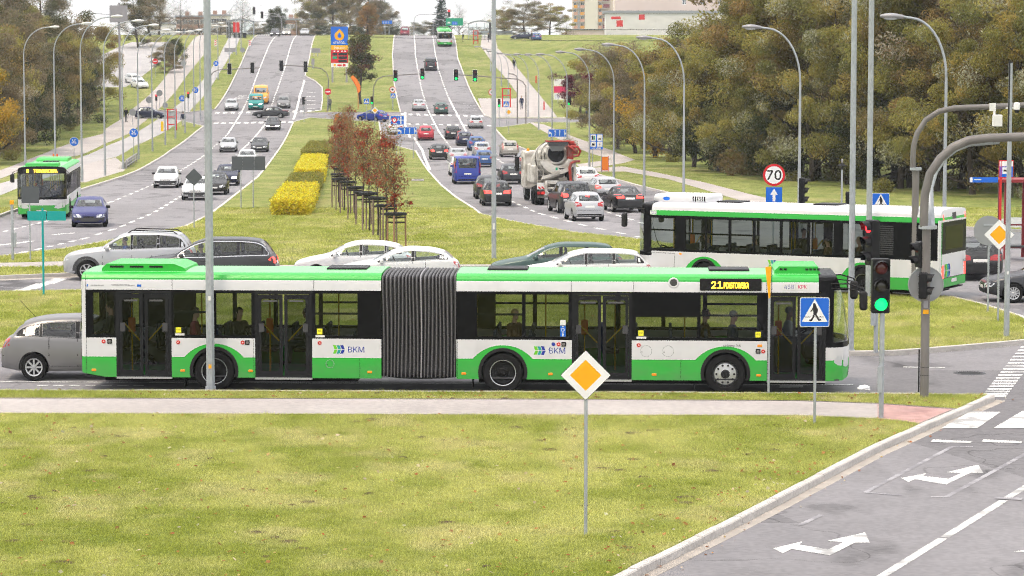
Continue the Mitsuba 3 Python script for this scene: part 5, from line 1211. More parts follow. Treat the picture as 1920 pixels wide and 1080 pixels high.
for z, c, w in ((2.07, 'm_plate', .07), (.48, 'm_sign_yellow', .07)): part(t, 'sticker', box(b[0] - w / 2, b[0] + w / 2, b[1] - .109, b[1] - .09, b[2] + z, b[2] + z + .1), c)
t, b = tall_post((926, 485), 11.5, 'tall grey lamp post on the grass median behind the bellows of the bus', .085, .1); part(t, 'sticker', box(b[0] - .04, b[0] + .04, b[1] - .106, b[1] - .08, b[2] + 1.15, b[2] + 1.4), 'm_plate')
part(t, 'clamp', box(b[0] - .13, b[0] + .13, b[1] - .12, b[1] + .12, b[2] + 4.0, b[2] + 4.1), 'm_galv')
tall_post((1595, 658), 11.0, 'tall grey lamp post just right of the mirror of the articulated bus', .07, .085)
tall_post((1628, 557), 11.0, 'tall grey post behind the red traffic light, right of the other tall post', .085, .1)
t = thing('post', 'grey post with a dark cable along its top, rightmost on the grass island', 'post'); b = pole_d((1887, 632)); zt_ = Hat(1886, 118, b[1])[2]
part(t, 'shaft', tube([b, [b[0], b[1], zt_]], [.08, .055], 8), 'm_galv', 20); part(t, 'cable', tube([[b[0] - .05, b[1] - .05, zt_ - 2.1], [b[0] - .04, b[1] - .055, zt_ + .02]], .02, 6), 'm_ink')
part(t, 'cap', tube([[b[0], b[1], zt_], [b[0], b[1], zt_ + .04]], .06, 8), 'm_ink'); part(t, 'sticker', box(b[0] - .03, b[0] + .03, b[1] - .085, b[1] - .06, b[2] + 1.75, b[2] + 1.83), 'm_plate')
# ---- signal heads
def head(parent, c, face, lit_=None, n=3, s=1.0, big=True, M=None, back=False, plate=False):
    """housing with lenses and visors; c its centre; face the unit direction it looks in (in the plane)"""
    c = np.asarray(c, float); a = math.atan2(face[1], face[0]) + PI / 2; m = M4(c, a)
    h = .345 * n * s; w = .34 * s
    part(parent, 'signal_head', rbox(-w / 2, w / 2, -.02, .2 * s, -h / 2, h / 2, .03, 8), 'm_black', 40, M=m)
    if plate: part(parent, 'signal_head_edge', prism(rrect(-w / 2 - .07, w / 2 + .07, -h / 2 - .07, h / 2 + .07, .05).difference(rrect(-w / 2 - .045, w / 2 + .045, -h / 2 - .045, h / 2 + .045, .05)), .01, 'xz').apply_translation([0, .09, 0]), 'm_sign_white', M=m); part(parent, 'back_plate', prism(rrect(-w / 2 - .045, w / 2 + .045, -h / 2 - .045, h / 2 + .045, .05), .01, 'xz').apply_translation([0, .1, 0]), 'm_black', M=m)
    cols = ['m_dark_red', 'm_dark_amber', 'm_dark_green']
    for i in range(n):
        z = h / 2 - .345 * s * (i + .5)
        on = lit_ is not None and i == lit_
        lens = to_tm(m3.Manifold.sphere(1, 20).scale([.125 * s, .05 * s, .125 * s]).translate([0, -.015, z]))
        if on: lit(parent, 'lens', lens, 'green_light' if i == n - 1 else 'red_light', m)
        else: part(parent, 'lens', lens, cols[i if n == 3 else i * 2], 40, M=m)
        v = []
        th = np.linspace(-.35 * PI + 0, 1.35 * PI, 16) if False else np.linspace(math.radians(-25), math.radians(205), 16)
        for d_, k_ in ((0, 1.0), (-.2 * s, .95)): v += [[.145 * s * math.cos(q) * k_, d_ * (.6 + .4 * max(0, math.sin(q))) - .015, z + .145 * s * math.sin(q) * k_] for q in th]
        k = len(th); f = [[i2, i2 + 1, k + i2 + 1] for i2 in range(k - 1)] + [[i2, k + i2 + 1, k + i2] for i2 in range(k - 1)]
        part(parent, 'visor', trimesh.Trimesh(np.array(v), f, process=False), 'm_black', M=m)
mat('m_dark_red', (.1, .012, .012), .2, coat=.6); mat('m_dark_amber', (.035, .03, .022), .2, coat=.6); mat('m_dark_green', (.02, .035, .03), .2, coat=.6)
def up(base, py): return Hat(base[0], py, pole_d(base)[1])[2]
t = thing('traffic_light', 'traffic light showing green on a grey post beside the red pavement', 'traffic light'); b = pole_d((1652, 784)); D = b[1]
part(t, 'post', tube([b, [b[0], b[1], Hat(1652, 585, D)[2]]], .055, 10), 'm_galv', True); part(t, 'control_box', box(b[0] - .09, b[0] + .0, b[1] - .12, b[1] - .02, Hat(0, 735, D)[2], Hat(0, 686, D)[2]), 'm_galv')
head(t, [Hat(1651.5, 536, D)[0], D - .05, Hat(0, 536, D)[2]], (0.02, -1), 2, s=1.13)
t = thing('traffic_light', 'traffic light showing red, turned left, behind the one that shows green', 'traffic light'); b = pole_d((1642, 661)); D = b[1]
part(t, 'post', tube([b, [b[0], b[1], Hat(0, 412, D)[2] - .1]], .06, 10), 'm_galv', True); part(t, 'control_box', box(b[0] - .14, b[0] - .02, b[1] - .1, b[1] + .05, Hat(0, 610, D)[2], Hat(0, 588, D)[2] + .25), 'm_galv')
head(t, [Hat(1629, 455, D)[0], D - .02, Hat(0, 455, D)[2]], (-.93, -.37), 0, s=1.15)
# near mast with two arms
t = thing('traffic_mast', 'thick grey mast with two bent arms reaching out over the side road', 'traffic mast'); b = pole_d((1733, 747)); D = b[1]; X_ = lambda px: Hat(px, 300, D)[0]; Z_ = lambda py: Hat(960, py, D)[2]
part(t, 'post', tube([b, [b[0], D, Z_(425)]], .1, 14), 'm_brown_steel', True); part(t, 'flange', tube([[b[0] + .03, D, Z_(429)], [b[0] + .03, D, Z_(423)]], .21, 16), 'm_galv', 20)
part(t, 'arm', tube([[X_(x) - .0, D - .06 + .0 * i, Z_(y)] for i, (x, y) in enumerate([(1733, 425), (1733, 395), (1734, 365), (1743, 326), (1762, 297), (1786, 275.5), (1815, 263), (1848, 259), (1920, 256), (2050, 250)])], .098, 14), 'm_brown_steel', True)
part(t, 'arm', tube([[X_(x), D + .15 + .25 * i, Z_(y)] for i, (x, y) in enumerate([(1750, 425), (1750, 390), (1752, 355), (1764, 325), (1785, 298), (1810, 282), (1840, 272), (1900, 268)])], .088, 14), 'm_galv', True)
part(t, 'sticker', box(b[0] - .07, b[0] + .06, D - .105, D - .08, Z_(588), Z_(580)), 'm_sign_yellow'); part(t, 'sticker', box(b[0] - .06, b[0] + .04, D - .105, D - .08, Z_(577), Z_(563)), 'm_pale_grey')
part(t, 'joint', tube([[b[0], D, Z_(704)], [b[0], D, Z_(703)]], .104, 14), 'm_ink'); part(t, 'joint', tube([[b[0], D, Z_(688.5)], [b[0], D, Z_(687.5)]], .104, 14), 'm_ink')
head(t, [X_(1733) + .05, D - .22, Z_(534)], (.98, -.2), None, n=2, s=.85)
head(t, [X_(1724), D + .1, Z_(478)], (-.98, -.2), None, n=2, s=.85)
part(t, 'cable', tube([[b[0] - .13, D, Z_(735)], [b[0] - .13, D, Z_(655)]], .018, 6), 'm_ink')
k = thing('round_sign', 'grey back of a round sign fixed to the thick mast', 'road sign'); part(k, 'plate', lathe([(0, 0), (.4, 0), (.4, .02), (0, .02)], 40, 'y').apply_translation([b[0] + .02, D + .14, Z_(534)]), 'm_sign_back', 30); part(k, 'rim', lathe([(.385, -.01), (.405, -.01), (.405, .03), (.385, .03)], 40, 'y').apply_translation([b[0] + .02, D + .13, Z_(534)]), 'm_grey_paint', 30)
t = thing('traffic_mast', 'brown mast whose single bent arm carries the white cameras', 'traffic mast'); b = pole_d((1714, 558)); D = b[1]
part(t, 'post', tube([b, [b[0], D, Z_(0) * 0 + Hat(0, 317, D)[2]]], .115, 14), 'm_brown_steel', True); part(t, 'flange', tube([[b[0], D, Hat(0, 319, D)[2]], [b[0], D, Hat(0, 314, D)[2]]], .19, 16), 'm_galv', 20)
part(t, 'arm', tube([[Hat(x, 300, D)[0], D, Hat(0, y, D)[2]] for x, y in [(1712, 317), (1711.5, 295), (1713, 272), (1719, 250), (1735, 225), (1759, 209), (1788, 202.5), (1858, 200), (1920, 197), (2060, 192)]], .09, 14), 'm_brown_steel', True)
DM = D
k = thing('camera_box', 'white box hanging from the arm of the brown mast', 'camera'); part(k, 'housing', rbox(Hat(1864, 0, DM)[0], Hat(1880, 0, DM)[0], DM - .3, DM + .05, Hat(0, 237, DM)[2], Hat(0, 215, DM)[2], .02, 6), 'm_plate', 30)
part(k, 'bracket', cat(box(Hat(1857, 0, DM)[0], Hat(1869, 0, DM)[0], DM - .14, DM - .1, Hat(0, 208, DM)[2], Hat(0, 193, DM)[2]), box(Hat(1864, 0, DM)[0], Hat(1868, 0, DM)[0], DM - .16, DM - .12, Hat(0, 216, DM)[2], Hat(0, 198, DM)[2])), 'm_plate')
k = thing('dome_camera', 'white dome camera on a short bracket beside the arm of the brown mast', 'camera'); cx_ = Hat(1907, 0, DM)[0]; cz_ = Hat(0, 203, DM)[2]
part(k, 'housing', lathe([(0, .2), (.09, .18), (.11, .08), (.1, -.04), (0, -.05)], 18).apply_translation([cx_, DM - .25, cz_]), 'm_sign_white', 40); part(k, 'lens', to_tm(m3.Manifold.sphere(.085, 14).translate([cx_, DM - .26, cz_ - .07])), 'm_ink', 40); part(k, 'bracket', tube([[Hat(1888, 0, DM)[0], DM - .1, cz_], [cx_, DM - .25, cz_ + .02]], .025, 6), 'm_plate')
# ---- sign plates
def plate(parent, c, poly, layers, back='m_sign_back', yaw=0.0, th=.012, nm='plate'):
    """flat sign: its outline, then thin layers of (outline, material) on the front; faces -y"""
    m = M4(c, yaw)
    part(parent, nm, prism(poly, th, 'xz'), back, M=m)
    for i, (nm2, g, mm) in enumerate(layers):
        g = g if isinstance(g, trimesh.Trimesh) else prism(g, .003, 'xz')
        g = g.copy(); g.apply_translation([0, -.0035 * (i + 1), 0]); part(parent, nm2, g, mm, M=m)
def diamond(r): return sg.Polygon([(0, r), (r, 0), (0, -r), (-r, 0)]).buffer(-.03 * r).buffer(.03 * r)
def disc(r): return sg.Point(0, 0).buffer(r, quad_segs=10)
def post_to(t, base, ztop, r=.032, mm='m_galv'):
    part(t, 'post', tube([base + [0, 0, -.1], [base[0], base[1], ztop]], r, 10), mm, True)
def sign(base, cpy, label, poly, layers, cat_='road sign', r=.03, yaw=0, back='m_sign_back', name='road_sign', D=None, cpx=None, mm='m_galv', group=None, ztop=None):
    b = pole_d(base) if D is None else At(base[0], D, .1); c = Hat(cpx if cpx else base[0], cpy, b[1])
    t = thing(name, label, cat_, group); post_to(t, b, ztop if ztop else c[2] + .1, r, mm); plate(t, c + [0, -r - .014, 0], poly, layers, back, yaw)
    return t
def prio(s): return [('face', diamond(s * .98), 'm_sign_white'), ('yellow_field', diamond(s * .62), 'm_sign_yellow')]
def ped_layers(w):
    tri = sg.Polygon([(0, .455 * w), (.44 * w, -.33 * w), (-.44 * w, -.33 * w)]).buffer(-.01).buffer(.01)
    k = w / .62
    def seg(pts, r): return sg.LineString(np.array(pts) * k).buffer(r * k, quad_segs=3)
    man = so.unary_union([sg.Point(-.01 * k, .165 * k).buffer(.028 * k), seg([(0, .12), (.01, -.01)], .04), seg([(0, -.02), (-.03, -.1), (-.07, -.17), (-.1, -.17)], .018), seg([(.01, -.02), (.045, -.09), (.09, -.165), (.12, -.16)], .018), seg([(-.02, .11), (-.06, .04), (-.08, .02)], .013), seg([(.02, .12), (.055, .06), (.05, .0)], .013)])
    bars = so.unary_union([sg.box(-.21 * k, -.105 * k, -.09 * k, -.092 * k), sg.box(-.02 * k, -.105 * k, .02 * k, -.092 * k), sg.box(.08 * k, -.105 * k, .19 * k, -.092 * k)])
    return [('white_edge', rrect(-w / 2, w / 2, -w / 2, w / 2, .04 * k), 'm_sign_white'), ('blue_field', rrect(-w / 2 + .012 * k, w / 2 - .012 * k, -w / 2 + .012 * k, w / 2 - .012 * k, .035 * k), 'm_sign_blue'), ('triangle', tri, 'm_sign_white'), ('walking_figure', man.difference(bars), 'm_ink'), ('crossing_lines', bars, 'm_ink')]
sign((1098, 1008), 703, 'yellow and white diamond priority sign standing alone on the near lawn', diamond(.405), prio(.405), back='m_ink')
sign((1527, 796), 585, 'blue square pedestrian crossing sign in front of the bus door', rrect(-.31, .31, -.31, .31, .04), ped_layers(.62))
sign((1871, 603), 440, 'yellow and white diamond priority sign on the far grass island at the right', diamond(.45), prio(.45), cpx=1873)
t = sign((1852, 586), 432, 'grey back of a round sign beside the farther diamond sign', disc(.45), [], cpx=1853); b_ = pole_d((1852, 586)); part(t, 'clamp', box(b_[0] - .18, b_[0] + .18, b_[1] - .075, b_[1] - .055, Hat(0, 423, b_[1])[2], Hat(0, 420, b_[1])[2]), 'm_galv')
sign((364, 429), 332, 'grey back of a diamond sign on the grass corner of the median', diamond(.42), [], back='m_dark_sign_back')
t = thing('road_sign', 'wide dark back of a lane sign on two posts at the median edge', 'road sign'); b = pole_d((452, 391)); b2 = pole_d((475, 391)); z0, z1 = Hat(0, 319, b[1])[2], Hat(0, 293, b[1])[2]; x0, x1 = Hat(432, 0, b[1])[0], Hat(495, 0, b[1])[0]
post_to(t, b, z1); post_to(t, b2, z1)
for xa, xb in ((x0, x0 + (x1 - x0) * .33), (x0 + (x1 - x0) * .335, x0 + (x1 - x0) * .665), (x0 + (x1 - x0) * .67, x1)): part(t, 'panel', box(xa, xb, b[1] - .05, b[1] - .035, z0, z1), 'm_dark_sign_back')
t = thing('street_name_sign', 'turquoise street name sign on a turquoise post in the left grass strip', 'street sign'); b = pole_d((82, 554)); D = b[1]; post_to(t, b, Hat(0, 390, D)[2], .035, 'm_teal')
for xa, xb in ((46, 80), (83, 117)):
    xa, xb = Hat(xa, 0, D)[0], Hat(xb, 0, D)[0]; z0, z1 = Hat(0, 412.5, D)[2], Hat(0, 397, D)[2]
    part(t, 'panel', box(xa, xb, D - .02, D + .0, z0, z1), 'm_teal'); part(t, 'panel_frame', cat(box(xa - .01, xb + .01, D - .03, D + .01, z1, z1 + .02), box(xa - .01, xb + .01, D - .03, D + .01, z0 - .02, z0), box(xa - .012, xa, D - .03, D + .01, z0, z1), box(xb, xb + .012, D - .03, D + .01, z0, z1)), 'm_teal')
t = thing('bollard_post', 'short grey post with a yellow cap and a box at the left edge', 'post'); b = pole_d((24, 488)); D = b[1]; post_to(t, b, Hat(0, 378, D)[2], .055); part(t, 'cap', box(b[0] - .07, b[0] + .07, D - .09, D + .06, Hat(0, 383, D)[2], Hat(0, 375, D)[2]), 'm_sign_yellow'); part(t, 'control_box', box(b[0] + .05, b[0] + .14, D - .08, D + .06, Hat(0, 463, D)[2], Hat(0, 436, D)[2]), 'm_galv')
sign((57, 489), 365, 'dark back of a rectangular sign in front of the oncoming bus', sg.box(-.34, -.32, .34, .32), [], back='m_dark_sign_back')
def cycle_layers(r):
    rings = so.unary_union([sg.Point(-.32 * r, -.25 * r).buffer(.2 * r).difference(sg.Point(-.32 * r, -.25 * r).buffer(.13 * r)), sg.Point(.3 * r, -.25 * r).buffer(.2 * r).difference(sg.Point(.3 * r, -.25 * r).buffer(.13 * r)), sg.LineString([(-.3 * r, -.22 * r), (-.12 * r, .1 * r), (.2 * r, .1 * r), (.3 * r, -.25 * r)]).buffer(.05 * r), sg.LineString([(-.35 * r, .45 * r), (-.3 * r, .2 * r)]).buffer(.1 * r), sg.LineString([(.25 * r, .5 * r), (.15 * r, .3 * r)]).buffer(.09 * r)])
    return [('white_edge', disc(r), 'm_sign_white'), ('blue_field', disc(r * .95), 'm_sign_blue'), ('symbol', rings, 'm_sign_white')]
sign((139, 299), 265.5, 'blue round cycle path sign above the orange board behind the bus', disc(.42), cycle_layers(.42))
sign((251, 299), 249, 'blue round cycle path sign near the low railing', disc(.42), cycle_layers(.42))
for x, by, cy, lab in ((341.5, 213, 184.5, 'small blue round sign by the zebra, left of the near lamp post, lower one'), (366.5, 205, 169, 'small blue round sign beside the traffic light at the far crossing'), (405, 150, 119, 'small blue round sign on the far cycle path')):
    sign((x, by), cy, lab, disc(.42), cycle_layers(.42))
for i_, (x, by, cy, r) in enumerate(((248.5, 237, 210.5, .42), (279.5, 216, 187, .42), (299, 203, 174.5, .42), (310, 232, 197.5, .34), (344, 150, 119, .4), (455, 75 + 60, 94, .4))):
    sign((x, by), cy, f'grey back of a round sign beside the left pavement, {("first", "second", "third", "fourth", "fifth", "sixth")[i_]} from the left', disc(r), [], group='round sign backs along the left pavement')
sign((291, 145), 115, 'red no-entry sign by the car park under the trees', disc(.42), [('face', disc(.42), 'm_sign_red'), ('bar', sg.box(-.3, -.07, .3, .07), 'm_sign_white')])
def arrow_up(x, y0, y1, w): return sg.Polygon([(x - w * .18, y0), (x + w * .18, y0), (x + w * .18, y1 - w * .8), (x + w * .5, y1 - w * .8), (x, y1), (x - w * .5, y1 - w * .8), (x - w * .18, y1 - w * .8)])
def lane_sign(px0, px1, py0, py1, base, label, posts):
    b = pole_d(base); D = b[1]; x0, x1, z0, z1 = Hat(px0, 0, D)[0], Hat(px1, 0, D)[0], Hat(0, py1, D)[2], Hat(0, py0, D)[2]; w, h = x1 - x0, z1 - z0
    t = thing('lane_sign', label, 'road sign')
    for p in posts: post_to(t, pole_d((p, base[1])), z1)
    ar = []
    for i in range(4):
        cx = -w / 2 + w * (i + .5) / 4
        if i == 0: ar.append(sg.Polygon([(cx + w * .05, -h * .38), (cx + w * .09, -h * .38), (cx + w * .07, -h * .0), (cx - w * .02, h * .12), (cx - w * .02, h * .25), (cx - w * .1, h * .02), (cx - w * .02, -h * .2), (cx - w * .02, -h * .05), (cx + w * .04, -h * .1)]))
        else: ar.append(arrow_up(cx, -h * .4, h * .38, w * .09))
        if i == 3: ar.append(sg.Polygon([(cx, -h * .12), (cx + w * .05, -h * .12), (cx + w * .05, -h * .25), (cx + w * .1, -h * .05), (cx + w * .05, h * .12), (cx + w * .05, 0), (cx, 0)]))
    plate(t, [(x0 + x1) / 2, D - .06, (z0 + z1) / 2], sg.box(-w / 2, -h / 2, w / 2, h / 2), [('white_edge', sg.box(-w / 2, -h / 2, w / 2, h / 2), 'm_sign_white'), ('blue_field', sg.box(-w / 2 + .03, -h / 2 + .03, w / 2 - .03, h / 2 - .03), 'm_sign_blue')] + [('arrow', a.buffer(0), 'm_sign_white') for a in ar])
lane_sign(744, 781, 238, 252, (750, 297), 'blue lane sign with four white arrows on the median', (750, 775))
lane_sign(1028, 1063, 242, 257, (1034, 285), 'blue lane sign with four white arrows above the red pump boom', (1034, 1058))
t = thing('road_sign', 'blue road layout sign with a red circle above the lane sign on the median', 'road sign'); b = pole_d((744, 290)); D = b[1]; x0, x1, z0, z1 = Hat(731, 0, D)[0], Hat(757, 0, D)[0], Hat(0, 234, D)[2], Hat(0, 217, D)[2]; w, h = x1 - x0, z1 - z0; post_to(t, b, z1)
plate(t, [(x0 + x1) / 2, D - .06, (z0 + z1) / 2], sg.box(-w / 2, -h / 2, w / 2, h / 2), [('white_edge', sg.box(-w / 2, -h / 2, w / 2, h / 2), 'm_sign_white'), ('blue_field', sg.box(-w / 2 + .03, -h / 2 + .03, w / 2 - .03, h / 2 - .03), 'm_sign_blue'), ('road_layout', so.unary_union([sg.box(-.46 * w, -.02 * h, .46 * w, .05 * h), sg.box(.22 * w, -.4 * h, .3 * w, .4 * h), sg.box(.05 * w, 0, .1 * w, .3 * h), sg.box(-.3 * w, -.4 * h, .0, -.32 * h)]), 'm_sign_white'), ('red_ring', sa.translate(disc(.19 * h * 1.6), -.2 * w, .02 * h), 'm_sign_red'), ('disc', sa.translate(disc(.13 * h * 1.4), -.2 * w, .02 * h), 'm_sign_white')])
t = thing('information_sign', 'blue sign with four white picture squares beside the orange board', 'road sign'); b = pole_d((1111, 324)); b2 = pole_d((1128, 324)); D = b[1]; x0, x1, z0, z1 = Hat(1107, 0, D)[0], Hat(1131, 0, D)[0], Hat(0, 280, D)[2], Hat(0, 251, D)[2]; w, h = x1 - x0, z1 - z0; post_to(t, b, z1); post_to(t, b2, z1)
sq = [sg.box(-.46 * w, .05 * h, -.04 * w, .46 * h), sg.box(.04 * w, .05 * h, .46 * w, .46 * h), sg.box(-.46 * w, -.33 * h, -.04 * w, .0 * h), sg.box(.04 * w, -.33 * h, .46 * w, .0 * h)]
plate(t, [(x0 + x1) / 2, D - .06, (z0 + z1) / 2], sg.box(-w / 2, -h / 2, w / 2, h / 2), [('blue_field', sg.box(-w / 2, -h / 2, w / 2, h / 2), 'm_sign_blue')] + [('square', q, 'm_sign_white') for q in sq] + [('pictogram', sg.box(-.38 * w, .12 * h, -.24 * w, .38 * h), 'm_ink'), ('pictogram', sg.box(-.22 * w, .12 * h, -.12 * w, .38 * h), 'm_sign_green'), ('pictogram', sg.box(.14 * w, .12 * h, .36 * w, .22 * h), 'm_ink'), ('pictogram', sg.box(-.36 * w, -.26 * h, -.14 * w, -.12 * h), 'm_ink'), ('pictogram', sa.translate(disc(.08 * w), .25 * w, -.17 * h), 'm_pale_grey'), ('arrow', sg.box(-.3 * w, -.44 * h, -.1 * w, -.4 * h), 'm_sign_white'), ('lettering', sg.box(.0, -.45 * h, .35 * w, -.39 * h), 'm_sign_white')])
def leaning_board(x0, x1, y0, y1, base, label, m_='m_orange'):
    t = thing('advertising_board', label, 'board'); b = np.array(G(*base, .1)); D = b[1]; xa, xb, za, zb = Hat(x0, 0, D)[0], Hat(x1, 0, D)[0], Hat(0, y1, D)[2], Hat(0, y0, D)[2]
    part(t, 'panel', box(xa, xb, D - .02, D + .02, za, zb), m_); part(t, 'frame', cat(box(xa - .05, xa, D - .04, D + .04, b[2] - .1, zb + .05), box(xb, xb + .05, D - .04, D + .04, b[2] - .1, zb + .05), box(xa, xb, D - .04, D + .04, za - .06, za)), 'm_bright_red')
leaning_board(1129, 1141, 294, 318, (1134, 322), 'orange advertising board beside the right footpath')
leaning_board(96, 103, 289, 310, (100, 315), 'orange advertising board above the roof of the oncoming bus')
b = At(1451, 96, .1); t = thing('speed_sign', 'round 70 speed limit sign over a blue arrow plate, behind the turning bus', 'road sign'); post_to(t, b, Hat(0, 310, 96)[2]); c = Hat(1451, 328, 96)
plate(t, c + [0, -.05, 0], disc(.4), [('face', disc(.4), 'm_sign_red'), ('white_field', disc(.315), 'm_sign_white')]); m = meshkit.text_mesh('70', .33, .003, True); m.apply_translation([-m.bounds.mean(0)[0], -m.bounds.mean(0)[1], 0]); v = m.vertices.copy(); m.vertices = np.stack([v[:, 0], -v[:, 2], v[:, 1]], 1); part(t, 'lettering', m, 'm_ink', M=M4(c + [0, -.058, 0]))
c = Hat(1451, 366, 96); plate(t, c + [0, -.05, 0], sg.box(-.29, -.29, .29, .29), [('blue_field', sg.box(-.29, -.29, .29, .29), 'm_sign_blue'), ('arrow', arrow_up(0, -.22, .24, .28), 'm_sign_white')], nm='arrow_plate')
sign((1651, 0), 378, 'blue crossing sign showing its top over the roof of the turning bus', sg.box(-.31, -.31, .31, .31), ped_layers(.62), D=96)
def small_light(base, cy, face, label, lit_=None, D=None, n=3, s=.9, cpx=None):
    b = pole_d(base) if D is None else At(base[0], D, .1); t = thing('traffic_light', label, 'traffic light'); c = Hat(cpx or base[0], cy, b[1]); post_to(t, b, c[2] + .3, .05); head(t, c + [0, -.12, 0], face, lit_, n=n, s=s); return t
small_light((1505, 0), 358, (1, -.15), 'dark traffic light turned right beside the lamp post behind the turning bus', D=94, cpx=1507)
small_light((1594, 0), 384, (1, -.15), 'top of a dark traffic light just over the roof of the turning bus', D=94)
small_light((936, 237), 193, (0, -1), 'small traffic light showing green at the right corner of the far crossing', 2)
small_light((697, 226), 188, (.1, -1), 'small traffic light showing green at the left corner of the far crossing', 2)
small_light((570, 215 + 13), 189, (.9, -.4), 'small traffic light turned sideways on the median by the crossing saloon', None)
small_light((293, 207), 183, (-.2, -1), 'small traffic light showing red on the left pavement', 0, s=.8)
small_light((353, 212), 178, (-.2, -1), 'small traffic light showing red beside the blue round sign at the far zebra', 0, s=.8)
small_light((1067, 262), 189, (-.5, -.86), 'small traffic light in front of the dark red tree', 2)
def far_mast(base, pts, heads, label, face=-1, lit_=2, mm='m_brown_steel', r=.08):
    b = pole_d(base); D = b[1]; t = thing('traffic_mast', label, 'traffic mast'); P_ = [b] + [np.array([Hat(x, 0, D)[0], D, Hat(0, y, D)[2]]) for x, y in pts]
    part(t, 'post', tube(P_[:2], r, 8), mm, True); part(t, 'arm', tube(P_[1:], r * .75, 8), mm, True)
    for x, y in heads: head(t, [Hat(x, 0, D)[0], D - .12 * (1 if face < 0 else -1), Hat(0, y, D)[2]], (0, face), lit_, plate=True, s=1.25)
far_mast((614, 208), [(615, 152), (614, 143), (611, 136), (603, 129), (587, 125.5), (555, 123.5), (521, 122)], [(526.5, 123), (572, 125)], 'bent mast with two signal backs over the left carriageway, post on the median', 1, None)
far_mast((389, 215), [(390, 152), (393, 143), (399, 135), (408, 131), (440, 129.5), (487, 127)], [(429, 129), (472, 127)], 'bent mast with two signal backs over the left carriageway, post on the pavement', 1, None)
far_mast((699, 226), [(699, 175), (700, 163), (706, 149), (718, 143), (733, 142), (760, 140), (797, 138)], [(741, 142), (791.5, 138.5)], 'bent mast with two green lights over the right carriageway, post on the median')
far_mast((986, 232), [(986, 172), (986, 162), (980, 153), (970, 148.5), (927, 145), (890, 142), (855, 140)], [(855, 140.5), (890.5, 142)], 'bent mast with two green lights over the right carriageway, post on the plaza')
far_mast((970, 232), [(970, 150), (969, 143), (962, 139), (953, 138)], [], 'thin bent mast with a small side light beside the plaza', 1, None)
far_mast((528, 66.2), [(528, 44), (527, 36), (523, 29), (515, 25.5), (487, 24)], [(476, 20)], 'pale bent signal mast over the left hilltop road, left of a pair', 1, None, 'm_pale_grey')
far_mast((556, 66.2), [(556, 48), (555, 40), (550, 34), (540, 32), (490, 29)], [(491, 28)], 'pale bent signal mast over the left hilltop road, right of a pair', 1, None, 'm_pale_grey')
far_mast((776, 66.2), [(776, 42), (777, 34), (781, 29), (790, 27), (842, 25.5)], [(842, 25)], 'pale bent signal mast with a red light over the right hilltop road', -1, 0, 'm_pale_grey')
far_mast((812, 66.2), [(812, 48), (813, 41), (818, 37), (835, 36)], [], 'short pale bent mast beside the green gantry sign on the hilltop', -1, None, 'm_pale_grey')
for x, by, cy, lay, lab, poly in ((615, 209, 172, [('face', disc(.42), 'm_sign_red'), ('bar', sg.box(-.3, -.08, .3, .08), 'm_sign_white')], 'red no-entry sign on the mast post of the median', disc(.42)),
        (736, 206, 168, [('face', disc(.4), 'm_sign_red'), ('white_field', disc(.31), 'm_sign_white'), ('numeral', sg.box(-.15, -.12, .15, .12), 'm_ink')], 'round red-rimmed speed sign left of the right carriageway', disc(.4)),
        (922, 222, 173, [('face', disc(.4), 'm_sign_red'), ('white_field', disc(.31), 'm_sign_white'), ('numeral', sg.box(-.15, -.12, .15, .12), 'm_ink')], 'round red-rimmed speed sign right of the right carriageway', disc(.4))):
    sign((x, by), cy, lab, poly, lay)
for x, by, cy, lab in ((687, 228, 190, 'small blue crossing sign left of the green light on the median'), (737, 206, 179.5, 'small blue crossing sign under the speed sign on the median'), (949, 235, 195, 'small blue crossing sign at the plaza corner')):
    sign((x, by), cy, lab, sg.box(-.33, -.33, .33, .33), ped_layers(.66))
sign((703, 243), 207, 'small yellow diamond sign on the median', diamond(.42), prio(.42)); sign((954, 250), 210, 'small yellow diamond sign beside the plaza', diamond(.42), prio(.42))
# fuel price pylon
t = thing('price_pylon', 'tall blue and red fuel station price pylon beside the orange-leaved tree', 'sign pylon'); b = np.array(G(622, 156)); D = b[1]; X_ = lambda p: Hat(p, 0, D)[0]; Z_ = lambda p: Hat(0, p, D)[2]; SX = FPX / D
for p in (622.5, 649): part(t, 'leg', box(X_(p) - .13, X_(p) + .13, D, D + .3, b[2] - .3, Z_(125)), 'm_pale_grey')
def fld(nm, x0, x1, y0, y1, m_, d): part(t, nm, box(X_(x0), X_(x1), D - .02 - d, D + .3 - d * 2, Z_(y1), Z_(y0)), m_)
fld('blue_panel', 620, 652, 50, 84.5, 'm_sign_blue', 0); fld('orange_panel', 620, 652, 85, 93, 'm_sign_yellow', .0); fld('red_panel', 620, 652, 93.4, 118, 'm_sign_red', 0); fld('white_panel', 620, 652, 118.4, 126, 'm_sign_white', 0)
drop = so.unary_union([sg.Point(0, 0).buffer(.72), sg.Polygon([(-.5, .5), (.06, 1.02), (.0, .4)]), sg.Polygon([(.5, .5), (.05, 1.0), (0, .4)])]).difference(so.unary_union([sg.Point(0, -.02).buffer(.3), sg.Polygon([(-.28, .05), (.28, .05), (.02, .55)])])).buffer(-.03).buffer(.03)
part(t, 'emblem', prism(drop, .03, 'xz'), 'm_sign_yellow', M=M4([X_(636), D - .06, Z_(67)]))
part(t, 'lettering', text_on('STATOIL', X_(624.5), D - .03, Z_(82), .3, .03, True, X_(647.5) - X_(624.5)), 'm_sign_white'); part(t, 'lettering', text_on('Białystok', X_(626), D - .03, Z_(91), .28, .03, False, X_(646) - X_(626)), 'm_sign_white')
for i, (y0, c) in enumerate(((99, 'm_ink'), (105.5, 'm_sign_green'), (112, 'm_bright_red'))): fld('price_label', 623, 631.5, y0, y0 + 5, c, .02); fld('price_display', 634, 650, y0, y0 + 5, 'm_ink', .02)
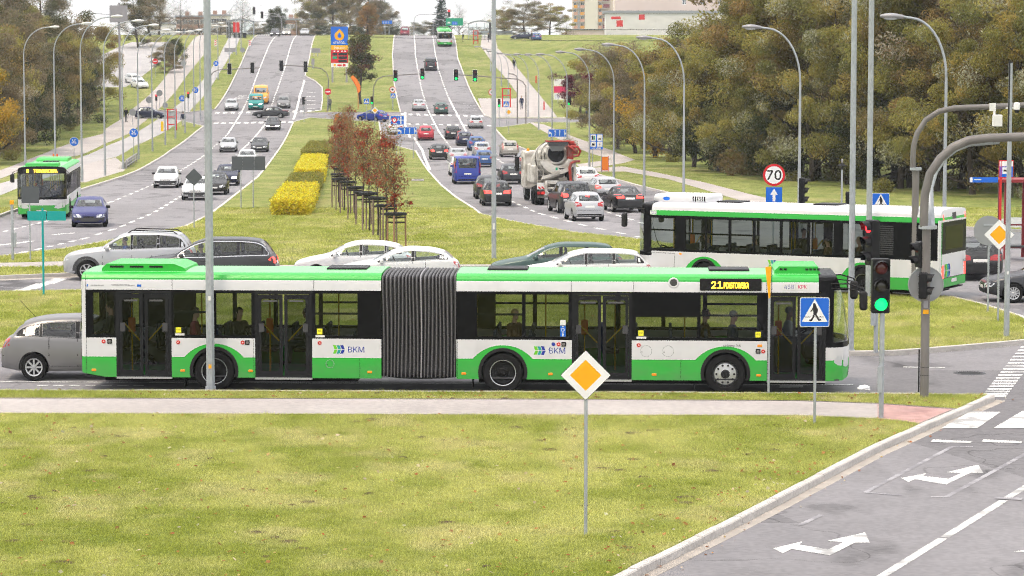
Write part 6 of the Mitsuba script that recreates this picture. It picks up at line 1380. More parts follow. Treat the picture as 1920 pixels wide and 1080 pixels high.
for x in (625, 632, 639, 645): fld('symbol', x, x + 3, 95, 97.5, 'm_sign_white', .02)
fld('symbol', 625, 629, 120, 124.5, 'm_sign_yellow', .02); fld('symbol', 632, 640, 120.5, 124, 'm_bright_red', .02); fld('symbol', 642, 647, 120, 124.5, 'm_bright_red', .02)
def feather(pts, base, label, m_='m_orange'):
    t = thing('feather_flag', label, 'flag'); b = np.array(G(*base)); D = b[1]; P_ = [np.array([Hat(x, 0, D)[0], D, Hat(0, y, D)[2]]) for x, y in pts]
    part(t, 'pole', tube([b] + P_, .035, 6), 'm_bright_red', True)
    pr = sg.Polygon([(p[0], p[2]) for p in P_] + [(P_[0][0] + .0, P_[0][2] + .4), ] + [(p[0] + .28, p[2] + .25) for p in P_[::-1][:-1]] if False else [(p[0], p[2]) for p in P_] + [(p[0] + .05 + .45 * math.sin(PI * (i + 1) / (len(P_) + 1)), p[2] + .3) for i, p in list(enumerate(P_))[::-1]]).buffer(0)
    part(t, 'cloth', prism(pr, .02, 'xz').apply_translation([0, D - .01, 0]), m_)
feather([(670.5, 175), (668, 164), (662, 153), (656.5, 145)], (671.5, 206), 'orange feather flag with a red pole under the leafy tree'); feather([(626.5, 230), (626.5, 217)], (627, 248), 'narrow orange flag behind the red rowan trees')
# shelters
def shelter(px0, px1, ytop, ybot, D, label, red=False, arc=True):
    t = thing('bus_shelter', label, 'bus shelter'); x0, x1 = Hat(px0, 0, D)[0], Hat(px1, 0, D)[0]; zb = zy(D) + .1; zt = Hat(0, ytop, D)[2]; w = x1 - x0; dp = 1.6
    fm = 'm_red_frame' if red else 'm_galv'
    if arc:
        a = np.linspace(-1, 1, 13); low = [(x0 + w * (q + 1) / 2, zt - .55 + .55 * (1 - q * q)) for q in a]
        part(t, 'roof', prism(sg.Polygon(low + [(x, z - .25) for x, z in low[::-1]]), dp, 'xz').apply_translation([0, D - .3, 0]), 'm_sign_back', 30)
        zr = zt - .6
    else: part(t, 'roof', box(x0 - .2, x1 + .2, D - .3, D + dp, zt - .12, zt), 'm_red_frame'); zr = zt - .12
    for x in np.linspace(x0 + .15, x1 - .15, 4 if not red else 3):
        for y in (D, D + dp - .3): part(t, 'post', box(x - .05, x + .05, y - .05, y + .05, zb, zr + .1), fm)
    part(t, 'back_pane', quad_xz(x0 + .15, x1 - .15, zb + .3, zr - .2, D + dp - .32), 'm_glass'); part(t, 'bench', box(x0 + .5, x1 - .5, D + dp - .9, D + dp - .45, zb + .42, zb + .48), 'm_grey_trim')
    for z in (zb + .35, zb + 1.25): part(t, 'rail', box(x0 + .15, x1 - .15, D + dp - .36, D + dp - .3, z, z + .06), fm)
    return t, x0, x1, zb, zt
t, x0, x1, zb, zt = shelter(423, 476, 35, 78, 505, 'white-roofed bus shelter on the far left hilltop'); part(t, 'poster', box(x0 + 1.4, x0 + 2.6, 504.6, 504.7, zb + 1.1, zb + 3.0), 'm_bright_red'); part(t, 'side_panel', box(x0 + .3, x0 + .9, 504.5, 505.2, zb, zb + 3.0), 'm_grey_trim')
for i in range(3): part(t, 'low_panel', box(x0 + 1.5 + .85 * i, x0 + 2.2 + .85 * i, 504.6, 504.7, zb + .1, zb + .95), 'm_ink')
t, x0, x1, zb, zt = shelter(877, 925, 38, 80, 500, 'white-roofed bus shelter on the far right hilltop'); part(t, 'side_panel', box(x1 - .8, x1 - .4, 499.5, 500.3, zb, zb + 3.0), 'm_grey_trim')
shelter(1884, 1990, 336, 455, 104, 'dark red bus shelter at the right edge behind the diamond sign', True, False)
t = thing('bus_stop_sign', 'red and blue bus stop sign on a red post at the right', 'bus stop sign'); b = At(1877, 99, .12); D = 99; post_to(t, b, Hat(0, 300, D)[2], .045, 'm_bright_red'); x0, x1 = Hat(1879, 0, D)[0], Hat(1904, 0, D)[0]
part(t, 'frame', box(x0 - .03, x1 + .02, D - .03, D, Hat(0, 334, D)[2], Hat(0, 300, D)[2]), 'm_bright_red'); part(t, 'timetable_panel', box(x0, x1, D - .04, D - .02, Hat(0, 311.5, D)[2], Hat(0, 302, D)[2]), 'm_sign_white'); part(t, 'blue_panel', box(x0, x1, D - .04, D - .02, Hat(0, 332, D)[2], Hat(0, 312, D)[2]), 'm_sign_blue'); part(t, 'white_square', box(x0 + .1, x1 - .07, D - .045, D - .03, Hat(0, 326, D)[2], Hat(0, 313.5, D)[2]), 'm_sign_white')
part(t, 'bus_symbol', rbox(x0 + .14, x1 - .11, D - .05, D - .04, Hat(0, 321.5, D)[2], Hat(0, 318, D)[2], .004, 6), 'm_ink')
t = thing('street_name_sign', 'blue street name arm on the red bus stop post', 'street sign'); x0, x1 = Hat(1823, 0, D)[0], Hat(1876, 0, D)[0]; part(t, 'panel', box(x0, x1, D - .05, D - .03, Hat(0, 342, D)[2], Hat(0, 332, D)[2]), 'm_sign_blue'); part(t, 'number_field', box(x0, x0 + .1, D - .055, D - .045, Hat(0, 341.5, D)[2], Hat(0, 332.5, D)[2]), 'm_sign_white'); part(t, 'lettering', box(x0 + .15, x0 + .42, D - .055, D - .045, Hat(0, 337.5, D)[2], Hat(0, 335.5, D)[2]), 'm_plate')
t = thing('stop_pole', 'thin grey post with an edge-on yellow warning sign in front of the bus door', 'road sign'); b = np.array([Hat(1447, 0, 61.0)[0], 61.0, .12]); D = 61.0; post_to(t, b, Hat(0, 500, D)[2], .03)
part(t, 'plate', to_tm(m3.Manifold.hull_points([(b[0] - .1, D - .05, Hat(0, 500, D)[2]), (b[0] + .04, D - .03, Hat(0, 500, D)[2]), (b[0] - .02, D - .04, Hat(0, 560, D)[2]), (b[0] + .02, D - .03, Hat(0, 558, D)[2]), (b[0] + .04, D + .0, Hat(0, 500, D)[2]), (b[0] - .1, D - .03, Hat(0, 500, D)[2])])), 'm_sign_yellow'); part(t, 'plate_edge', box(b[0] + .045, b[0] + .06, D - .04, D, Hat(0, 555, D)[2], Hat(0, 500, D)[2]), 'm_ink')
# park lamp, railing, far boards, cables
t = thing('park_lamp', 'small park lamp with a mushroom cap in front of the trees behind the turning bus', 'park lamp'); b = At(1579, 140, .1); post_to(t, b, Hat(0, 318, 140)[2], .055); c = Hat(1579, 310, 140)
part(t, 'cap', lathe([(0, .16), (.06, .14), (.1, .05), (.26, .0), (.24, -.05), (.1, -.08), (.06, -.2)], 18).apply_translation(c), 'm_trim', 40); part(t, 'finial', lathe([(0, .34), (.06, .3), (.05, .14)], 10).apply_translation(c), 'm_pale_grey', 40)
t = thing('railing', 'short low concrete and metal railing at the left kerb', 'railing'); p0, p1 = np.array(G(237, 319)), np.array(G(256, 306))
for i in range(5):
    q = p0 + (p1 - p0) * i / 4; part(t, 'post', box(q[0] - .06, q[0] + .06, q[1] - .06, q[1] + .06, q[2], q[2] + .85), 'm_pale_grey')
for z in (.35, .6, .85): part(t, 'rail', tube([p0 + [0, 0, z], p1 + [0, 0, z]], .05, 6), 'm_pale_grey')
part(t, 'base', to_tm(m3.Manifold.hull_points([(*(p0 + [-.5, 0, 0]),), (*(p0 + [-.2, 0, .6]),), (*(p1 + [-.3, 0, .6]),), (*(p1 + [-.6, 0, 0]),), (*(p0 + [-.9, .5, 0]),), (*(p1 + [-.9, .5, 0]),), (*(p0 + [-.5, .4, .5]),)])), 'm_kerb')
def far_board(px0, px1, py0, py1, D, label, m_, posts=True, name='direction_sign', stripes=()):
    t = thing(name, label, 'road sign'); x0, x1 = Hat(px0, 0, D)[0], Hat(px1, 0, D)[0]; z0, z1 = Hat(0, py1, D)[2], Hat(0, py0, D)[2]
    part(t, 'panel', box(x0, x1, D, D + .05, z0, z1), m_)
    if posts:
        for x in (x0 + (x1 - x0) * .3, x0 + (x1 - x0) * .7): part(t, 'post', box(x - .05, x + .05, D + .06, D + .14, zy(D), z1), 'm_galv')
    for a, b2, c, d_, mm in stripes: part(t, 'field', box(x0 + (x1 - x0) * a, x0 + (x1 - x0) * b2, D - .03, D - .005, z0 + (z1 - z0) * c, z0 + (z1 - z0) * d_), mm)
far_board(692, 704, 32, 46, 520, 'green direction sign on the hilltop beside the leafy tree', 'm_sign_green'); far_board(716, 735, 38.5, 45, 530, 'blue lane sign on the hilltop right of the green one', 'm_sign_blue', stripes=[(.1, .18, .2, .8, 'm_sign_white'), (.35, .43, .2, .8, 'm_sign_white'), (.6, .68, .2, .8, 'm_sign_white')])
far_board(836, 868, 34, 48, 525, 'wide green and blue gantry sign behind the far bus', 'm_sign_green', stripes=[(.35, .68, .1, .55, 'm_sign_blue'), (.1, .25, .3, .5, 'm_sign_white'), (.42, .47, .15, .5, 'm_sign_white'), (.56, .6, .15, .5, 'm_sign_white')])
far_board(420, 441, 90, 97.5, 455, 'grey back of a wide sign beside the left pavement near the hilltop', 'm_pale_grey'); far_board(583, 600, 90.5, 99, 450, 'grey back of a wide sign at the median edge near the hilltop', 'm_pale_grey'); far_board(583, 589, 110, 121, 425, 'small grey sign back at the median edge under the wide one', 'm_pale_grey')
far_board(1129, 1142, 60, 60.5, 500, 'thin distant sign panel on the right hilltop', 'm_sign_white') if False else None
far_board(1038.5, 1065, 148, 161, 365, 'pale board over red and white panels beside the dark red tree', 'm_beige_board' if False else 'm_plate', name='advertising_board', stripes=[(0, 1, -1.0, -.05, 'm_pink'), (0, 1, -2.0, -1.05, 'm_sign_white'), (.1, .4, -1.8, -1.2, 'm_logo_blue')])
far_board(1121, 1129, 184, 199, 355, 'small yellow and blue board at the edge of the right trees', 'm_yellow', name='advertising_board', stripes=[(.6, .95, .2, .9, 'm_logo_teal')])
for (x, y0, y1, D, lab) in ((1005, 157, 170, 400, 'red marker post beside the right footpath, farther of two'), (1020, 200, 208, 350, 'red marker post beside the right footpath, nearer of two')):
    t = thing('marker_post', lab, 'post'); b = At(x, D, .05); part(t, 'shaft', box(b[0] - .09, b[0] + .09, D - .09, D + .09, b[2], b[2] + 1.1), 'm_bright_red'); part(t, 'cap', box(b[0] - .11, b[0] + .11, D - .11, D + .11, b[2] + 1.1, b[2] + 1.18), 'm_bright_red')
def red_stop(x0, x1, y0, base, lab):
    t = thing('bus_shelter', lab, 'bus shelter'); b = np.array(G(*base)); D = b[1]; xa, xb = Hat(x0, 0, D)[0], Hat(x1, 0, D)[0]; zt = Hat(0, y0, D)[2]
    for x in (xa, xb): part(t, 'post', box(x - .07, x + .07, D - .07, D + .07, b[2], zt), 'm_bright_red')
    for q in (1.0, .66, .33): part(t, 'rail', box(xa + .07, xb - .07, D - .05, D + .05, b[2] + (zt - b[2]) * q - .12, b[2] + (zt - b[2]) * q), 'm_bright_red')
    part(t, 'glass', quad_xz(xa + .07, xb - .07, b[2] + .2, zt - .2, D), 'm_glass'); return t
red_stop(942, 957, 165, (950, 203), 'red framed bus stop on the plaza'); red_stop(312, 328, 204, (320, 246), 'red framed bus stop shelter by the left pavement near the side street'); red_stop(888, 896, 57, (892, 84), 'small red framed bus stop on the right hilltop')
t = thing('yellow_board', 'narrow yellow board leaning at the left red bus stop', 'board'); b = np.array(G(306, 248)); part(t, 'panel', box(b[0] - .25, b[0] + .05, b[1] - .03, b[1] + .03, b[2], b[2] + 1.25), 'm_yellow'); part(t, 'foot', box(b[0] - .3, b[0] + .1, b[1] - .15, b[1] + .15, b[2], b[2] + .05), 'm_grey_paint')
for i, ((xa, ya), (xb, yb), D) in enumerate((((150, 24), (1500, 55), 405), ((150, 48), (1500, 75), 405))):
    t = thing('power_cable', 'thin dark overhead cable crossing the view, %s of two' % ('upper', 'lower')[i], 'cable'); A_, B_ = Hat(xa, ya, D), Hat(xb, yb, D); q = np.linspace(0, 1, 24)[:, None]; pts = A_ + (B_ - A_) * q - np.array([0, 0, .9]) * (4 * q * (1 - q))
    part(t, 'wire', tube(pts, .035, 5), 'm_ink', True)
for x, base in ((110, 400), (1560, 400)):
    pass
for i, (x, y0, D) in enumerate(((406, 62, 470), (470, 60, 470))):
    t = thing('warning_board', 'small red and white striped warning board on the left hilltop, %s' % ('left one', 'right one')[i], 'road sign'); b = At(x, D, .1); part(t, 'panel', box(b[0] - .2, b[0] + .2, D - .02, D + .02, b[2] + .3, b[2] + 1.4), 'm_sign_white')
    for q in range(3): part(t, 'stripe', prism(sg.Polygon([(b[0] - .19, b[2] + .4 + .35 * q), (b[0] + .19, b[2] + .6 + .35 * q), (b[0] + .19, b[2] + .75 + .35 * q), (b[0] - .19, b[2] + .55 + .35 * q)]), .01, 'xz').apply_translation([0, D - .035, 0]), 'm_bright_red')
    part(t, 'post', box(b[0] - .03, b[0] + .03, D + .03, D + .08, b[2], b[2] + 1.3), 'm_galv')
# litter
t = thing('plastic_bag', 'white plastic bag lying on the grass strip', 'bag'); b = pole_d((1620, 733)); m = trimesh.creation.icosphere(2, .13); nn = meshkit.fbm(m.vertices * 14, 3); m.vertices *= (.6 + .8 * nn)[:, None] * [1.15, .8, .55]; m.apply_translation(b + [0, 0, .06]); part(t, 'film', m, 'm_sign_white', 20)
# ================================================================ trees, hedges
scene['m_leaf'] = {'type': 'principledthin', 'base_color': {'type': 'mesh_attribute', 'name': 'vertex_color'}, 'roughness': .7, 'spec_trans': 0.0, 'diff_trans': .9}
mat('m_bark', proc(lambda p, n, uv: mix((.035, .028, .022), (.1, .085, .07), fbm(p.x * 5, p.y * 5, p.z * 1.5, 3))), .95, spec=.1)
mat('m_stake', proc(lambda p, n, uv: mix((.14, .105, .085), (.32, .24, .19), fbm(p.x * 9, p.y * 9, p.z * 1.2, 3))), .9, spec=.1)
mat('m_new_stake', proc(lambda p, n, uv: mix((.3, .17, .1), (.42, .27, .17), fbm(p.x * 9, p.y * 9, p.z * 1.2, 3))), .9, spec=.1)
def leaves(c, size, cols, r_, aspect=.6, droop=0.0, up=.3):
    """one leaf-shaped quad at each centre"""
    n = len(c)
    nrm = r_.normal(size=(n, 3)); nrm[:, 2] += up; nrm /= np.linalg.norm(nrm, axis=1, keepdims=True)
    d = r_.normal(size=(n, 3)); d[:, 2] -= droop; d -= nrm * (d * nrm).sum(1, keepdims=True); d /= np.linalg.norm(d, axis=1, keepdims=True) + 1e-9
    e = np.cross(nrm, d); s = (size * r_.uniform(.6, 1.4, n))[:, None]
    v = np.stack([c - d * s * .5, c + e * s * aspect * .5 + nrm * s * .05, c + d * s * .5, c - e * s * aspect * .5 + nrm * s * .05], 1).reshape(-1, 3)
    i = np.arange(n) * 4
    f = np.vstack([np.stack([i, i + 1, i + 2], 1), np.stack([i, i + 2, i + 3], 1)])
    return v, f, np.repeat(cols, 4, axis=0)
def palette(base, var, r_, n, light=None, plight=0.0, clump=None, nclump=1):
    base = np.array(base, float)
    k = r_.choice(len(base), size=nclump, p=None); c = base[k][clump] if clump is not None else base[r_.choice(len(base), n)]
    c = c * r_.uniform(1 - var, 1 + var, (n, 1)) * r_.uniform(.93, 1.07, (n, 3))
    if light is not None:
        q = r_.random(n) < plight; c[q] = np.array(light) * r_.uniform(.7, 1.15, (q.sum(), 1))
    return np.clip(c, 0, .9)
def limb_tree(r_, H, spread, n1=9, rad=.22, lean=0.0, low=.18):
    """trunk with limbs that fork once; returns mesh and branch tips"""
    ms, tips = [], []
    k = np.linspace(0, 1, 7); wob = r_.normal(size=(7, 2)) * .02 * H; wob[0] = 0
    tr = np.column_stack([np.cumsum(wob[:, 0]) * .6 + lean * k * H, np.cumsum(wob[:, 1]) * .6, k * H * .92])
    ms.append(tube(tr, rad * (1 - k * .88), 7)); tips.append(tr[-1])
    for i in range(n1):
        t = low + (1 - low) * (i + r_.random() * .8) / n1 * .9; p = np.array([np.interp(t, k, tr[:, j]) for j in range(3)])
        a = i * 2.4 + r_.normal() * .5; L = spread * (1.15 - .65 * t) * r_.uniform(.75, 1.15)
        d = np.array([math.cos(a), math.sin(a), r_.uniform(.45, 1.0)]); q = p + d * L * np.array([.85, .85, .7])
        m_ = p + (q - p) * .5 + [0, 0, -.08 * L]
        rr = rad * (1 - t * .88) * .55; ms.append(tube([p, m_, q], [rr, rr * .7, rr * .25], 5)); tips += [q, m_ * .4 + q * .6]
        for s in (-1, 1):
            e = d + np.array([-d[1], d[0], .2]) * s * .8; q2 = m_ + e * L * .42; ms.append(tube([m_, q2], [rr * .5, rr * .14], 4)); tips.append(q2)
    return trimesh.util.concatenate(ms), np.array(tips)
def tree_mesh(seed, H, spread, cols, nleaf, size, light=None, plight=0, var=.3, low=.15, clump_r=1.0, flat=.8, rad=.22, droop=.3, aspect=.55, n1=11, fill=.35, lean=0.0):
    r_ = np.random.default_rng(seed)
    wood, tips = limb_tree(r_, H, spread, n1, rad, lean, low)
    ex = r_.normal(size=(int(len(tips) * 1.2), 3)) * [spread * .42, spread * .42, H * .2] + [lean * H * .5, 0, H * (.5 + low * .4)]
    ex = ex[(ex[:, 2] > H * low * .6) & (ex[:, 2] < H * .97)]
    cen = np.vstack([tips, ex]); w = r_.uniform(.4, 1.6, len(cen)); w /= w.sum()
    k = r_.choice(len(cen), nleaf, p=w)
    rr = clump_r * r_.uniform(.55, 1.3, len(cen))
    g = r_.normal(size=(nleaf, 3)); g /= np.linalg.norm(g, axis=1, keepdims=True); g *= (r_.random((nleaf, 1)) ** .45)
    c = cen[k] + g * rr[k][:, None] * [1, 1, flat]
    c[:, 2] = np.maximum(c[:, 2], .1)
    col = palette(cols, var, r_, nleaf, light, 0, k, len(cen))
    if light is not None:   # whole sprays show the pale underside of the leaf
        pc = r_.random(len(cen)) < plight * 3; q = pc[k] & (r_.random(nleaf) < .45) | (r_.random(nleaf) < plight * .3)
        col[q] = np.array(light) * r_.uniform(.65, 1.15, (q.sum(), 1))
    v, f, cc = leaves(c, size, col, r_, aspect, droop)
    return wood, (v, f, cc)
def tree_kind(name, *a, **k):
    wood, (v, f, c) = tree_mesh(*a, **k)
    scene[name] = {'type': 'shapegroup', 'trunk': mikit.ply(wood, 'm_bark', 40), 'crown': mikit.ply((v, f), 'm_leaf', False, color=c)}
def plant_tree(name, kind, loc, label, group=None, cat_='tree', rz=0, s=(1, 1, 1)):
    t = thing(name, label, cat_, group)
    scene[t] = {'type': 'instance', 'group': {'type': 'ref', 'id': kind}, 'to_world': T4(M4(loc, rz, s))}
    return t
OLIVE = [(.38, .34, .1), (.3, .285, .09), (.45, .36, .11), (.22, .22, .075)]; BROWN = [(.31, .235, .11), (.24, .19, .09), (.37, .27, .11), (.23, .2, .08)]; GOLD = [(.52, .33, .05), (.43, .31, .06), (.34, .28, .08)]; DARK = [(.06, .075, .03), (.08, .085, .035), (.1, .1, .045)]
SILV = (.58, .58, .43)
GREYB = [(.22, .18, .115), (.28, .22, .13), (.19, .175, .1), (.29, .23, .13)]
tree_kind('kind_willow_a', 11, 15, 4.6, OLIVE, 56000, .21, SILV, .05, clump_r=1.0, low=.05, aspect=.3, droop=1.1)
tree_kind('kind_willow_b', 12, 14, 4.2, OLIVE + [(.2, .15, .06)], 54000, .21, SILV, .08, clump_r=.95, low=.04, aspect=.3, droop=1.1)
tree_kind('kind_brown_a', 13, 13, 4.4, BROWN + OLIVE[:2], 42000, .19, None, 0, clump_r=1.0, low=.05, aspect=.4, droop=.6)
tree_kind('kind_brown_b', 14, 14, 4.0, GREYB, 36000, .19, (.5, .46, .36), .03, clump_r=.95, low=.05, aspect=.35, droop=.5)
tree_kind('kind_gold', 15, 9, 3.2, GOLD, 20000, .2, None, 0, clump_r=.95, low=.04)
tree_kind('kind_dark', 16, 8, 3.6, DARK, 18000, .22, None, 0, clump_r=1.1, low=.02, flat=.7)
tree_kind('kind_grey', 17, 16, 4.4, GREYB + DARK[1:], 42000, .2, (.45, .4, .3), .03, clump_r=1.05, low=.06, aspect=.35, droop=.5)
r6 = np.random.default_rng(61)
LABR = ['olive leafy tree', 'silvery-leaved tree', 'brown-leaved tree', 'greyish brown tree', 'golden yellow tree', 'dark green low tree', 'tall grey-brown tree']
KN = ['kind_willow_a', 'kind_willow_b', 'kind_brown_a', 'kind_brown_b', 'kind_gold', 'kind_dark', 'kind_grey']
ORD = ['first', 'second', 'third', 'fourth', 'fifth', 'sixth', 'seventh', 'eighth', 'ninth', 'tenth', 'eleventh', 'twelfth', 'thirteenth', 'fourteenth', 'fifteenth', 'sixteenth', 'seventeenth', 'eighteenth', 'nineteenth', 'twentieth']
front = [(1128, 262, 3, 11.2), (1160, 285, 2, 11.4), (1195, 292, 3, 11.8), (1232, 300, 4, 8.6), (1262, 306, 2, 11.8), (1305, 318, 0, 12.5), (1352, 326, 5, 6.5), (1385, 330, 1, 14), (1440, 338, 0, 14), (1490, 343, 5, 6.5), (1530, 346, 1, 14), (1600, 352, 0, 14), (1660, 358, 5, 6), (1700, 360, 1, 14), (1770, 366, 2, 12.5), (1840, 372, 0, 14), (1910, 378, 1, 14), (1990, 384, 0, 14), (2075, 388, 1, 14), (2160, 392, 0, 13)]
for i, (px, py, kd, H) in enumerate(front):
    g = G(px, py); g[1] += 3.0; g[2] = zy(g[1]) - .1; H0 = [15, 14, 13, 14, 9, 8, 16][kd]; s = H / H0
    plant_tree('tree', KN[kd], g, f'{LABR[kd]} at the edge of the right wood, {ORD[i]} from the left', None, rz=r6.uniform(0, 6.28), s=(s * 1.12, s * 1.12, s))
back = []
for row, (off, hh) in enumerate(((11, 1.15), (21, 1.3))):
    for i in range(13):
        px = 1150 + i * 66 + row * 30 + r6.uniform(-10, 10); y0 = np.interp(px, [f_[0] for f_ in front], [f_[1] for f_ in front]); g = G(px, y0); g[1] += off + r6.uniform(-1.5, 1.5); g[0] *= 1 + off / g[1]
        kd = int(r6.choice([0, 1, 2, 3, 6], p=[.3, .25, .15, .15, .15])); H = (8.6 if px < 1290 else 11.0 if px < 1420 else 16.0) * hh * r6.uniform(.9, 1.08); H0 = [15, 14, 13, 14, 9, 8, 16][kd]; s = H / H0
        g[2] = zy(g[1]) - .1; plant_tree('tree', KN[kd], g, None if False else f'{LABR[kd]} deep in the right wood, {ORD[i]} from the left of the {("second", "third")[row]} row', 'trees deep in the right wood', rz=r6.uniform(0, 6.28), s=(s * 1.1, s * 1.1, s))
left = [(236, -46.5, 3, 13), (247, -48.5, 2, 14), (258, -49, 6, 15), (268, -50, 5, 7.5), (280, -52, 3, 15), (291, -52, 5, 8), (300, -53.5, 6, 16), (312, -53.5, 2, 13), (324, -54, 5, 8), (333, -55, 3, 14), (345, -55.5, 2, 13), (356, -57, 5, 7)]
for i, (D, x, kd, H) in enumerate(left):
    H0 = [15, 14, 13, 14, 9, 8, 16][kd]; s = H / H0
    plant_tree('tree', KN[kd], (x, D, zy(D) - .1), f'{LABR[kd]} at the edge of the left wood, {ORD[i]} from the near end', None, rz=r6.uniform(0, 6.28), s=(s * 1.15, s * 1.15, s))
for i in range(14):
    D = 250 + i * 11 + r6.uniform(-3, 3); x = np.interp(D, [236, 356], [-53, -66]) - r6.uniform(0, 5); kd = int(r6.choice([3, 6, 2, 6])); s = r6.uniform(1.0, 1.2)
    plant_tree('tree', KN[kd], (x, D, zy(D) - .1), f'{LABR[kd]} deep in the left wood, {ORD[i]} from the near end', 'trees deep in the left wood', rz=r6.uniform(0, 6.28), s=(s * 1.1, s * 1.1, s))
plant_tree('tree', 'kind_gold', (-45.5, 231, zy(231)), 'yellowish willow bush at the left edge of the view', rz=1, s=(1.0, 1.0, .95))
# hilltop and middle trees
tree_kind('kind_orange', 21, 7, 2.4, [(.38, .22, .08), (.3, .17, .07), (.24, .16, .07)], 5000, .26, None, 0, clump_r=.7, low=.1)
tree_kind('kind_mixed', 22, 10, 2.2, [(.12, .12, .045), (.09, .1, .04), (.2, .14, .05), (.16, .08, .05)], 9000, .24, None, 0, clump_r=.75, low=.36, rad=.2)
tree_kind('kind_red', 23, 5.2, 2.8, [(.13, .02, .035), (.09, .018, .03), (.18, .03, .045)], 9000, .22, (.3, .12, .13), .03, clump_r=.8, low=.22, rad=.18, flat=.6)
tree_kind('kind_bare', 24, 11, 3.4, [(.24, .19, .14), (.2, .15, .11)], 1800, .2, None, 0, clump_r=1.2, low=.15, n1=16)
def spruce(seed):
    r_ = np.random.default_rng(seed); H = 13; c, ms = [], [tube([(0, 0, 0), (0, 0, H)], [.2, .02], 6)]
    for z in np.arange(.8, H - .2, .42):
        R_ = 3.0 * (1 - z / H) ** .9 + .15; n = int(7 + R_ * 3)
        for j in range(n):
            a = r_.uniform(0, 6.28); L = R_ * r_.uniform(.7, 1.1); k = r_.random((int(26 * L) + 6, 1)) ** .7
            c.append(np.array([0, 0, z]) + k * np.array([math.cos(a) * L, math.sin(a) * L, -.28 * L]) + r_.normal(size=(len(k), 3)) * [.12, .12, .07])
    c = np.vstack(c); v, f, cc = leaves(c, .3, palette([(.03, .05, .035), (.045, .065, .045), (.06, .085, .07)], .25, r_, len(c)), r_, .35, .4)
    scene['kind_spruce'] = {'type': 'shapegroup', 'trunk': mikit.ply(ms[0], 'm_bark', 40), 'crown': mikit.ply((v, f), 'm_leaf', False, color=cc)}
spruce(31)
def at_px(px, D): return At(px, D, -.1)
plant_tree('tree', 'kind_mixed', At(677, 362, -.1), 'slender leafy tree with a bare trunk beside the price pylon', s=(1, 1, 1.0))
plant_tree('tree', 'kind_orange', At(692, 515, -.1), 'orange-leaved tree on the hilltop behind the price pylon', s=(1, 1, 1.0), rz=1)
plant_tree('tree', 'kind_red', At(1088, 345, -.1), 'dark red tree with a crooked trunk in front of the right wood', s=(1, 1, 1))
for i, (px, D, kd, sc) in enumerate([(592, 650, 'kind_brown_a', (1.25, 1.1, 1.0)), (625, 640, 'kind_grey', (1.3, 1.1, 1.0)), (660, 660, 'kind_brown_a', (1.35, 1.1, 1.3)), (695, 650, 'kind_brown_b', (1.35, 1.1, 1.05)), (722, 665, 'kind_grey', (1.0, 1.0, .72))]):
    plant_tree('tree', kd, At(px, D, -.6), f'broad brown tree crowning the hilltop median, {ORD[i]} from the left', rz=i * 1.3, s=sc)
for i, px in enumerate([575, 602, 640, 668, 708, 735]):
    plant_tree('shrub', 'kind_dark' if i % 2 else 'kind_brown_b', At(px, 625 + 4 * i, -.3), f"{('brown', 'dark')[i % 2]} shrub at the foot of the hilltop median trees, {ORD[i]} from the left", None, 'shrub', rz=i, s=(.75, .7, .42 if i % 2 else .3))
plant_tree('tree', 'kind_spruce', At(828, 640, -.1), 'dark spruce on the hilltop behind the far bus', 'hilltop spruces' if False else None, s=(1.05, 1.05, .95)); plant_tree('tree', 'kind_bare', At(862, 660, -.1), 'thin tree right of the dark spruce', s=(.7, .7, .85))
for i, (px, D, kd, s, lab) in enumerate([(985, 545, 'kind_brown_b', (1.15, 1.0, .56), 'wide brown tree behind the cars parked on the right hilltop'), (1030, 560, 'kind_brown_a', (.95, 1, .55), 'brown tree left of the flats on the right hilltop'), (925, 690, 'kind_bare', (1.1, 1, .8), 'thin tree above the right hilltop shelter'), (948, 640, 'kind_brown_a', (.7, .7, .62), 'small brown tree behind the right hilltop shelter'), (725, 700, 'kind_bare', (1, 1, .42), 'low bare tree left of the hilltop signs'), (755, 720, 'kind_bare', (1.1, 1, .36), 'low bare tree right of the hilltop signs'),
        (520, 640, 'kind_dark', (.7, .7, .95), 'round green tree above the left hilltop road'), (560, 680, 'kind_bare', (1, 1, .5), 'bare tree above the left hilltop road'), (455, 640, 'kind_bare', (1.1, 1, .95), 'tall bare tree over the left hilltop shelter'), (340, 640, 'kind_bare', (1.1, 1, .9), 'tall bare tree left of the near lamp post on the skyline'), (375, 690, 'kind_bare', (1.2, 1, .7), 'bare tree before the brick-red buildings'), (285, 520, 'kind_brown_b', (1, 1, .85), 'brown tree behind the car park'), (262, 470, 'kind_grey', (.9, .9, .7), 'tall brown tree behind the car park at the wood edge'), (312, 418, 'kind_brown_b', (.62, .62, .36), 'round brown shrub beside the car park'), (327, 428, 'kind_dark', (.55, .55, .6), 'dark evergreen beside the round brown shrub'), (300, 600, 'kind_bare', (1.2, 1.2, .9), 'bare tree on the left skyline'), (415, 720, 'kind_bare', (1.1, 1, .7), 'bare tree behind the left hilltop traffic lights')]):
    plant_tree('tree', kd, At(px, D, -.1), lab, rz=i, s=s)
tree_kind('kind_lean', 27, 13, 4.2, OLIVE, 18000, .26, SILV, .05, clump_r=1.0, low=.42, aspect=.3, droop=1.1, lean=-.2, rad=.42, n1=9)
g = G(1700, 352); plant_tree('tree', 'kind_lean', (g[0], g[1] - 3, zy(g[1]) - .1), 'tree with a thick dark leaning trunk at the edge of the right wood')
r66 = np.random.default_rng(66)
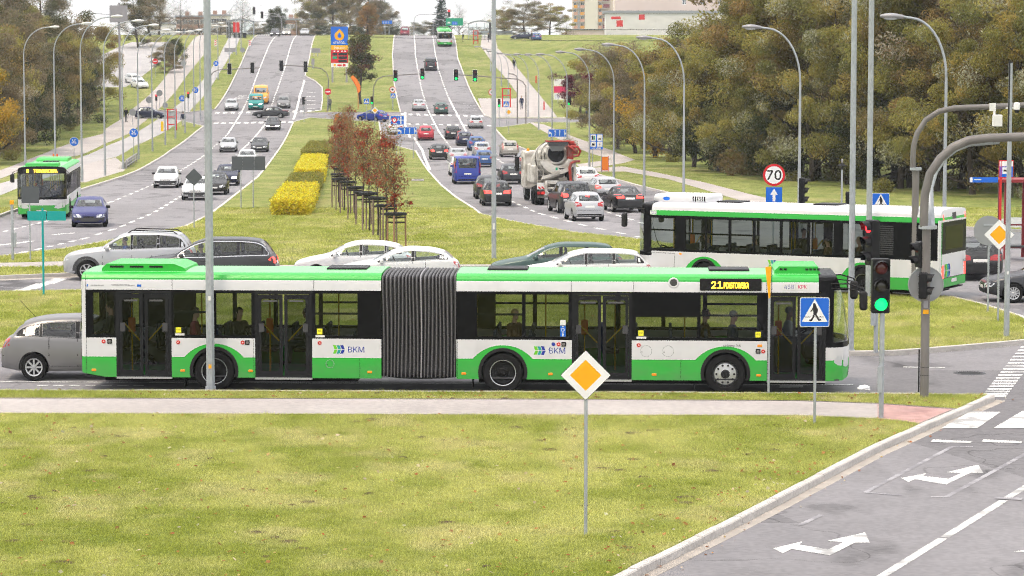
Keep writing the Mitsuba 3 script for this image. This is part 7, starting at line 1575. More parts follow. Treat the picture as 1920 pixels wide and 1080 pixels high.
for i, px in enumerate([292, 318, 352, 368, 398, 432, 470, 492, 512, 536, 548, 575, 590, 742, 772, 790, 880, 900, 935, 965, 1060]):
    plant_tree('tree', ['kind_bare', 'kind_brown_b', 'kind_bare', 'kind_grey'][i % 4], At(px, r66.uniform(690, 900), -.1), f"{('thin bare', 'brown', 'pale bare', 'grey-brown')[i % 4]} tree on the hazy skyline, {(ORD + ['twenty-first'])[i]} from the left", 'trees on the hazy skyline', rz=i, s=(r66.uniform(.8, 1.2), 1, r66.uniform(.35, .55) * (1.25 if px < 500 else 1)))
# right grassy hill
gx, gy = np.meshgrid(np.linspace(3, 40, 60), np.linspace(385, 540, 70), indexing='ij')
hz = 2.6 * np.exp(-((gx - 13) / 6.5) ** 2 - ((gy - 455) / 30) ** 2) + 1.3 * np.exp(-((gx - 7.5) / 3.5) ** 2 - ((gy - 425) / 16) ** 2) + 2.4 * np.exp(-((gx - 24) / 8) ** 2 - ((gy - 470) / 30) ** 2) + .5 * (meshkit.fbm(np.stack([gx * .2, gy * .08, gx * 0], -1), 3) - .5)
pts = np.stack([gx, gy, zy(gy) - .15 + np.maximum(hz - .25, -.3)], -1).reshape(-1, 3); n2 = 70; ii, jj = np.meshgrid(np.arange(59), np.arange(69), indexing='ij'); q = (ii * n2 + jj).ravel()
struct('hill', trimesh.Trimesh(pts, np.vstack([np.stack([q, q + n2, q + n2 + 1], 1), np.stack([q, q + n2 + 1, q + 1], 1)]), process=False), 'm_lawn', True)
# ---- young rowan trees with stakes
def rowan(seed, H=4.6):
    r_ = np.random.default_rng(seed); P = Proto(); ms, tips = [], []
    k = np.linspace(0, 1, 6); tr = np.column_stack([np.cumsum(r_.normal(size=6) * .05), np.cumsum(r_.normal(size=6) * .04), k * H * .9]); ms.append(tube(tr, .045 * (1 - .85 * k), 6))
    for i in range(15):
        t = .42 + .56 * (i + r_.random()) / 15; p = np.array([np.interp(t, k, tr[:, j]) for j in range(3)]); a = i * 2.4; L = (.78 - .35 * t) * r_.uniform(.5, 1.45)
        d = np.array([math.cos(a), math.sin(a), r_.uniform(.7, 1.6)]); q = p + d * L * .75; ms.append(tube([p, p + (q - p) * .5 - [0, 0, .05], q], [.018, .013, .005], 4)); tips += [q, (p + q) / 2, p + (q - p) * .75, q + r_.normal(size=3) * .12]
    tips = np.array(tips); n = 1300; kk_ = r_.choice(len(tips), n)
    c = tips[kk_] + r_.normal(size=(n, 3)) * [.17, .17, .15]
    v, f, cc = leaves(c, .105, palette([(.27, .15, .085), (.25, .19, .09), (.22, .21, .1), (.33, .17, .08), (.29, .11, .08)], .35, r_, n, None, 0, kk_, len(tips)), r_, .5, .8)
    P.add('trunk', trimesh.util.concatenate(ms), 'm_bark', 40); P.add('crown', (v, f), 'm_leaf', False, color=cc)
    n = 230; kb = r_.choice(len(tips), 18); c = tips[r_.choice(kb, n)] + r_.normal(size=(n, 3)) * .07
    v, f, cc = leaves(c, .085, palette([(.38, .025, .028), (.3, .03, .028), (.42, .06, .03)], .25, r_, n), r_, .9); P.add('berries', (v, f), 'm_leaf', False, color=cc)
    sm = 'm_stake' if seed != 41 else 'm_new_stake'
    for j, a in enumerate((.4, 2.5, 4.6)):
        x, y = .42 * math.cos(a), .42 * math.sin(a); P.add('stake', tube([(x * 1.05, y * 1.05, -.1), (x, y, 1.62)], .036, 7), sm, True)
    P.add('crossbar', cat(tube([(.42 * math.cos(a), .42 * math.sin(a), 1.52) for a in (.4, 2.5, 4.6, .4)], .04, 6), tube([(.42 * math.cos(a), .42 * math.sin(a), 1.3) for a in (.4, 2.5, 4.6, .4)], .03, 6)), 'm_bark', 30)
    P.add('tie', lathe([(.38, 1.6), (.46, 1.62), (.46, 1.72), (.36, 1.72), (.1, 1.66)], 14), 'm_trim', 30)
    return P
RW = [rowan(41 + i, 4.4 + .3 * i) for i in range(3)]
for i, (px, py) in enumerate([(742, 474), (725, 459), (709, 443), (692, 434), (681, 423), (667, 413), (653, 402), (645, 396), (637, 390), (635, 380), (638, 368), (640, 356), (643, 344), (646, 330), (650, 316), (653, 303)]):
    t = thing('rowan_tree', (f'young red-berried rowan tied to stakes, {ORD[i]} of the row from the near end'), 'tree', 'young rowans staked in a row on the median')
    g = np.array(G(px, py, .1)); labels[t + '__berries'] = {'kind': 'stuff'}; RW[0 if i == 0 else 1 + i % 2].stamp(t, M4(g, i * 1.9, (1, 1, .98 + .03 * (i % 4)) if i else (1, 1, .95)))
t = thing('shrub', 'small bare pink-tipped shrub below the blue lane sign', 'shrub'); r_ = np.random.default_rng(5); b = np.array(G(738, 283, .1)); tips = np.array([b + [math.cos(a) * .7 * q, math.sin(a) * .5 * q, 1.0 + .5 * q] for a, q in zip(np.linspace(0, 6, 10), r_.uniform(.4, 1, 10))])
part(t, 'stems', cat([tube([b, (b + q) / 2 + [0, 0, .2], q], [.025, .018, .008], 4) for q in tips]), 'm_bark', True); c = tips[r_.choice(10, 150)] + r_.normal(size=(150, 3)) * .15; v, f, cc = leaves(c, .1, palette([(.4, .08, .1), (.3, .1, .08)], .3, r_, 150), r_); part(t, 'leaves', (v, f), 'm_leaf', False, color=cc)
# ---- clipped hedges
def hedge(D0, D1, xa, xb, H, cols, label, n, seed, w=2.0):
    r_ = np.random.default_rng(seed); t = thing('hedge', label, 'hedge', 'clipped hedge blocks on the median'); L = D1 - D0
    u, s_ = r_.random(n), r_.random(n); face = r_.random(n); cx = lambda y: xa + (xb - xa) * (y - D0) / L
    y = D0 + u * L; x = cx(y) + (s_ - .5) * w; z = np.full(n, H)
    top = face < .55; fr = (face >= .55) & (face < .72); z[~top] = (r_.random((~top).sum()) ** .8) * H; y[fr] = D0; x[fr] = cx(D0) + (s_[fr] - .5) * w; sd = face >= .72; x[sd] = cx(y[sd]) + np.where(r_.random(sd.sum()) < .5, -.5, .5) * w
    bump = meshkit.fbm(np.stack([x * .9, y * .7, z * .9], -1), 3) - .5
    c = np.stack([x + bump * .2 + r_.normal(size=n) * .07, y + bump * .3 + r_.normal(size=n) * .08, z * (1 + .1 * bump) + r_.normal(size=n) * .06], -1); c[:, 2] += zy(c[:, 1]) + .08
    v, f, cc = leaves(c, .13, palette(cols, .3, r_, n), r_, .6, 0, .5)
    core = to_tm(m3.Manifold.hull_points([(cx(yy) + sx * (w / 2 - .15), yy + (.15 if yy == D0 else -.15), zy(yy) + z_) for yy in (D0, D1) for sx in (-1, 1) for z_ in (.0, H - .12)]))
    part(t, 'twigs', core, 'm_hedge_core'); part(t, 'foliage', (v, f), 'm_leaf', False, color=cc)
flat('m_hedge_core', (.07, .06, .02))
YEL = [(.9, .76, .05), (.85, .68, .04), (.9, .82, .14), (.75, .62, .05)]; GRN = [(.3, .29, .07), (.24, .25, .06), (.34, .3, .08)]
hedge(141, 166, -11.7, -13.1, .88, YEL + [(.5, .42, .05)], 'bright yellow clipped hedge, the nearest block', 15000, 1, 1.95); hedge(167.5, 188, -13.2, -14.4, .8, GRN, 'olive green hedge between the two yellow ones', 9000, 2); hedge(190, 229, -14.45, -16.9, 1.05, YEL, 'yellow clipped hedge farther up the median', 13000, 3); hedge(231, 262, -17.0, -18.6, 1.3, GRN, 'olive green hedge, the farthest block', 9000, 4, 2.4)
# ================================================================ people
mat('m_skin', (.45, .27, .2), .6); mat('m_hair_dark', (.03, .02, .015), .7); mat('m_hair_grey', (.3, .29, .28), .7); mat('m_hair_blond', (.4, .27, .12), .7)
for n_, c_ in (('black', (.015, .015, .018)), ('navy', (.02, .028, .06)), ('grey', (.13, .13, .14)), ('brown', (.09, .05, .03)), ('maroon', (.14, .02, .04)), ('white', (.6, .6, .6)), ('blue', (.03, .08, .35)), ('jeans', (.045, .06, .1))): mat('m_cloth_' + n_, c_, .9, spec=.15)
def chain(*pr):
    """one smooth body from bones: ((point, radius), (point, radius)) pairs"""
    bones = []
    for (p, r), (q, s) in pr:
        bones.append(m3.Manifold.batch_hull([m3.Manifold.sphere(r, 12).translate(list(map(float, p))), m3.Manifold.sphere(s, 12).translate(list(map(float, q)))]))
    m = m3.Manifold.batch_boolean(bones, m3.OpType.Add).refine_to_length(.06)
    tm = to_tm(m); tm.merge_vertices(); trimesh.smoothing.filter_taubin(tm, iterations=6); return tm
def person_parts(pose):
    """meshes of a figure about 1.74 m tall, facing +x, feet (or seat) at the origin"""
    o = {}
    if pose == 'sit':
        hip, z0 = np.array([0, 0, .08]), 0
        legs = [(((0, s * .09, .1), .085), ((.42, s * .11, .12), .065)) for s in (-1, 1)] + [(((.42, s * .11, .12), .062), ((.46, s * .11, -.32), .045)) for s in (-1, 1)]
        feet = [(((.46, s * .11, -.36), .045), ((.6, s * .12, -.38), .04)) for s in (-1, 1)]
        hands = [(.3, s * .13, .22) for s in (-1, 1)]; elb = [(.06, s * .25, .28) for s in (-1, 1)]
    else:
        hip = np.array([0, 0, .92]); k = .3 if pose == 'walk' else .04
        legs = []; feet = []
        for s in (-1, 1):
            kn = (s * k * .55 + .03, s * .09, .5); an = (s * k - (.1 if s < 0 and pose == 'walk' else 0), s * .09, .1 + (.06 if s < 0 and pose == 'walk' else 0))
            legs += [(((0, s * .085, .9), .095), (kn, .065)), ((kn, .062), (an, .045))]; feet.append((((an[0] - .03, an[1], .06), .045), ((an[0] + .15, an[1] + s * .02, .04), .035)))
        hands = [(-s * k * .7 + .05, s * .27, .82) for s in (-1, 1)]; elb = [(-s * k * .3 - .03, s * .27, 1.1) for s in (-1, 1)]
    sh = hip + [0.0, 0, .5]
    torso = [((hip, .125), (hip + [0.01, 0, .28], .14)), ((hip + [.01, 0, .28], .14), (sh + [0, 0, -.06], .12))] + [((sh + [0, 0, -.04], .1), (sh + [0, s * .17, -.02], .075)) for s in (-1, 1)]
    torso += [((hip + [0, s * .07, 0], .11), (hip + [0, s * .06, .3], .11)) for s in (-1, 1)] + [((hip + [0, s * .06, .3], .11), (sh + [0, s * .12, -.06], .085)) for s in (-1, 1)]
    arms = [((sh + [0, s * .18, -.03], .062), (e, .05)) for s, e in zip((-1, 1), elb)] + [((e, .048), (h, .038)) for e, h in zip(elb, hands)]
    o['jacket'] = chain(*torso, *arms); o['trousers'] = chain(*legs, ((hip + [0, -.07, 0], .11), (hip + [0, .07, 0], .11))); o['shoes'] = [chain(f) for f in feet]
    o['hands'] = []
    for h, e in zip(hands, elb):
        h, e = np.array(h, float), np.array(e, float); d = (h - e) / np.linalg.norm(h - e); sd = np.cross(d, [0, 0, 1.0]) if abs(d[2]) < .9 else np.array([1.0, 0, 0]); sd /= np.linalg.norm(sd)
        fg = [((h + d * .02, .026), (h + d * .07, .03))] + [((h + d * .07 + sd * q * .018, .011), (h + d * (.145 - abs(q) * .01) + sd * q * .022, .008)) for q in (-1.4, -.45, .45, 1.4)] + [((h + d * .04 + sd * .03, .012), (h + d * .085 + sd * .055, .009))]
        o['hands'].append(chain(*fg))
    c = sh + [.03, 0, .24]
    head_ = m3.Manifold.batch_hull([m3.Manifold.sphere(.082, 16).scale([1.12, .95, 1.0]).translate(list(c + [0, 0, .04])), m3.Manifold.sphere(.05, 12).translate(list(c + [.035, 0, -.07]))])
    nose = m3.Manifold.batch_hull([m3.Manifold.sphere(.008, 8).translate(list(c + [.088, 0, .035])), m3.Manifold.sphere(.014, 8).translate(list(c + [.104, 0, -.008]))])
    ears = [m3.Manifold.sphere(.022, 8).scale([.7, .4, 1.2]).translate(list(c + [-.005, s * .08, .01])) for s in (-1, 1)]
    neck = m3.Manifold.batch_hull([m3.Manifold.sphere(.05, 10).translate(list(c + [-.02, 0, -.06])), m3.Manifold.sphere(.06, 10).translate(list(sh + [0, 0, .02]))])
    o['head'] = to_tm(m3.Manifold.batch_boolean([head_, nose, neck, *ears], m3.OpType.Add))
    o['eye'] = [to_tm(m3.Manifold.sphere(.011, 8).translate(list(c + [.083, s * .032, .03]))) for s in (-1, 1)]
    o['mouth'] = to_tm(m3.Manifold.sphere(.02, 8).scale([.3, 1, .25]).translate(list(c + [.083, 0, -.05])))
    cap_ = m3.Manifold.sphere(.094, 16).scale([1.1, .97, 1.0]).translate(list(c + [-.012, 0, .05])) - mbox(c[0] + .045, c[0] + .3, c[1] - .2, c[1] + .2, c[2] - .3, c[2] + .085) - mbox(c[0] - .3, c[0] + .3, c[1] - .2, c[1] + .2, c[2] - .3, c[2] - .02)
    o['hair'] = to_tm(cap_); o['c'] = c
    return o
POSES = {}
def person(loc, heading, label, pose='stand', jacket='black', trousers='jeans', hair='dark', scale=1.0, group=None, extra=None):
    o = POSES.setdefault(pose, person_parts(pose)); t = thing('person', label, 'person', group); M = M4(loc, math.radians(heading), scale)
    part(t, 'jacket', o['jacket'], 'm_cloth_' + jacket, True, M); part(t, 'trousers', o['trousers'], 'm_cloth_' + trousers, True, M); part(t, 'head', o['head'], 'm_skin', 40, M); part(t, 'hair', o['hair'], 'm_hair_' + hair if not hair.startswith('cap') else 'm_cloth_black', 40, M)
    for s in o['shoes']: part(t, 'shoe', s, 'm_cloth_black', True, M)
    for s in o['hands']: part(t, 'hand', s, 'm_skin', True, M)
    for s in o['eye']: part(t, 'eye', s, 'm_ink', True, M)
    part(t, 'mouth', o['mouth'], 'm_cloth_maroon', True, M)
    if extra == 'backpack': part(t, 'backpack', rbox(-.34, -.13, -.15, .15, 1.0, 1.42, .06, 8), 'm_cloth_maroon', 40, M)
    return t
def bus_place(M, u, y, z): return (np.asarray(M) @ [u, y, z, 1])[:3]
HDG = math.degrees(ang)
for u, y, z, face, lab, kw in ((.62, .5, 1.12, 180, 'seated passenger at the rearmost window of the articulated bus', {}), (2.62, .45, 1.0, 0, 'passenger in dark clothes behind the first rear door of the articulated bus', dict(jacket='maroon')), (2.96, .8, .98, 180, 'passenger in a dark cap behind the lamp post in the rear part of the bus', dict(hair='cap')), (3.62, .75, .98, -50, 'passenger in a dark coat above the rear wheel of the articulated bus', dict(jacket='black', hair='cap')),
        (5.22, 1.1, .95, 180, 'passenger seen through the second rear door of the articulated bus', dict(jacket='grey')), (10.15, .6, .98, -40, 'passenger with pale hair in brown behind the bellows of the bus', dict(jacket='brown', hair='blond')), (15.25, .46, .98, -8, 'older grey-haired man in a dark coat at the front side window of the bus', dict(jacket='navy', hair='grey')), (14.62, 1.2, .95, 0, 'passenger in brown seated beyond the grey-haired man in the bus', dict(jacket='brown')), (16.62, 1.88, .95, 0, 'driver of the articulated bus in a pale shirt behind the front door', dict(jacket='white', hair='grey'))):
    person(bus_place(HERO_M, u, y, z), HDG + face, lab, 'sit', **kw)
h7 = math.degrees(math.atan2(S755_M[1, 0], S755_M[0, 0]))
for u, y, z, face, pose, lab, kw in ((10.35, BW - .66, .9, 0, 'sit', 'driver at the front side window of the turning single-deck bus', {}), (9.1, BW - .5, .95, 20, 'sit', 'blond passenger near the front of the turning single-deck bus', dict(hair='blond', jacket='grey')), (7.2, BW - .5, .95, 0, 'sit', 'passenger in pale clothes in the middle of the turning bus', dict(jacket='grey', hair='grey')), (5.6, 1.5, .37, 150, 'stand', 'dark standing passenger leaning in the middle of the turning bus', dict(jacket='black')), (4.4, BW - .5, .95, 0, 'sit', 'passenger in a fur-trimmed hood in the turning bus', dict(jacket='brown')), (3.2, BW - .5, 1.0, 10, 'sit', 'passenger near the rear of the turning bus behind the red traffic light', dict(jacket='brown', hair='blond'))):
    person(bus_place(S755_M, u, y, z), h7 + face, lab, pose, **kw)
h8 = math.degrees(math.atan2(B8_M[1, 0], B8_M[0, 0])); person(bus_place(B8_M, 10.35, BW - .66, .9), h8, 'driver of the oncoming bus number 8', 'sit', jacket='navy')
for (px, py), hd, lab, kw in (((236.5, 229), 80, 'pedestrian in black on the left footpath by the dark small car', dict(jacket='black', trousers='grey')), ((343.5, 237), 100, 'pedestrian in a pale top by the red stop near the left zebra', dict(jacket='navy', trousers='white')), ((618, 207), -80, 'pedestrian with a backpack waiting on the median by the no-entry sign', dict(extra='backpack', jacket='grey')), ((964, 130), 75, 'pedestrian in black walking up the right footpath', dict(pose='walk')), ((978, 205), -95, 'pedestrian in dark clothes on the plaza by the bent mast', dict(jacket='navy')), ((1100, 230), 175, 'pedestrian striding along the path in front of the right wood', dict(pose='walk', jacket='navy'))):
    person(np.array(G(px, py, .1)), hd, lab, **kw)
for px, D, lab in ((868.5, 489, 'distant pedestrian left of the right hilltop shelter'), (916, 487, 'distant person in dark clothes standing in the right hilltop shelter'), (997, 494, 'person with pale hair between the two cars on the right hilltop')):
    person(At(px, D, .1), 200, lab, jacket='black', hair='blond' if px > 990 else 'dark')
# drivers in the queue on the cross street
def driver(kw_prefix, M, x, y, z, lab, **kw): person((np.asarray(M) @ [x, y, z, 1])[:3], math.degrees(math.atan2(M[1, 0], M[0, 0])), lab, 'sit', scale=.95, **kw)
def car_matrix(t):
    return np.array(scene[t + '__body']['to_world'].matrix)
driver('', car_matrix('off_roader'), .12, .36, .62, 'driver in blue at the wheel of the silver off-roader', jacket='blue')
driver('', car_matrix('off_roader_001'), .12, .36, .62, 'driver of the dark grey off-roader', jacket='grey')
# ================================================================ buildings
mat('m_wall_pink', proc(lambda p, n, uv: mix((.56, .47, .42), (.64, .55, .5), fbm(p.x * .2, p.y * .2, p.z * .2, 3))), .9); mat('m_wall_cream', (.66, .63, .56), .9); mat('m_wall_white', proc(lambda p, n, uv: mix((.58, .57, .57), (.7, .69, .69), fbm(p.x * .3, 0, p.z * .5, 3))), .8); mat('m_balcony_orange', (.62, .3, .04), .7); mat('m_balcony_salmon', (.55, .32, .24), .8); mat('m_balcony_maroon', (.2, .05, .07), .7); mat('m_pane', (.07, .09, .12), .12, coat=.6); mat('m_roof_grey', (.26, .28, .32), .7); mat('m_wall_brick', (.36, .22, .17), .9); mat('m_slab', (.5, .52, .56), .8)
def win(t, x0, x1, z0, z1, y, fr='m_sign_white'):
    k = part(t, 'window', cat(box(x0, x1, y - .08, y + .02, z0, z0 + .1), box(x0, x1, y - .08, y + .02, z1 - .1, z1), box(x0, x0 + .1, y - .08, y + .02, z0 + .1, z1 - .1), box(x1 - .1, x1, y - .08, y + .02, z0 + .1, z1 - .1), box((x0 + x1) / 2 - .05, (x0 + x1) / 2 + .05, y - .07, y + .02, z0 + .1, z1 - .1)), fr)
    n_ = k[len(t) + 2:]; put(k, 'pane', mikit.ply(box(x0 + .1, x1 - .1, y - .03, y + .01, z0 + .1, z1 - .1), 'm_pane'))
D = 1000.0; X_ = lambda p, D=D: Hat(p, 0, D)[0]; Z_ = lambda p, D=D: Hat(960, p, D)[2]; zg = 12.0
t = thing('block_of_flats', 'pale block of flats with orange balconies rising out of the view on the right hilltop', 'building')
part(t, 'wall', box(X_(1096.5), X_(1121), D, D + 14, zg, Z_(-60)), 'm_wall_cream'); part(t, 'wall', box(X_(1074), X_(1096.4), D + 1.6, D + 14, zg, Z_(-60)), 'm_wall_pink'); part(t, 'wall', box(X_(1121.1), X_(1150), D + 1.6, D + 14, zg, Z_(-60)), 'm_wall_pink')
for i in range(9):
    zf = Z_(54 - 12.9 * i) ; 
    part(t, 'balcony_slab', box(X_(1074), X_(1096.4), D + .2, D + 1.6, zf - .15, zf), 'm_slab'); part(t, 'balcony_slab', box(X_(1121.1), X_(1138), D + .2, D + 1.6, zf - .15, zf), 'm_slab')
    c1, c2 = ('m_balcony_orange', 'm_balcony_salmon') if i % 2 else ('m_balcony_salmon', 'm_balcony_orange')
    part(t, 'balcony_panel', box(X_(1076), X_(1082.5), D + .1, D + .2, zf, zf + 1.15), c1); part(t, 'balcony_panel', box(X_(1088), X_(1096), D + .1, D + .2, zf, zf + 1.15), c2); part(t, 'balcony_panel', box(X_(1122), X_(1129), D + .1, D + .2, zf, zf + 1.2), c1); part(t, 'balcony_panel', box(X_(1131), X_(1143), D + .6, D + .7, zf + .2, zf + 1.5), 'm_balcony_maroon')
    for a_, b_ in ((1075.5, 1081), (1084, 1087), (1089, 1095), (1123, 1128)): win(t, X_(a_), X_(b_), zf + .5, zf + 2.2, D + 1.6)
t = thing('long_building', 'low pinkish building in front of the flats with a blue and white doorway poster', 'building'); part(t, 'wall', box(Hat(1060, 0, 900)[0], Hat(1130, 0, 900)[0], 900, 908, 12, Hat(0, 56, 900)[2]), 'm_wall_pink'); part(t, 'roof', box(Hat(1058, 0, 900)[0], Hat(1132, 0, 900)[0], 899.5, 908.5, Hat(0, 56, 900)[2], Hat(0, 54.5, 900)[2]), 'm_roof_grey')
part(t, 'entrance', box(Hat(1088, 0, 900)[0], Hat(1104, 0, 900)[0], 899.7, 899.95, 12.6, Hat(0, 66, 900)[2]), 'm_balcony_salmon'); part(t, 'poster', box(Hat(1074, 0, 900)[0], Hat(1088, 0, 900)[0], 899.6, 899.9, 12.8, Hat(0, 67, 900)[2]), 'm_sign_white'); part(t, 'poster', box(Hat(1080, 0, 900)[0], Hat(1087, 0, 900)[0], 899.5, 899.6, 13.6, Hat(0, 68, 900)[2]), 'm_sign_blue')
D2 = 820.0; X2 = lambda p: Hat(p, 0, D2)[0]; Z2 = lambda p: Hat(960, p, D2)[2]
t = thing('long_building', 'long pink block with small white windows above the right wood', 'building'); part(t, 'wall', box(X2(1156), X2(1640), D2 + 12, D2 + 26, 12, Z2(-60)), 'm_wall_pink')
for x in (1284, 1319, 1352, 1406, 1440, 1475, 1510):
    for y in (7, -20, -46): win(t, X2(x), X2(x + (11 if x == 1406 else 7)), Z2(y), Z2(y - 11), D2 + 12)
for x in (1365, 1396): part(t, 'downpipe', box(X2(x), X2(x + 1), D2 + 11.8, D2 + 12, 12, Z2(-60)), 'm_balcony_maroon')
t = thing('long_building', 'long low white hall with red lettering panels under the pink block', 'building'); part(t, 'wall', box(X2(1136), X2(1460), D2, D2 + 11, 12, Z2(25)), 'm_wall_white'); part(t, 'roof', box(X2(1132), X2(1464), D2 - .4, D2 + 11.4, Z2(25), Z2(20)), 'm_roof_grey')
for i, (a_, b_, c_, d_) in enumerate(((1146, 1164, 31, 36), (1156, 1168, 38, 50), (1198, 1209, 27, 37))): part(t, 'red_panel', box(X2(a_), X2(b_), D2 - .12, D2 - .02, Z2(d_), Z2(c_)), 'm_bright_red')
t = thing('sign_board', 'yellow and red sign panel above the right wood near the lamp heads', 'sign'); part(t, 'panel', box(X2(1399), X2(1417), D2 - 2, D2 - 1.8, Z2(49), Z2(33)), 'm_yellow'); part(t, 'field', box(X2(1404), X2(1411), D2 - 2.1, D2 - 2.02, Z2(45), Z2(34)), 'm_bright_red'); part(t, 'post', box(X2(1407), X2(1409), D2 - 1.8, D2 - 1.5, 12, Z2(49)), 'm_galv')
def far_house(px0, px1, ytop, D, wall, rows, cols, label, roof='m_roof_grey', chim=True):
    t = thing('apartment_house', label, 'building'); x0, x1 = Hat(px0, 0, D)[0], Hat(px1, 0, D)[0]; zt = Hat(960, ytop, D)[2]; z0 = 12.4
    part(t, 'wall', box(x0, x1, D, D + 10, z0, zt), wall); k = part(t, 'roof', box(x0 - .4, x1 + .4, D - .4, D + 10.4, zt, zt + .5), roof)
    if chim:
        for q in (.25, .7): put(k, 'chimney', mikit.ply(box(x0 + (x1 - x0) * q, x0 + (x1 - x0) * q + 1.2, D + 4, D + 5, zt + .5, zt + 1.7), 'm_wall_brick'))
    for r in range(rows):
        for c in range(cols):
            cx = x0 + (x1 - x0) * (c + .5) / cols; cz = z0 + (zt - z0) * (r + .45) / rows; win(t, cx - .8, cx + .8, cz - .7, cz + .8, D)
far_house(330, 385, 32, 800, 'm_wall_brick', 3, 5, 'reddish block of flats with chimneys behind the near lamp post'); far_house(386, 425, 30, 790, 'm_wall_cream', 3, 4, 'pale block of flats right of the reddish one on the left skyline'); far_house(533, 556, 38, 760, 'm_wall_brick', 2, 3, 'small brick-red house on the left hilltop behind the waiting cars'); far_house(275, 318, 45, 780, 'm_wall_white', 1, 6, 'low white building on the left skyline', chim=False); far_house(905, 958, 62, 640, 'm_wall_white', 1, 7, 'low grey-white building behind the right hilltop shelter', chim=False)
t = thing('billboard', 'large grey billboard back among the left trees', 'billboard'); Db = 330; xb0, xb1 = Hat(205, 0, Db)[0], Hat(238, 0, Db)[0]; part(t, 'panel', box(xb0, xb1, Db, Db + .3, Hat(0, 42, Db)[2], Hat(0, 10, Db)[2]), 'm_pale_grey'); part(t, 'mast', tube([[Hat(222, 0, Db)[0], Db + .4, zy(Db)], [Hat(222, 0, Db)[0], Db + .4, Hat(0, 5, Db)[2]]], .14, 8), 'm_pale_grey', True)
# ================================================================ grass, fallen leaves
def grass_col(p, n, uv):
    a = fbm(p.x * .16, p.y * .16, 0, 4); b = fbm(p.x * 1.3, p.y * .9, 3, 3); c = cell_rand(p.x * 60, p.y * 60, 1)
    g = mix((.37, .42, .08), (.63, .63, .22), smoothstep(.2, .82, a * .35 + b * .65))
    g = mix(g, C3(.74, .66, .36), smoothstep(.5, .78, fbm(p.x * .8, p.y * .7, 9, 4)) * .5)
    return g * (.62 + .76 * c)
scene['m_grass'] = {'type': 'principledthin', 'base_color': proc(grass_col), 'roughness': .6, 'spec_trans': 0.0, 'diff_trans': .6}
def blades(xy, h, w, r_, z0):
    n = len(xy); a = r_.uniform(0, 2 * PI, n); lean = r_.normal(size=(n, 2)) * .55; hh = h * r_.uniform(.45, 1.25, n); ww = w * r_.uniform(.6, 1.3, n)
    b = np.column_stack([xy, z0]); d = np.column_stack([np.cos(a), np.sin(a), np.zeros(n)]) * ww[:, None] * .5
    tip = b + np.column_stack([lean * hh[:, None], hh])
    v = np.stack([b - d, b + d, tip], 1).reshape(-1, 3); return v, np.arange(3 * n).reshape(-1, 3)
r8 = np.random.default_rng(88); TS = .6
for k in range(3):
    n = int(TS * TS * (3400)); xy = r8.random((n, 2)) * TS
    cl = meshkit.fbm(np.column_stack([xy * 5, np.full(n, k * 7.0)]), 2); keep = r8.random(n) < .35 + cl * 1.1; xy = xy[keep]
    v, f = blades(xy, .055 * (.7 + .6 * cl[keep]), .0085, r8, np.zeros(len(xy))); scene[f'grass_tile_{k}'] = {'type': 'shapegroup', 'blades': mikit.ply((v, f), 'm_grass', False)}
nearlawn = grassland.intersection(sg.Polygon([(-9.2, 38), (9.2, 38), (13.5, 64.5), (-13.5, 64.5)])); shapely.prepare(nearlawn)
tiles, edge = [], []
for x in np.arange(-14.4, 14.4, TS):
    for y in np.arange(37.8, 65.4, TS):
        q = sg.box(x, y, x + TS, y + TS)
        if nearlawn.contains(q): tiles.append((x, y))
        elif nearlawn.intersects(q): edge.append(q.intersection(nearlawn.buffer(-.015)))
labels['grass'] = {'kind': 'stuff', 'label': 'short mown grass of the near lawn and the strip before the bus', 'category': 'grass'}
for i, (x, y) in enumerate(tiles):
    rot = int(r8.integers(4)); m = M4((x + TS / 2, y + TS / 2, .12), rot * PI / 2) @ M4((-TS / 2, -TS / 2, 0))
    scene[f'grass__{i + 1:04d}'] = {'type': 'instance', 'group': {'type': 'ref', 'id': f'grass_tile_{int(r8.integers(3))}'}, 'to_world': T4(m)}
def scatter(poly, dens, r_):
    x0, y0, x1, y1 = poly.bounds; n = int((x1 - x0) * (y1 - y0) * dens); p = r_.random((n, 2)) * [x1 - x0, y1 - y0] + [x0, y0]; return p[shapely.contains_xy(poly, p[:, 0], p[:, 1])]
ed = so.unary_union([e for e in edge if not e.is_empty]); xy = scatter(ed, 3200, r8); v, f = blades(xy, .06, .0085, r8, np.full(len(xy), .12)); scene['grass__9001'] = mikit.ply((v, f), 'm_grass', False)
midlawn = grassland.intersection(sg.Polygon([(-13.4, 64.5), (13.4, 64.5), (19, 92), (-19, 92)])); xy = scatter(midlawn, 800, r8); v, f = blades(xy, .075, .02, r8, np.full(len(xy), .12)); scene['grass__9002'] = mikit.ply((v, f), 'm_grass', False)
farlawn = grassland.intersection(sg.Polygon([(-19, 92), (19, 92), (30, 150), (-30, 150)])); xy = scatter(farlawn, 130, r8); v, f = blades(xy, .09, .05, r8, zy(xy[:, 1]) + .12); scene['grass__9003'] = mikit.ply((v, f), 'm_grass', False)
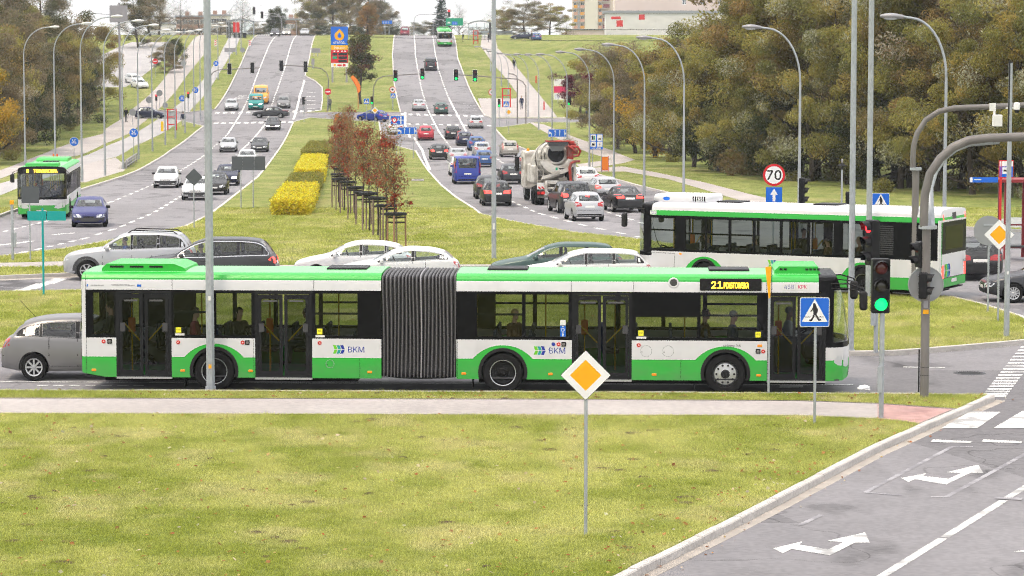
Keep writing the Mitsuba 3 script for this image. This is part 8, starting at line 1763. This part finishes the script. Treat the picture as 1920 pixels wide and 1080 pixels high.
# longer tufts against posts, kerbs and along the path edge
tf = scatter(nearlawn, 1.1, r8); pe = np.array([np.array(G(px, py, .12))[:2] + r8.normal(size=2) * .08 for px, py in [(1098, 1008)] * 9 + [(395, 728)] * 8 + [(1527, 796)] * 8 + [(1652, 785)] * 6 + [(1733, 748)] * 8]); tf = np.vstack([tf, pe]); c = tf[np.repeat(np.arange(len(tf)), 26)] + r8.normal(size=(len(tf) * 26, 2)) * .045
ok = shapely.contains_xy(nearlawn, c[:, 0], c[:, 1]); c = c[ok]; v, f = blades(c, .1, .011, r8, np.full(len(c), .12)); scene['grass__9004'] = mikit.ply((v, f), 'm_grass', False)
def fallen(n, poly, size, r_, z):
    p = scatter(poly, n / poly.area, r_); c = np.column_stack([p, zy(p[:, 1]) + z + r_.random(len(p)) * .02]); return leaves(c, size, palette([(.5, .25, .1), (.4, .16, .07), (.6, .45, .2), (.3, .14, .07), (.66, .58, .42)], .3, r_, len(c)), r_, .8, 0, 2.5)
k = thing('fallen_leaves', 'brown and ochre fallen leaves scattered over the near lawn', 'leaves', kind='stuff'); kerbside = grassland.intersection(ROAD.buffer(1.3)).intersection(sg.box(-9, 38, 16, 66))
a1 = fallen(700, nearlawn, .08, r8, .15); a2 = fallen(420, kerbside, .07, r8, .15); a3 = fallen(120, midlawn, .1, r8, .17); gut3 = ROAD.intersection(grassland.buffer(.6)).intersection(sg.box(-9, 38, 16, 66)); a4 = fallen(110, gut3, .07, r8, .012)
V = np.vstack([a1[0], a2[0], a3[0], a4[0]]); n1, n2, n3 = len(a1[0]), len(a1[0]) + len(a2[0]), len(a1[0]) + len(a2[0]) + len(a3[0])
scene[k] = mikit.ply((V, np.vstack([a1[1], a2[1] + n1, a3[1] + n2, a4[1] + n3])), 'm_leaf', False, color=np.vstack([a1[2], a2[2], a3[2], a4[2]]))
# bare earth and worm casts in the lawn
flat('m_earth', (.1, .075, .05)); k = thing('soil_patches', 'small bare soil patches in the near lawn', 'soil', kind='stuff'); ms = []
for p in scatter(nearlawn, .22, r8):
    s = r8.uniform(.04, .13); q = trimesh.creation.icosphere(1, 1); q.vertices = q.vertices * (.7 + .6 * r8.random((len(q.vertices), 1))) * [s * 1.5, s, .025] + [p[0], p[1], .125]; ms.append(q)
scene[k] = mikit.ply(cat(ms), 'm_earth', False)
t = thing('drain_cover', 'small grey drain cover lying in the median lawn', 'drain cover'); b = np.array(G(783, 339, .12)); part(t, 'frame', rbox(b[0] - .45, b[0] + .45, b[1] - .45, b[1] + .45, b[2] - .1, b[2] + .12, .03, 6), 'm_kerb'); part(t, 'lid', box(b[0] - .3, b[0] + .3, b[1] - .3, b[1] + .3, b[2] + .12, b[2] + .135), 'm_grey_trim')
t = thing('manhole_cover', 'round iron manhole cover in the near carriageway right of the bus', 'manhole cover'); b = np.array(G(1818, 700)); part(t, 'ring', lathe([(.3, .012), (.38, .012), (.4, .002), (.4, -.02)], 28).apply_translation(b), 'm_grey_trim', 30); part(t, 'lid', lathe([(0, .01), (.29, .01), (.29, -.02)], 28).apply_translation(b), 'm_trim', 30)
# ================================================================ air
scene['haze_air'] = {'type': 'homogeneous', 'albedo': {'type': 'rgb', 'value': [.95, .95, .95]}, 'sigma_t': {'type': 'rgb', 'value': [.00013, .00014, .00016]}}
scene['haze'] = {'type': 'cube', 'to_world': T4(M4((0, 1430, 22.5), 0, (2600, 1650, 25.5))), 'bsdf': {'type': 'null'}, 'interior': {'type': 'ref', 'id': 'haze_air'}}
labels['haze'] = {'kind': 'stuff', 'label': 'thin pale autumn haze over the whole street', 'category': 'haze'}
scene['camera']['medium'] = {'type': 'ref', 'id': 'haze_air'}
